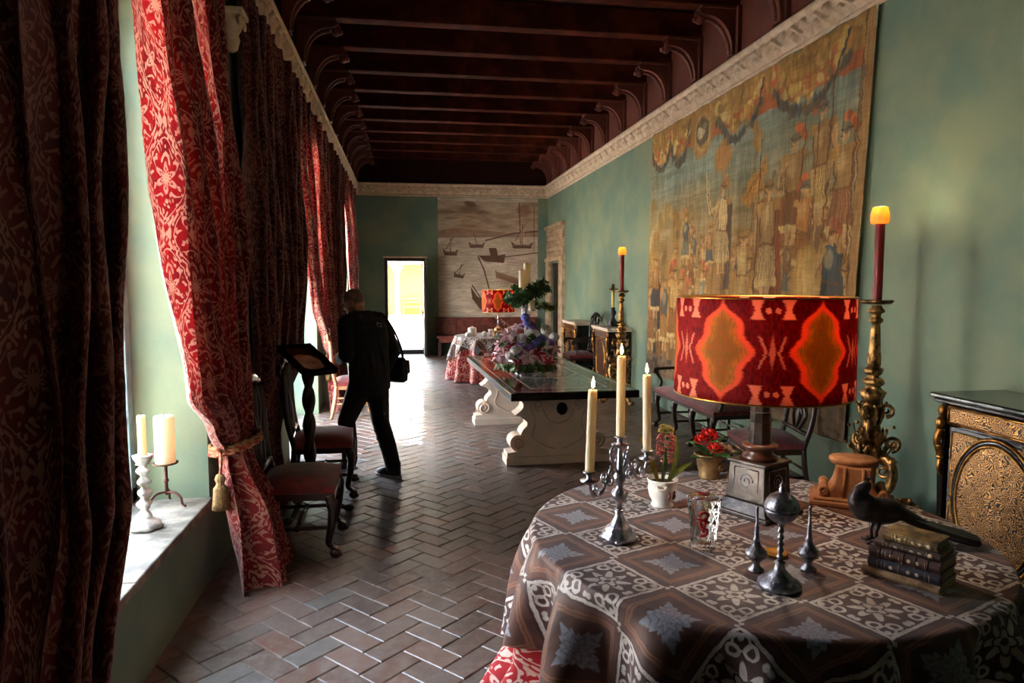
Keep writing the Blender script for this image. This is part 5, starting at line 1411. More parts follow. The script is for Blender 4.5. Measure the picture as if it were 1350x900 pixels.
def round_table(label, cx, cy, R, h, rz, group):
    t = thing('round_table', label, 'table', (cx, cy, 0), rz, group)
    m = MB(); m.lathe([(0.0, h - 0.035), (R - 0.01, h - 0.035), (R, h - 0.028), (R, h - 0.006), (R - 0.008, h), (0.0, h)], 64); m.build('tabletop', 'dark_wood', t)
    m = MB(); m.lathe([(0.0, 0.08), (0.14, 0.08), (0.13, 0.14), (0.07, 0.2), (0.06, 0.3), (0.09, 0.42), (0.06, 0.52), (0.08, 0.62), (0.22, h - 0.04), (0.0, h - 0.04)], 28); m.build('pedestal', 'dark_wood', t)
    for k in range(4):
        m = MB(); m.tube(bez([(0.06, 0, 0.12), (0.25, 0, 0.14), (0.40, 0, 0.06), (0.50, 0, 0.03)], 6), [0.045 - 0.001 * i for i in range(19)], 8, M=RZ(k * PI / 2 + 0.4)); m.build('foot', 'dark_wood', t)
TCX, TCY, TR = 1.27, 2.38, 0.825
round_table('round wooden table hidden under the brown brocade cloth, carrying the big lamp', TCX, TCY, TR - 0.025, 0.755, 0.0, 'round tables')
m = MB(); round_cloth(m, TCX, TCY, TR - 0.012, TZ - 0.010, lambda t: 0.742, 0.42, 0.155, 19, 4, hem_min=0.012, fstart=0.42)
tag(m.build('undercloth', 'undercloth_damask', fix=False), 'red and white damask undercloth showing low at the left of the near round table', 'tablecloth')
m = MB(); round_cloth(m, TCX, TCY, TR, TZ, lambda t: 0.47 + 0.10 * math.cos(4 * (t - 0.9)) + 0.03 * math.cos(3 * t), 0.02, 0.20, 19, 4)
tag(m.build('tablecloth', 'brocade_cloth', fix=False), 'brown and cream brocade cloth over the near round table with the candelabra', 'tablecloth')

# ------------------------------------------------------------------ ikat lamp
def lamp_shade(m, R0, R1, z0, z1, th0, n=96):
    A = np.zeros((13, n, 3)); UV = np.zeros((13, n, 2))
    for i in range(13):
        v = i / 12; r = R0 + (R1 - R0) * v
        for k in range(n):
            a = 2 * PI * k / n
            A[i, k] = (r * math.cos(a), r * math.sin(a), z0 + (z1 - z0) * v); UV[i, k] = (6 * (a - th0) / (2 * PI) + 6.5, v)
    # duplicate the seam column so the pattern closes
    A = np.concatenate([A, A[:, :1]], 1); U2 = UV[:, :1].copy(); U2[..., 0] += 6; UV = np.concatenate([UV, U2], 1)
    m.grid(A, uv=UV)
def shade_parts(t, R0, R1, z0, z1, th0, power):
    m = MB(); lamp_shade(m, R0, R1, z0, z1, th0); sh = m.build('lamp_shade', 'ikat_shade', t, fix=False, solid=0.004)
    m = MB()
    for r, z in ((R0, z0), (R1, z1)): m.tube([(r * 0.993 * math.cos(a), r * 0.993 * math.sin(a), z) for a in np.linspace(0, 2 * PI, 65)[:-1]], 0.004, 6, closed=True)
    for k in range(3):
        a = k * 2 * PI / 3; m.tube([(0, 0, z1 - 0.05), (R1 * math.cos(a), R1 * math.sin(a), z1 - 0.004)], 0.003, 6)
    m.build('shade_ring', 'brass', sh)
    m = MB(); m.tube([(0, 0, z0 - 0.06), (0, 0, (z0 + z1) / 2 - 0.03)], 0.014, 12); m.build('lamp_socket', 'brass', t)
    m = MB(); m.ball((0, 0, (z0 + z1) / 2 + 0.02), (0.032, 0.032, 0.042), 16, 10); b = m.build('bulb', 'bulb_glow', t)
    add_light('bulb_light', 'POINT', (0, 0, (z0 + z1) / 2 + 0.10), power, (1.0, 0.82, 0.60), 0.05, t)
LX, LY = 1.40, 2.57
t = thing('table_lamp', 'large lit lamp with red and orange ikat drum shade on the near round table', 'lamp', (LX, LY, TZ), math.radians(27))
m = MB(); m.frustum(0.25, 0.25, 0.0, 0.25, 0.25, 0.018); m.frustum(0.235, 0.235, 0.018, 0.19, 0.19, 0.062); m.frustum(0.178, 0.178, 0.062, 0.162, 0.162, 0.205)
m.frustum(0.178, 0.178, 0.205, 0.178, 0.178, 0.218); m.build('base', 'lamp_black', t, bevel=0.004)
m = MB()
for s, ax in ((-1, 'x'), (1, 'x'), (-1, 'y'), (1, 'y')):
    M = RZ({('x', -1): PI, ('x', 1): 0, ('y', 1): PI / 2, ('y', -1): -PI / 2}[(ax, s)])
    for k in range(4): m.tube([(0.0845 + 0.0 * k, (-0.055, 0.055, 0.055, -0.055)[k], (0.085, 0.085, 0.19, 0.19)[k]), (0.0845, (0.055, 0.055, -0.055, -0.055)[k], (0.085, 0.19, 0.19, 0.085)[k])], 0.0025, 6, M=M)
    m.tube(spiral(0.0, 0.14, 0.032, 0.006, 0, 1.6, y=0.0845, plane='yz'), 0.0028, 6, M=M)
m.build('base_ornament', 'dark_silver', t)
m = MB(); m.lathe([(0.068, 0.218), (0.066, 0.235), (0.05, 0.245), (0.054, 0.262), (0.07, 0.268), (0.068, 0.28), (0.04, 0.285)], 28); m.build('collar', 'walnut', t)
m = MB(); m.lathe([(0.046, 0.282), (0.040, 0.40), (0.034, 0.52), (0.0, 0.52)], 8, smooth=False); 
for z in (0.33, 0.37, 0.41): m.ball((0.0, 0.0, z), (0.047, 0.047, 0.006), 8, 4)
m.build('column', 'lamp_black', t, bevel=0.002)
shade_parts(t, 0.340, 0.334, 1.265 - TZ, 1.642 - TZ, math.radians(-143 - 27), 10.0)

# ------------------------------------------------------------------ silver candelabra with three lit candles
CA = math.atan2(0.13, 0.147)
t = thing('candelabra', 'three-branched silver candelabra with lit candles on the brocade cloth', 'candelabra', (0.753, 2.36, TZ), CA)
m = MB(); m.lathe([(0.060, 0.004), (0.066, 0.012), (0.062, 0.022), (0.046, 0.032), (0.050, 0.042), (0.036, 0.052), (0.022, 0.075), (0.014, 0.095), (0.018, 0.105), (0.012, 0.112)], 36, mod=lambda a, z: 1 + (0.05 * math.cos(8 * a) if z < 0.06 else 0))
for k in range(4): m.ball((0.058 * math.cos(k * PI / 2 + .5), 0.058 * math.sin(k * PI / 2 + .5), 0.009), (0.014, 0.014, 0.009), 10, 6)
m.build('base', 'silver', t)
m = MB(); m.lathe([(0.012, 0.112), (0.010, 0.13), (0.026, 0.155), (0.031, 0.17), (0.026, 0.18), (0.012, 0.19), (0.013, 0.205), (0.022, 0.22), (0.024, 0.235), (0.012, 0.25), (0.010, 0.30), (0.008, 0.335), (0.0, 0.335)], 28); m.build('stem', 'silver', t)
def socket(m, x, z):
    m.lathe([(0.006, z - 0.045), (0.012, z - 0.04), (0.030, z - 0.030), (0.032, z - 0.026), (0.010, z - 0.022), (0.013, z - 0.004), (0.022, z - 0.001), (0.023, z + 0.003), (0.013, z + 0.004), (0.0, z + 0.003)], 24, M=T(x, 0, 0))
m = MB(); socket(m, 0, 0.375); m.build('socket', 'silver', t)
for s in (-1, 1):
    m = MB()
    pts = bez([(s * 0.012, 0, 0.25), (s * 0.055, 0, 0.275), (s * 0.085, 0, 0.235), (s * 0.13, 0, 0.195), (s * 0.175, 0, 0.205), (s * 0.196, 0, 0.245)], 8)
    m.tube(pts, 0.0062, 8)
    m.tube(spiral(s * 0.062, 0.232, 0.026, 0.005, PI / 2, -s * 1.5), 0.0045, 8)
    m.tube(spiral(s * 0.10, 0.252, 0.024, 0.005, -PI / 2, s * 1.4), 0.0040, 8)
    m.tube(spiral(s * 0.155, 0.222, 0.018, 0.004, -PI / 2, s * 1.3), 0.0035, 8)
    m.tube(bez([(s * 0.01, 0, 0.24), (s * 0.05, 0, 0.30), (s * 0.062, 0, 0.335), (s * 0.035, 0, 0.35), (s * 0.028, 0, 0.33)], 7), 0.0052, 8)
    m.tube(spiral(s * 0.042, 0.30, 0.022, 0.005, 0 if s > 0 else PI, s * 1.4), 0.004, 8)
    for k in range(7): 
        p = pts[4 + k * 5]; m.ball((p[0], 0, p[2] + 0.007), (0.007, 0.005, 0.006), 8, 6)
    br = m.build('branch', 'silver', t)
    m = MB(); socket(m, s * 0.196, 0.288); m.build('socket', 'silver', br)
ca, sa = math.cos(CA), math.sin(CA)
candle('lit cream candle on the left branch of the candelabra', (0.753 - 0.196 * ca, 2.36 - 0.196 * sa, TZ + 0.292), 0.0155, 0.275, lit=0.35, group='lit candelabra candles', tilt=(0.0, 0.03))
candle('lit cream candle on the tall middle socket of the candelabra', (0.753, 2.36, TZ + 0.379), 0.0155, 0.285, lit=0.35, group='lit candelabra candles')
candle('lit cream candle on the right branch of the candelabra', (0.753 + 0.196 * ca, 2.36 + 0.196 * sa, TZ + 0.292), 0.0155, 0.285, lit=0.35, group='lit candelabra candles', tilt=(0.0, -0.02))

# ------------------------------------------------------------------ potted plants
def blade(m, base, pts, w, n=14):
    P = bez(pts, 5); k = len(P); A = np.zeros((k, 5, 3))
    for i, p in enumerate(P):
        p = Vector(p); q = Vector(P[min(i + 1, k - 1)]) - Vector(P[max(i - 1, 0)])
        s = q.cross(Vector((0.3, -1, 0.1))); s = s.normalized() if s.length > 1e-6 else Vector((1, 0, 0))
        ww = w * min(1, 0.45 + 1.6 * i / k) * (1 - (i / (k - 1)) ** 3)
        up = s.cross(q).normalized()
        for j in range(5): A[i, j] = p + s * (ww * (j - 2) / 2) + up * (0.25 * ww * ((j - 2) / 2) ** 2)
    m.grid(A)
t = thing('potted_hyacinth', 'maroon hyacinth in a white painted porcelain pot beside the candelabra', 'potted plant', (1.045, 2.70, TZ))
m = MB(); m.lathe([(0.0, 0.0), (0.044, 0.0), (0.047, 0.008), (0.040, 0.018), (0.054, 0.045), (0.060, 0.075), (0.058, 0.095), (0.062, 0.108), (0.064, 0.115), (0.058, 0.116), (0.054, 0.10), (0.0, 0.098)], 36)
m.build('pot', 'porcelain', t)
for s, a in ((1, -2.0), (1, 1.1)):
    m = MB(); M = RZ(a); m.tube(bez([(0.058, 0.018, 0.095), (0.078, 0.012, 0.088), (0.078, -0.012, 0.088), (0.058, -0.018, 0.095)], 6), 0.005, 8, M=M)
    m.build('handle', 'porcelain', t)
m = MB()
for a in (-1.45, -1.0):
    for dz, r in ((0.055, 0.014), (0.070, 0.009), (0.045, 0.008)):
        m.ball((0.0585 * math.cos(a) * (0.94 if dz < 0.05 else 0.985), 0.0585 * math.sin(a) * (0.94 if dz < 0.05 else 0.985), dz), (0.006, r, r * 0.9), 8, 6)
m.build('painted_flower', 'porcelain_paint', t)
m = MB(); m.lathe([(0.0, 0.101), (0.054, 0.100), (0.0, 0.103)], 16); m.build('soil', 'soil', t)
m = MB(); m.tube([(0.0, 0, 0.1), (0.008, 0, 0.2), (0.015, 0.0, 0.33)], 0.006, 8); m.build('stem', 'leaf', t)
rnd = random.Random(3); m = MB(); m2 = MB()
for k in range(120):
    z = rnd.uniform(0.19, 0.34); a = rnd.uniform(0, 2 * PI); r = 0.032 * (1 - ((z - 0.25) / 0.1) ** 2) ** 0.5 if abs(z - 0.25) < 0.095 else 0.012
    tgt = m2 if z > 0.305 else m
    c = (0.012 + r * math.cos(a), r * math.sin(a), z)
    for q in range(5):
        b = q * 2 * PI / 5; tgt.ball((c[0] + 0.006 * math.cos(b), c[1] + 0.006 * math.sin(b), c[2] + 0.004 * math.sin(a + b)), (0.0048, 0.0048, 0.003), 6, 4)
m.build('flower_spike', 'maroon_petal', t); m2.build('flower_tip', 'gold_leaf', t)
m = MB()
blade(m, None, [(-0.02, 0, 0.1), (-0.04, 0.01, 0.17), (-0.075, 0.01, 0.25), (-0.105, 0, 0.31)], 0.016); m.build('leaf', 'gold_leaf', t)
for pts in ([(0.02, 0, 0.1), (0.05, 0.0, 0.17), (0.06, 0.0, 0.24), (0.055, 0, 0.30)], [(0.02, -0.01, 0.1), (0.04, -0.02, 0.16), (0.05, -0.02, 0.21)], [(-0.01, -0.02, 0.1), (-0.01, -0.04, 0.17), (0.0, -0.05, 0.23)], [(0.02, 0.0, 0.1), (0.09, 0.02, 0.15), (0.14, 0.03, 0.17)]):
    m = MB(); blade(m, None, pts, 0.013); m.build('leaf', 'pale_leaf' if pts[2][0] > 0 else 'leaf', t)

t = thing('potted_flowers', 'red flowers and round leaves in a dull brass pot near the lamp base', 'potted plant', (1.415, 3.06, TZ))
m = MB(); m.lathe([(0.0, 0.0), (0.046, 0.0), (0.05, 0.01), (0.047, 0.02), (0.056, 0.06), (0.062, 0.105), (0.073, 0.112), (0.074, 0.118), (0.062, 0.120), (0.057, 0.10), (0.0, 0.095)], 32); m.build('pot', 'old_brass', t)
m = MB(); m.ball((0.035, -0.05, 0.06), (0.016, 0.008, 0.02), 10, 8); m.tube(spiral(0.035, 0.06, 0.018, 0.004, 0, 1.3, y=-0.056), 0.003, 6); m.build('boss', 'old_brass', t)
def rosette(r, seed):
    m = MB(); q = random.Random(seed)
    for ring, (n, rr, tl) in enumerate(((5, 0.30, 0.2), (7, 0.62, 0.6), (9, 0.95, 1.05))):
        for k in range(n):
            a = 2 * PI * k / n + ring * 0.4
            M = RZ(a) @ T(rr * r * 0.55, 0, r * (0.35 - 0.25 * ring)) @ RY(-PI / 2 + tl)
            A = np.zeros((5, 5, 3))
            for i in range(5):
                for j in range(5):
                    s, w = i / 4, (j - 2) / 2
                    A[i, j] = (s * r * 0.75, w * r * 0.42 * math.sin(PI * (0.15 + 0.8 * s)), r * 0.18 * (w * w + (s - 0.3) ** 2))
            m.grid(A, M=M)
    return m
for (x, y, z, r, mt) in ((-0.05, -0.02, 0.185, 0.034, 'red_petal'), (-0.005, 0.0, 0.20, 0.040, 'red_petal'), (0.0, -0.055, 0.15, 0.036, 'red_petal'), (0.062, -0.045, 0.14, 0.032, 'twig'), (0.03, -0.05, 0.16, 0.024, 'twig')):
    o = rosette(r, 1).build('flower', mt, t, (x, y, z)); o.rotation_euler = (0.5, x * 5, 0)
def leaf_blade(m, c, d, L, w, droop=0.2):
    c, d = Vector(c), Vector(d).normalized(); s = d.cross(Vector((0, 0, 1)))
    s = s.normalized() if s.length > 1e-4 else Vector((1, 0, 0)); up = s.cross(d)
    A = np.zeros((7, 5, 3))
    for i in range(7):
        q = i / 6
        for j in range(5):
            k = (j - 2) / 2; A[i, j] = c + d * (L * q) + s * (w * k * math.sin(PI * min(1, 0.06 + 0.94 * q)) ** 0.8) + up * (0.3 * w * k * k - droop * L * q * q)
    m.grid(A)
for k, (x, y, z, dx, dy, dz) in enumerate(((-0.05, -0.03, 0.12, -1, -0.4, 0.3), (0.04, -0.02, 0.14, 0.3, -0.2, 1.2), (0.05, 0.0, 0.14, 1, 0, 0.5), (0.06, -0.03, 0.14, 1, -0.4, 0.25), (0.02, -0.04, 0.13, 0.5, -1, 0.3), (-0.03, -0.04, 0.12, -0.5, -1, 0.4), (-0.02, 0.03, 0.13, -0.6, 0.6, 0.7), (0.03, 0.03, 0.13, 0.6, 0.7, 0.7))):
    m = MB(); leaf_blade(m, (x * 0.5, y * 0.5, z - 0.02), (dx, dy, dz), 0.10, 0.03); m.build('leaf', 'leaf', t)

# ------------------------------------------------------------------ crystal vase
t = thing('crystal_vase', 'cut crystal vase with a red figure, standing in front of the lamp', 'vase', (1.02, 2.24, TZ))
cut = lambda a, z: 1 + 0.035 * abs(math.sin(9 * a + z * 55)) + 0.035 * abs(math.sin(9 * a - z * 55))
m = MB(); prof = [(0.0, 0.0), (0.040, 0.0)] + [(0.040 + 0.0145 * (i / 22) ** 1.2, 0.004 + 0.176 * i / 22) for i in range(23)]
prof += [(0.0525, 0.183), (0.049, 0.180)] + [(0.047 - 0.013 * (i / 12), 0.17 - 0.145 * i / 12) for i in range(13)] + [(0.0, 0.022)]
out_prof = prof
vs_mod = lambda a, z: cut(a, z) * (1 + (0.05 * math.cos(14 * a) if z > 0.176 else 0))
m.lathe(prof[:25], 90, mod=vs_mod); m.lathe(prof[25:], 60)
vb = m.build('vessel', 'crystal', t)
m = MB()
for pts in ([(-0.016, 0, 0.13), (0.0, 0, 0.142), (0.014, 0, 0.132), (0.004, 0, 0.118), (-0.012, 0, 0.105), (-0.006, 0, 0.088), (0.012, 0, 0.078), (0.006, 0, 0.06), (-0.012, 0, 0.055)], [(-0.02, 0, 0.118), (0.018, 0, 0.104)], [(0.008, 0, 0.125), (-0.002, 0, 0.07)]):
    q = bez(pts, 6); m.tube([(p[0], -math.sqrt(0.042 ** 2 - p[0] ** 2) - 0.001 - (p[2] - 0.06) * 0.04, p[2]) for p in q], 0.0055, 8, M=RZ(math.radians(-24)))
m.build('red_figure', 'red_petal', t)

# ------------------------------------------------------------------ silver incense burner, rosewater sprinklers, brass dish
t = thing('incense_burner', 'tall silver covered censer on a slim stem, front of the near round table', 'incense burner', (1.115, 1.905, TZ))
m = MB(); m.lathe([(0.0, 0.0), (0.060, 0.0), (0.064, 0.006), (0.060, 0.020), (0.040, 0.030), (0.034, 0.040), (0.018, 0.055), (0.013, 0.07), (0.017, 0.078), (0.009, 0.085)], 36, mod=lambda a, z: 1 + (0.03 * math.cos(18 * a) if 0.004 < z < 0.025 else 0)); m.build('foot', 'dark_silver', t)
m = MB(); m.lathe([(0.009, 0.084)] + [(0.0085 + 0.0022 * math.sin(i * 1.3), 0.09 + i * 0.0042) for i in range(26)] + [(0.012, 0.20)], 18); m.build('stem', 'dark_silver', t)
m = MB(); m.lathe([(0.010, 0.198), (0.026, 0.206), (0.042, 0.220), (0.048, 0.235), (0.050, 0.242), (0.046, 0.246)], 36); m.build('bowl', 'dark_silver', t)
m = MB(); m.lathe([(0.050, 0.244), (0.052, 0.250), (0.047, 0.266), (0.034, 0.284), (0.018, 0.293), (0.008, 0.298), (0.011, 0.304), (0.006, 0.309), (0.009, 0.314), (0.004, 0.322), (0.0, 0.330)], 36, mod=lambda a, z: 1 + (0.035 * math.cos(12 * a + z * 300) if 0.25 < z < 0.288 else 0)); m.build('lid', 'dark_silver', t)
def sprinkler(label, loc):
    t = thing('rosewater_sprinkler', label, 'sprinkler', loc, 0, 'silver rosewater sprinklers')
    m = MB(); m.lathe([(0.0, 0.0), (0.024, 0.0), (0.026, 0.005), (0.016, 0.014), (0.011, 0.024), (0.016, 0.034), (0.030, 0.046), (0.034, 0.058), (0.032, 0.066), (0.024, 0.074), (0.014, 0.086), (0.010, 0.098)], 32, mod=lambda a, z: 1 + (0.02 * math.cos(14 * a) if z > 0.04 else 0)); m.build('flask', 'dark_silver', t)
    m = MB(); m.lathe([(0.010, 0.097), (0.012, 0.102), (0.0085, 0.108), (0.007, 0.14), (0.0075, 0.145), (0.005, 0.15), (0.0042, 0.205), (0.0055, 0.209), (0.0, 0.211)], 18); m.build('spout', 'dark_silver', t)
sprinkler('slim silver rosewater sprinkler left of the tall censer', (1.105, 2.03, TZ))
sprinkler('slim silver rosewater sprinkler right of the tall censer', (1.275, 2.01, TZ))
t = thing('brass_dish', 'small round brass dish lying on the cloth behind the tall censer', 'dish', (1.235, 2.14, TZ))
m = MB(); m.lathe([(0.0, 0.002), (0.03, 0.002), (0.040, 0.008), (0.042, 0.011), (0.037, 0.010), (0.0, 0.007)], 32, mod=lambda a, z: 1 + 0.03 * math.cos(16 * a)); m.build('bowl', 'brass', t)

# ------------------------------------------------------------------ carved terracotta-coloured pedestal stand
t = thing('stone_stand', 'orange carved stone stand with scrolled feet, behind the bird figure', 'stand', (1.85, 2.62, TZ), math.radians(-32))
m = MB(); m.lathe([(0.0, 0.165), (0.080, 0.165), (0.088, 0.17), (0.095, 0.180), (0.094, 0.190), (0.088, 0.195), (0.0, 0.197)], 36, M=SCL(1.0, 0.8, 1)); m.build('top', 'terracotta', t)
m = MB()
L_ = [(-0.135, 0.0), (-0.13, 0.045), (-0.105, 0.052), (-0.088, 0.065), (-0.074, 0.09), (-0.066, 0.13), (-0.066, 0.168)]
m.prism(L_ + [(-x, z) for x, z in reversed(L_)], -0.075, 0.075, 'y'); m.build('body', 'terracotta', t, bevel=0.008)
m = MB()
for s in (-1, 1):
    for y in (-0.078, 0.078): m.tube(spiral(s * 0.112, 0.062, 0.018, 0.004, -PI / 2, -s * 1.4, y=y), 0.007, 8)
    m.tube([(s * 0.112, -0.080, 0.062), (s * 0.112, 0.080, 0.062)], 0.017, 12)
    m.tube([(s * 0.04, -0.078, 0.045), (s * 0.034, -0.078, 0.10), (s * 0.034, -0.078, 0.165)], 0.006, 8)
m.build('scroll', 'terracotta', t)
m = MB(); m.box(-0.165, 0.165, -0.11, 0.11, 0.0, 0.022); m.box(-0.15, 0.15, -0.098, 0.098, 0.022, 0.034); m.build('plinth', 'terracotta', t, bevel=0.006)

# ------------------------------------------------------------------ bronze bird with a long tail
t = thing('bird_figure', 'dark bronze peacock figure with a long trailing tail, behind the stack of books', 'figurine', (1.63, 2.20, TZ), math.radians(-14))
m = MB()      # local: faces -x
m.ball((0.035, 0, 0.115), (0.085, 0.045, 0.048), 20, 14, M=RY(0) ); m.ball((-0.02, 0, 0.125), (0.05, 0.040, 0.05), 16, 12)
pts = bez([(-0.03, 0, 0.115), (-0.052, 0, 0.145), (-0.048, 0, 0.175), (-0.022, 0, 0.195), (-0.018, 0, 0.205)], 8)
m.tube(pts, [0.038 - 0.024 * (i / (len(pts) - 1)) ** 0.7 for i in range(len(pts))], 12)
m.ball((-0.022, 0, 0.207), (0.022, 0.015, 0.016), 14, 10)
m.tube([(-0.035, 0, 0.207), (-0.052, 0, 0.204), (-0.064, 0, 0.199)], [0.009, 0.006, 0.002], 8)
m.tube(bez([(0.09, 0, 0.115), (0.15, 0, 0.085), (0.22, 0, 0.05), (0.32, 0.0, 0.028)], 6), [0.04 - 0.0014 * i for i in range(19)], 10, flat=0.7)
m.build('body', 'bronze', t, remesh=0.005, smooth_it=4)
m = MB()
for k in range(7):
    q = (k - 3) / 3; pts = bez([(0.10, q * 0.02, 0.10), (0.20, q * 0.035, 0.060), (0.30, q * 0.045, 0.032 + 0.004 * (k % 2)), (0.37 - 0.02 * abs(q), q * 0.05, 0.024)], 6)
    m.tube(pts, [0.012 + 0.004 * math.sin(i / 18 * PI) - (0.008 if i > 17 else 0) for i in range(19)], 8)
m.build('tail', 'bronze', t)
for s in (-1, 1):
    m = MB(); m.tube([(0.02, s * 0.02, 0.085), (0.012, s * 0.022, 0.045), (0.016, s * 0.022, 0.008)], [0.013, 0.006, 0.006], 8)
    for a in (-0.5, 0, 0.5): m.tube([(0.016, s * 0.022, 0.008), (0.016 - 0.035 * math.cos(a), s * 0.022 + 0.035 * math.sin(a), 0.004)], [0.005, 0.0035], 6)
    m.tube([(0.016, s * 0.022, 0.008), (0.038, s * 0.022, 0.004)], [0.005, 0.003], 6); m.build('leg', 'bronze', t)
m = MB()
for k in range(4): m.tube([(-0.016, 0, 0.218), (-0.010 + 0.008 * (k - 1.5), 0, 0.238)], [0.0015, 0.0022], 5)
m.build('crest', 'bronze', t)

# ------------------------------------------------------------------ stack of five old books, spines to the camera side
def book(label, loc, rz, L, D, H, cover, bands=0, seal=False, gold_lines=True):
    t = thing('book', label, 'book', loc, rz, 'stack of old books')
    m = MB(); c = 0.0028
    m.box(-L / 2, L / 2, 0.004, D, 0, c); m.box(-L / 2, L / 2, 0.004, D, H - c, H)
    n = 9; pts = [(0.006 - 0.010 * math.sin(PI * i / (n - 1)), H * i / (n - 1)) for i in range(n)] + [(0.009, H - c), (0.009, c)]
    m.prism(pts, -L / 2, L / 2, 'x', smooth=False)
    for k in range(bands):
        x = -L / 2 + L * (k + 1) / (bands + 1); m.tube([(x, 0.006 - 0.0115 * math.sin(PI * i / 8), H * i / 8) for i in range(9)], 0.0022, 6)
    m.build('cover', cover, t, bevel=0.0008)
    m = MB(); m.box(-L / 2 + 0.004, L / 2 - 0.004, 0.009, D - 0.004, c, H - c); m.build('page_block', 'page_edge', t)
    m = MB()
    if gold_lines:
        for x in (-0.36, -0.30, -0.25, -0.06, 0.30, 0.36): m.tube([(x * L, 0.006 - 0.0108 * math.sin(PI * i / 8), H * i / 8) for i in range(1, 8)], 0.0009, 5)
        for x in (-0.16, 0.08, 0.2): m.ball((x * L, -0.0042, H * 0.5), (0.006, 0.0012, H * 0.18), 8, 6)
    if seal: m.lathe([(0.0, 0.002), (0.0068, 0.002), (0.0075, 0.0)], 16, M=T(L * 0.36, -0.0045, H * 0.5) @ RX(PI / 2))
    if m.v: m.build('spine_tooling', 'book_gold', t)
BA = math.atan2(1.778 - 1.964, 1.549 - 1.435)
bc = (1.489, 1.868)
def bpos(dx, dy): c, s = math.cos(BA), math.sin(BA); return (bc[0] + dx * c - dy * s, bc[1] + dx * s + dy * c)
z = TZ + 0.001
for (label, dx, dy, L, D, H, cv, bn, se, dr) in (
    ('tan paper-bound book, bottom of the stack of old books', 0.0, 0.0, 0.225, 0.15, 0.026, 'book_tan', 0, False, 0.0),
    ('dark navy book, second from the bottom of the stack', 0.008, 0.003, 0.205, 0.145, 0.033, 'book_navy', 0, False, 0.02),
    ('dark brown ribbed book in the middle of the stack', 0.008, 0.004, 0.205, 0.142, 0.036, 'book_brown', 5, False, -0.01),
    ('thin taupe book with a pale seal, second from the top of the stack', 0.012, 0.014, 0.185, 0.135, 0.021, 'book_taupe', 0, True, 0.03),
    ('olive-tan book with a pale seal, topmost of the stack', 0.016, 0.022, 0.155, 0.11, 0.027, 'book_olive', 0, True, 0.01)):
    x, y = bpos(dx, dy); book(label, (x, y, z), BA + dr, L, D, H, cv, bn, se, cv not in ('book_tan',)); z += H + 0.0006

# ------------------------------------------------------------------ candles on the window sill
t = thing('candlestick', 'white carved candlestick with a slim candle, standing on the stone window sill', 'candlestick', (-1.29, 3.63, WZ0))
m = MB(); m.lathe([(0.0, 0.0), (0.072, 0.0), (0.078, 0.012), (0.066, 0.028), (0.05, 0.04), (0.036, 0.05)], 28, mod=lambda a, z: 1 + 0.09 * math.cos(6 * a + z * 30)); m.build('base', 'white_paint', t)
m = MB(); m.lathe([(0.034, 0.045)] + [(0.026 + 0.009 * math.sin(i * 0.75) - 0.006 * i / 40, 0.05 + i * 0.0068) for i in range(40)] + [(0.03, 0.325)], 20, mod=lambda a, z: 1 + 0.22 * math.cos(3 * a + z * 26)); m.build('shaft', 'white_paint', t)
m = MB(); m.lathe([(0.024, 0.32), (0.032, 0.335), (0.044, 0.355), (0.048, 0.368), (0.03, 0.37), (0.0, 0.368)], 24, mod=lambda a, z: 1 + 0.06 * math.cos(8 * a)); m.build('cup', 'white_paint', t)
candle('slim ivory candle in the white carved candlestick on the sill', (-1.29, 3.63, WZ0 + 0.368), 0.020, 0.20, 'wax')
def iron_holder(label, loc, rz):
    t = thing('pillar_candle_holder', label, 'candle holder', loc, rz, 'iron candle holders on the sill')
    m = MB(); m.lathe([(0.006, 0.225), (0.03, 0.23), (0.062, 0.232), (0.066, 0.240), (0.06, 0.239), (0.0, 0.238)], 28); m.build('plate', 'iron_rust', t)
    m = MB(); m.tube([(0, 0, 0.06), (0, 0, 0.23)], 0.009, 10); m.ball((0, 0, 0.14), (0.014, 0.014, 0.014), 10, 8); m.build('stem', 'iron_rust', t)
    for k in range(3):
        m = MB(); m.tube(bez([(0.0, 0, 0.075), (0.05, 0, 0.075), (0.085, 0, 0.05), (0.095, 0, 0.015), (0.115, 0, 0.004)], 6), 0.0065, 8, M=RZ(k * 2 * PI / 3)); m.build('leg', 'iron_rust', t)
iron_holder('rusty iron three-legged holder under the fat pillar candle on the sill', (-1.30, 3.98, WZ0 + 0.002), -0.35)
candle('fat white pillar candle on the rusty iron holder on the sill', (-1.30, 3.98, WZ0 + 0.24), 0.052, 0.26, 'wax')
iron_holder('rusty iron holder mostly hidden by the nearest curtain, only a leg showing on the sill', (-1.34, 3.10, WZ0 + 0.002), -0.1)
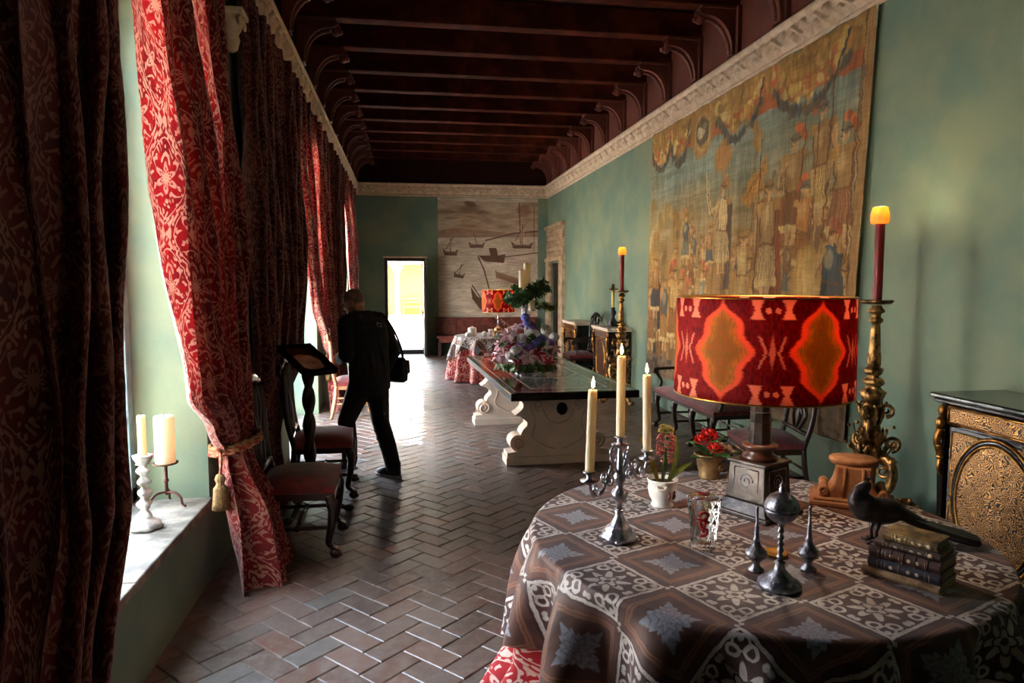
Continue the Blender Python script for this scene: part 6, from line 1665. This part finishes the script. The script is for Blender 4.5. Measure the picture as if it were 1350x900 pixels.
# ------------------------------------------------------------------ flower arrangement on the marble table
FX, FY, FZ = 1.20, 6.92, 0.80
t = thing('flower_arrangement', 'big arrangement of pink lilies and pale flowers on the marble table', 'flower arrangement', (FX, FY, FZ))
t.scale = (1.15, 1.15, 1.06)
m = MB(); m.lathe([(0.0, 0.0), (0.10, 0.0), (0.11, 0.01), (0.06, 0.03), (0.07, 0.05), (0.15, 0.09), (0.17, 0.12), (0.16, 0.125), (0.0, 0.10)], 32); m.build('bowl', 'silver', t)
def lily_mesh(R):
    a_, b_ = MB(), MB()
    for k in range(6):
        a = k * PI / 3; w = R * (0.30 if k % 2 else 0.24)
        for mb, ws, lift in ((a_, 1.0, 0.0), (b_, 0.5, 0.004)):
            A = np.zeros((9, 5, 3))
            for i in range(9):
                s = i / 8; wd = w * ws * math.sin(PI * (0.10 + 0.90 * s)) ** 0.8
                for j in range(5):
                    q = (j - 2) / 2
                    A[i, j] = (R * s, wd * q * (0.9 if ws == 1.0 else min(1, 1.6 - 1.4 * s)), R * (0.28 * s - 0.42 * s * s) + 0.05 * R * q * q + lift)
            mb.grid(A, M=RZ(a))
    c = MB()
    for k in range(6):
        a = k * PI / 3 + 0.4; p = (0.38 * R * math.cos(a), 0.38 * R * math.sin(a), 0.42 * R)
        c.tube([(0, 0, 0), (p[0] * 0.6, p[1] * 0.6, p[2] * 0.75), p], 0.02 * R, 5); c.ball(p, (0.05 * R, 0.05 * R, 0.03 * R), 6, 4)
    return a_, b_, c
proto = {}
def orient(o, d):
    o.rotation_euler = Vector(d).to_track_quat('Z', 'Y').to_euler()
def lily(p, d, R, kind):
    if kind not in proto:
        a_, b_, c_ = lily_mesh(0.10)
        la, lb = ('lily_white', 'lily_pink') if kind == 'star' else ('lily_blush', 'lily_white')
        o = a_.build('lily', la, t); x = b_.build('petal_stripe', lb, o); y = c_.build('stamen', 'maroon_petal', o); proto[kind] = o
    else:
        q = proto[kind]; o = q.copy(); COL.objects.link(o)
        for ch in q.children: e = ch.copy(); COL.objects.link(e); e.parent = o
    o.location = p; orient(o, d); o.scale = (R / 0.10,) * 3
def pom_mesh(n, r, pr, seed):
    rnd = random.Random(seed); m = MB()
    for k in range(n):
        z = 1 - 1.6 * (k + 0.5) / n; a = k * 2.39996; s = math.sqrt(max(0, 1 - z * z))
        p = Vector((s * math.cos(a), s * math.sin(a), z)); M = T(*(p * r)) @ p.to_track_quat('Z', 'Y').to_matrix().to_4x4() @ RZ(rnd.uniform(0, 3))
        for q in range(4):
            b = q * PI / 2; m.ball((pr * 0.6 * math.cos(b), pr * 0.6 * math.sin(b), 0), (pr * 0.6, pr * 0.6, pr * 0.25), 6, 4, M=M)
    m.ball((0, 0, 0), r * 0.9, 10, 8)
    return m
def bloom(name, mat, p, d, s, key, builder):
    if key not in proto:
        o = builder().build(name, mat, t); proto[key] = o
    else: o = proto[key].copy(); COL.objects.link(o)
    o.location = p; orient(o, d); o.scale = (s,) * 3
rnd = random.Random(21)
# coordinates relative to the bowl: x across, z up; the camera is at -y
for (x, z, y, kind, R) in ((0.06, 0.19, -0.21, 'star', 0.115), (-0.10, 0.09, -0.24, 'star', 0.10), (-0.17, 0.36, -0.12, 'blush', 0.11), (-0.22, 0.28, -0.10, 'blush', 0.10), (-0.10, 0.42, -0.08, 'blush', 0.09),
                           (0.20, 0.20, -0.02, 'star', 0.09), (-0.05, 0.24, 0.20, 'star', 0.10), (0.15, 0.16, 0.20, 'blush', 0.10), (-0.20, 0.16, -0.14, 'blush', 0.08), (-0.02, 0.17, -0.27, 'blush', 0.09), (0.16, 0.11, -0.22, 'star', 0.09), (-0.25, 0.18, -0.10, 'blush', 0.09), (-0.15, 0.25, -0.18, 'star', 0.085), (0.23, 0.24, -0.12, 'blush', 0.085)):
    lily((x, y, z), (x * 1.5 + rnd.uniform(-.2, .2), y * 2.4 - 0.1, 0.25 + z * 0.6), R, kind)
for (x, z, y, s) in ((0.02, 0.37, -0.15, 1.0), (0.17, 0.40, -0.10, 1.05), (0.25, 0.33, -0.05, 0.9), (-0.12, 0.22, -0.20, 1.0), (-0.03, 0.14, -0.25, 0.8), (0.14, 0.28, -0.14, 0.9), (-0.06, 0.33, -0.16, 0.85), (0.10, 0.34, 0.12, 1.1), (-0.12, 0.30, 0.15, 1.0), (-0.16, 0.18, -0.19, 0.9), (0.03, 0.05, -0.25, 0.8)):
    bloom('cream_bloom', 'cream_petal', (x, y, z), (x, y * 1.5, z), s, 'pom', lambda: pom_mesh(44, 0.045, 0.016, 1))
for (x, z, y, s) in ((0.06, 0.30, -0.20, 1.0), (0.11, 0.32, -0.18, 0.95), (-0.01, 0.52, -0.06, 0.9), (0.0, 0.47, -0.09, 0.85), (0.0, 0.27, 0.2, 1.0)):
    bloom('blue_bloom', 'blue_petal', (x, y, z), (x, y * 1.5, z), s, 'blue', lambda: pom_mesh(40, 0.040, 0.015, 2))
for (x, z, y, s) in ((0.0, 0.24, -0.20, 1.0), (0.20, 0.28, -0.10, 0.9), (-0.08, 0.18, -0.22, 0.8), (0.04, 0.44, -0.08, 0.9)):
    bloom('mauve_bloom', 'mauve', (x, y, z), (x, y * 1.5, z), s, 'mauve', lambda: pom_mesh(36, 0.040, 0.015, 3))
def spray_mesh(seed, L=0.22, n=16, w=0.022):
    r = random.Random(seed); m = MB(); m.tube([(0, 0, 0), (0.01, 0, L * 0.5), (0.0, 0.01, L)], 0.003, 5)
    for k in range(n):
        q = 0.25 + 0.75 * k / n; a = k * 2.4; leaf_blade(m, (0.005, 0, L * q), (math.cos(a), math.sin(a), 0.6), L * 0.30 * (1.15 - 0.5 * q), w)
    return m
def spray(p, d, s, key, mat, seed):
    bloom('leaf_spray', mat, p, d, s, key, lambda: spray_mesh(seed))
for k in range(15):
    a = k * 2.4; z = 0.06 + 0.26 * ((k * 7) % 15) / 15
    spray((0.08 * math.cos(a), 0.08 * math.sin(a) - 0.02, z), (math.cos(a), math.sin(a), 0.35), rnd.uniform(0.7, 0.95), 'spray_a', 'leaf', 4)
for k in range(8):
    a = 3.3 + k * 0.32; spray((-0.06 + 0.02 * k, -0.12, 0.05), (math.cos(a), math.sin(a), 0.1), rnd.uniform(0.8, 1.1), 'spray_b', 'pale_leaf' if k % 2 else 'leaf', 5)
for k in range(30):      # the bushy upper tier round the candles
    a = k * 2.4; z = 0.60 + 0.20 * ((k * 11) % 30) / 30
    spray((0.03 * math.cos(a), 0.03 * math.sin(a), z - 0.02), (math.cos(a), math.sin(a), 0.3 + 0.2 * (k % 3)), rnd.uniform(0.65, 0.95), 'spray_c', 'leaf', 6)
for k in range(5): spray((0.10, -0.02, 0.60 + 0.02 * k), (1, -0.3, 0.1 - 0.18 * k), 0.8, 'spray_d', 'pale_leaf', 7)
for (x, z, dx, dz) in ((-0.16, 0.44, -1.0, 0.9), (-0.24, 0.28, -1.6, 0.35), (-0.14, 0.30, -1.0, 0.5), (-0.22, 0.20, -1.6, 0.1), (-0.2, 0.12, -1.6, -0.1), (-0.22, 0.16, -1.4, 0.0)):
    m = MB(); m.tube(bez([(0.3 * x, -0.08, 0.15), (x, -0.1, z), (x + dx * 0.12, -0.12, z + dz * 0.09)], 6), 0.0045, 6)
    for q in range(10): m.ball((x + dx * 0.012 * q + rnd.uniform(-.02, .02), -0.11 + rnd.uniform(-.02, .02), z + dz * 0.009 * q + rnd.uniform(-.02, .02)), 0.008, 6, 4)
    m.build('berry_twig', 'twig' if z > 0.25 else 'maroon_petal', t)
t = thing('candle_stand', 'slim three-cup iron candle stand rising out of the flowers on the marble table', 'candle stand', (FX, FY, FZ))
m = MB(); m.lathe([(0.012, 0.10), (0.012, 0.58), (0.02, 0.60), (0.012, 0.62), (0.010, 0.72), (0.0, 0.72)], 14); m.build('stem', 'silver', t)
for x, y, z in ((-0.035, 0.0, 0.80), (0.022, 0.03, 0.85), (0.06, -0.03, 0.62)):
    m = MB(); m.tube(bez([(0, 0, 0.56), (x * 0.8, y * 0.8, 0.58), (x, y, z - 0.005)], 6), 0.006, 8); m.lathe([(0.008, z - 0.012), (0.033, z - 0.006), (0.036, z + 0.002), (0.0, z + 0.001)], 20, M=T(x, y, 0)); m.build('arm', 'silver', t)
candle('shorter cream pillar candle, leftmost of the three above the flowers', (FX - 0.035, FY, FZ + 0.802), 0.034, 0.22, 'wax', group='pillar candles above the flowers')
candle('tallest cream pillar candle at the back of the three above the flowers', (FX + 0.022, FY + 0.03, FZ + 0.852), 0.036, 0.24, 'wax', group='pillar candles above the flowers')
candle('cream pillar candle standing lowest and to the right above the flowers', (FX + 0.06, FY - 0.03, FZ + 0.622), 0.034, 0.26, 'wax', group='pillar candles above the flowers', tilt=(0, -0.05))

# ------------------------------------------------------------------ far round table with its cloths, lamp and tea things
QX, QY, QR = 1.56, 12.25, 0.70
round_table('round wooden table hidden under cloths at the far end of the hall', QX, QY, QR - 0.03, 0.745, 0.0, 'round tables')
m = MB(); round_cloth(m, QX, QY, QR - 0.012, 0.757, lambda a: 0.722, 0.14, 0.13, 15, 9, 300, 20, 40)
tag(m.build('undercloth', 'undercloth_damask', fix=False), 'red damask undercloth reaching the floor at the far round table', 'tablecloth')
m = MB(); round_cloth(m, QX, QY, QR, 0.766, lambda a: 0.30 + 0.12 * math.cos(4 * (a - PI)), 0.18, 0.15, 15, 9, 300, 20, 40)
tag(m.build('tablecloth', 'brocade_cloth', fix=False), 'brown and cream brocade cloth over the far round table with the small lamp', 'tablecloth')
HZ = 0.767
t = thing('table_lamp', 'lit lamp with orange ikat drum shade on the far round table', 'lamp', (1.63, 12.2, HZ))
m = MB(); m.lathe([(0.0, 0.0), (0.085, 0.0), (0.09, 0.02), (0.05, 0.04), (0.06, 0.07), (0.075, 0.10), (0.05, 0.14), (0.02, 0.16), (0.0, 0.16)], 24, mod=lambda a, z: 1 + 0.08 * math.cos(6 * a)); m.build('base', 'old_brass', t)
m = MB(); m.lathe([(0.016, 0.15), (0.014, 0.25), (0.018, 0.30), (0.012, 0.42)], 16); m.build('column', 'silver', t)
shade_parts(t, 0.292, 0.286, 0.415, 0.800, math.radians(-99), 10.0)
def cup(label, x, y, r, h, lid):
    t = thing('lidded_jar' if lid else 'goblet', label, 'jar' if lid else 'goblet', (x, y, HZ))
    m = MB()
    if lid: m.lathe([(0.0, 0.0), (r * 0.8, 0.0), (r, h * 0.15), (r, h * 0.7), (r * 0.9, h * 0.74), (0.0, h * 0.74)], 24)
    else: m.lathe([(0.0, 0.0), (r * 0.7, 0.0), (r * 0.65, h * 0.08), (r * 0.3, h * 0.2), (r * 0.35, h * 0.4), (r * 0.9, h * 0.65), (r, h), (r * 0.9, h), (r * 0.8, h * 0.7), (0.0, h * 0.66)], 24)
    m.build('body' if lid else 'bowl', 'porcelain', t)
    if lid: m = MB(); m.lathe([(r * 1.02, h * 0.74), (r * 1.05, h * 0.78), (r * 0.7, h * 0.9), (r * 0.2, h * 0.94), (r * 0.2, h * 1.0), (0.0, h * 1.02)], 24); m.build('lid', 'porcelain', t)
cup('tall white lidded jar at the left of the far round table', 1.16, 12.10, 0.075, 0.17, True)
cup('small white jar between the tall jar and the goblet on the far table', 1.36, 12.0, 0.04, 0.09, True)
cup('small white goblet left of the small lamp on the far table', 1.47, 12.02, 0.045, 0.12, False)
cup('low white jar beside the tall lidded jar, at the far cloth\'s left edge', 1.08, 11.98, 0.05, 0.08, True)
t = thing('wooden_box', 'small orange-brown wooden box in front of the far lamp', 'box', (1.62, 11.93, HZ), 0.1)
m = MB(); m.box(-0.11, 0.11, -0.07, 0.07, 0, 0.065); m.build('body', 'terracotta', t, bevel=0.004); m = MB(); m.box(-0.115, 0.115, -0.075, 0.075, 0.067, 0.09); m.build('lid', 'terracotta', t, bevel=0.004)
m = MB(); n = 24; A = np.zeros((n, n, 3))
for i in range(n):
    for j in range(n):
        a, b = i / (n - 1) * 2 - 1, j / (n - 1) * 2 - 1
        A[i, j] = (a * 0.14, b * 0.11, 0.10 * math.exp(-2.2 * (a * a + b * b)) * (1.2 + 0.4 * math.sin(a * 7 + 2) * math.cos(b * 6)) + 0.004)
m.grid(A); o = m.build('napkin', 'orange_cloth', fix=False, solid=0.003, loc=(1.86, 11.93, HZ + 0.001)); tag(o, 'crumpled bright orange-red napkin right of the wooden box on the far table', 'napkin')

# long low panelled bench-chest under the ship hanging
t = thing('chest_bench', 'long reddish leather-panelled bench against the end wall under the ship hanging', 'bench', (1.93, 16.42, 0))
m = MB(); m.box(-1.2, 1.2, -0.26, 0.26, 0.40, 0.46); m.box(-1.15, 1.15, -0.23, 0.24, 0.30, 0.40); m.build('seat', 'bench_leather', t, bevel=0.01)
m = MB(); m.box(-1.2, 1.2, 0.22, 0.28, 0.46, 0.86)
for k in range(5): m.box(-1.15 + 0.465 * k, -1.15 + 0.465 * k + 0.43, 0.205, 0.23, 0.50, 0.80)
m.build('backrest', 'bench_leather', t, bevel=0.008)
for x in (-1.14, -0.38, 0.38, 1.14):
    for y in (-0.20, 0.20):
        m = MB(); m.box(x - 0.035, x + 0.035, y - 0.035, y + 0.035, 0, 0.31); m.build('leg', 'dark_wood', t, bevel=0.004)

# ------------------------------------------------------------------ the man walking past the window
MX, MY = -0.31, 6.15
t = thing('person', 'person in black jacket and dark trousers walking away, head bowed, bag at hip', 'person', (MX, MY, 0), math.radians(48.5))
def limb(m, pts, radii, n=14):
    P = bez(pts, 6); R = np.interp(np.linspace(0, 1, len(P)), np.linspace(0, 1, len(radii)), radii)
    m.tube(P, list(R), n); m.ball(P[0], float(R[0]), 12, 8); m.ball(P[-1], float(R[-1]), 12, 8)
def loft(m, rings, n=28):
    """rings: (x, y, z, rx, ry)"""
    A = np.zeros((len(rings), n, 3))
    for i, (x, y, z, rx, ry) in enumerate(rings):
        for k in range(n):
            a = 2 * PI * k / n; c, s = math.cos(a), math.sin(a)
            A[i, k] = (x + rx * np.sign(c) * abs(c) ** 0.85, y + ry * np.sign(s) * abs(s) ** 0.85, z)
    b = len(m.v); m.grid(A, closed_u=True)
    m.f.append(tuple(b + k for k in range(n - 1, -1, -1))); m.f.append(tuple(b + (len(rings) - 1) * n + k for k in range(n))); m.s += [True, True]
Hd = T(0.0, 0.165, 1.525) @ RZ(0.35) @ RX(-0.42)          # bowed head, turned a little to the left
shR, elR, wrR, haR = (0.185, 0.05, 1.355), (0.255, -0.055, 1.09), (0.235, 0.06, 0.865), (0.235, 0.10, 0.78)
shL, elL, wrL, haL = (-0.185, 0.07, 1.355), (-0.245, 0.03, 1.09), (-0.12, 0.23, 1.03), (-0.06, 0.29, 1.04)
hipR, knR, anR = (0.095, 0.0, 0.86), (0.095, -0.03, 0.475), (0.075, -0.19, 0.085)
hipL, knL, anL = (-0.095, 0.02, 0.86), (-0.10, 0.19, 0.49), (-0.075, 0.19, 0.12)
m = MB()
m.ball((0, -0.005, 0.015), (0.073, 0.095, 0.100), 24, 16, M=Hd); m.ball((0, 0.03, -0.045), (0.056, 0.062, 0.075), 20, 14, M=Hd)
m.tube([(0, 0.085, 0.03), (0, 0.112, -0.012), (0, 0.108, -0.028)], [0.008, 0.014, 0.011], 8, M=Hd)
m.ball((0, 0.092, -0.055), (0.024, 0.010, 0.008), 10, 6, M=Hd); m.ball((0, 0.088, -0.066), (0.02, 0.010, 0.008), 10, 6, M=Hd); m.ball((0, 0.078, -0.095), (0.026, 0.02, 0.018), 10, 8, M=Hd)
for s in (-1, 1):
    m.ball((s * 0.032, 0.083, 0.032), (0.020, 0.012, 0.008), 10, 6, M=Hd); m.ball((s * 0.074, 0.0, -0.005), (0.010, 0.020, 0.033), 10, 8, M=Hd)
limb(m, [(0, 0.075, 1.36), (0, 0.105, 1.43), (0, 0.14, 1.50)], [0.062, 0.056, 0.056])
loft(m, [(0, 0.0, 0.83, 0.14, 0.10), (0, 0.0, 0.95, 0.155, 0.11), (0, 0.01, 1.08, 0.14, 0.10), (0, 0.035, 1.25, 0.165, 0.115), (0, 0.055, 1.34, 0.17, 0.095), (0, 0.07, 1.40, 0.09, 0.07)])
for sh, el, wr, ha in ((shR, elR, wrR, haR), (shL, elL, wrL, haL)):
    limb(m, [sh, el], [0.055, 0.042]); limb(m, [el, wr], [0.042, 0.028])
    W_, H_ = Vector(wr), Vector(ha); d = (H_ - W_).normalized(); s = d.cross(Vector((0, 0, 1))) if abs(d.z) < 0.9 else d.cross(Vector((1, 0, 0))); s.normalize(); u = s.cross(d)
    m.tube([W_, W_ + d * 0.05, W_ + d * 0.085], [0.026, 0.036, 0.034], 12, flat=0.55)
    for k, (o_, L_) in enumerate(((-0.027, 0.066), (-0.009, 0.076), (0.009, 0.072), (0.026, 0.056))):
        b = W_ + d * 0.08 + s * o_
        m.tube([b, b + d * L_ * 0.5 - u * 0.008, b + d * L_ * 0.78 - u * 0.028, b + d * L_ * 0.8 - u * 0.045], [0.0095, 0.009, 0.008, 0.007], 8)
    b = W_ + d * 0.03 + s * 0.03; m.tube([b, b + s * 0.022 + d * 0.025 - u * 0.012, b + s * 0.022 + d * 0.05 - u * 0.024], [0.012, 0.0105, 0.008], 8)
for hp, kn, an in ((hipR, knR, anR), (hipL, knL, anL)):
    limb(m, [hp, kn], [0.085, 0.055]); limb(m, [kn, tuple(np.array(kn) * 0.55 + np.array(an) * 0.45 + np.array((0, -0.012, 0))), an], [0.055, 0.052, 0.036])
    A_ = Vector(an); m.tube([A_, A_ + Vector((0, 0.06, -0.045)), A_ + Vector((0, 0.13, -0.06))], [0.036, 0.034, 0.028], 10)
m.build('body', 'skin', t, remesh=0.007, smooth_it=3)
# short cropped hair: a thin cap over the back and sides of the skull
m = MB(); A = np.zeros((14, 36, 3))
for i in range(14):
    for k in range(36):
        a = 2 * PI * k / 36; front = max(0, math.sin(a)); lim = 2.05 - 1.15 * front ** 0.8
        p = lim * i / 13; q = 1.0 + 0.012 * math.sin(k * 5 + i * 3) - 0.05 * (i / 13) ** 6
        A[i, k] = (0.0765 * math.sin(p) * math.cos(a) * q, -0.005 + 0.0995 * math.sin(p) * math.sin(a) * q, 0.015 + 0.104 * math.cos(p) * q)
m.grid(A, closed_u=True, M=Hd); m.build('hair', 'hair', t)
# jacket
m = MB()
loft(m, [(0, -0.005, 0.765, 0.185, 0.142), (0, -0.005, 0.80, 0.192, 0.148), (0, -0.005, 0.86, 0.188, 0.145), (0, 0.0, 0.97, 0.185, 0.145), (0, 0.01, 1.08, 0.185, 0.14), (0, 0.02, 1.2, 0.20, 0.148), (0, 0.035, 1.3, 0.205, 0.14), (0, 0.05, 1.37, 0.185, 0.115), (0, 0.07, 1.42, 0.115, 0.085), (0, 0.085, 1.455, 0.078, 0.072)])
for sh, el, wr in ((shR, elR, wrR), (shL, elL, wrL)):
    limb(m, [sh, el], [0.078, 0.064]); limb(m, [el, wr], [0.064, 0.048]); limb(m, [tuple(np.array(sh) * 0.6 + np.array((0, 0.05, 1.38)) * 0.4), sh], [0.085, 0.078])
    for k in range(4): 
        q = 0.2 + 0.2 * k; c = np.array(el) * (1 - q) + np.array(wr) * q; m.ball(tuple(c), (0.062 - 0.006 * k, 0.062 - 0.006 * k, 0.012), 12, 6)
for k in range(9):
    a = k * 0.8 - 2.4; m.tube(bez([(0.15 * math.cos(a), 0.12 * math.sin(a) - 0.005, 1.22 - 0.03 * (k % 3)), (0.182 * math.cos(a + 0.2), 0.142 * math.sin(a + 0.2), 1.05), (0.19 * math.cos(a + 0.3), 0.146 * math.sin(a + 0.3), 0.86)], 5), 0.012, 6)
jk = m.build('jacket', 'black_cloth', t, remesh=0.010, smooth_it=3)
m = MB(); pts = [(-0.026, -0.016), (0.026, -0.016), (0.03, -0.010), (0.03, 0.010), (0.026, 0.016), (-0.026, 0.016), (-0.03, 0.010), (-0.03, -0.010)]
m.tube([(x, 0, z) for x, z in pts], 0.003, 6, closed=True); o = m.build('collar_logo', 'rubber', jk, (0.03, -0.096, 1.335)); o.rotation_euler = (-0.42, 0.25, 0.05)
m = MB(); m.tube([(-0.006, 0, -0.008), (0.006, 0, 0.008)], 0.002, 5); 
# trousers
m = MB()
loft(m, [(0, 0.0, 0.72, 0.165, 0.12), (0, 0.0, 0.80, 0.172, 0.125), (0, 0.0, 0.92, 0.165, 0.12), (0, 0.0, 0.98, 0.155, 0.11)])
for hp, kn, an in ((hipR, knR, anR), (hipL, knL, anL)):
    hp2 = (hp[0] * 0.85, hp[1], 0.82)
    limb(m, [hp2, kn], [0.112, 0.078]); limb(m, [kn, tuple(np.array(kn) * 0.5 + np.array(an) * 0.5 + np.array((0, -0.012, 0))), (an[0], an[1] - 0.005, an[2] + 0.0)], [0.078, 0.074, 0.066])
    for k in range(5):
        q = 0.15 + 0.2 * k; c = np.array(kn) * (1 - q) + np.array(an) * q
        m.tube([tuple(c + np.array((0.066 * math.cos(b), 0.066 * math.sin(b), 0.02 * math.sin(b * 2 + k)))) for b in np.linspace(0.4 + k, 3.4 + k, 9)], 0.012, 6)
m.build('trousers', 'trouser_cloth', t, remesh=0.010, smooth_it=3)
for an, pitch in ((anR, 0.0), (anL, -0.25)):
    A_ = Vector(an); M = T(A_.x, A_.y, A_.z - 0.085) @ RX(pitch)
    m = MB(); sole = [(0.0, -0.085), (0.034, -0.07), (0.036, 0.0), (0.046, 0.09), (0.042, 0.155), (0.018, 0.195), (-0.018, 0.195), (-0.042, 0.15), (-0.044, 0.08), (-0.034, 0.0), (-0.034, -0.07)]
    rings = []
    for z, k in ((0.022, 1.0), (0.05, 0.98), (0.075, 0.82), (0.10, 0.55)):
        rings.append([(x * (k if z < 0.09 else 0.95), (y if z < 0.06 else (y * (0.78 if z < 0.09 else 0.42) - (0.012 if z < 0.09 else 0.025))), z) for x, y in sole])
    m.grid(np.array(rings), closed_u=True, M=M); b = len(m.v) - len(sole); m.f.append(tuple(b + i for i in range(len(sole)))); m.s.append(True)
    sh_ = m.build('shoe', 'shoe', t, sub=1)
    m = MB(); m.prism([(x * 1.08, y * 1.03) for x, y in sole], 0.0, 0.024, 'z', M=M); m.build('sole', 'rubber', sh_, bevel=0.004)
    m = MB()
    for k in range(4): m.tube([M @ Vector((-0.022, 0.045 + 0.022 * k, 0.083 - 0.008 * k)), M @ Vector((0.0, 0.05 + 0.022 * k, 0.092 - 0.008 * k)), M @ Vector((0.022, 0.045 + 0.022 * k, 0.083 - 0.008 * k))], 0.0035, 6)
    m.build('laces', 'rubber', sh_)
# shoulder bag, hanging at the right hip
cw, sw = math.cos(math.radians(48.5)), math.sin(math.radians(48.5))
lx, ly = 0.315, -0.03
t = thing('shoulder_bag', 'black shoulder bag hanging at the walking person\'s right hip', 'bag', (MX + lx * cw - ly * sw, MY + lx * sw + ly * cw, 0.80), math.radians(48.5))
m = MB(); loft(m, [(0, 0, 0.0, 0.035, 0.085), (0.004, 0, 0.02, 0.052, 0.115), (0.004, 0, 0.10, 0.055, 0.125), (0, 0, 0.19, 0.045, 0.115), (0, 0, 0.225, 0.025, 0.095)], 24); m.build('body', 'black_cloth', t)
m = MB(); m.prism([(-0.10, 0.20), (0.10, 0.20), (0.11, 0.09), (0.09, 0.075), (-0.09, 0.075), (-0.11, 0.09)], 0.05, 0.064, 'x'); m.build('flap', 'trouser_cloth', t, bevel=0.005)
m = MB(); m.tube(bez([(0.0, -0.08, 0.20), (-0.09, -0.13, 0.34), (-0.165, -0.11, 0.50), (-0.185, 0.0, 0.625), (-0.18, 0.10, 0.58), (-0.10, 0.16, 0.40), (0.0, 0.08, 0.20)], 8), 0.011, 8, flat=0.5); m.build('strap', 'trouser_cloth', t)
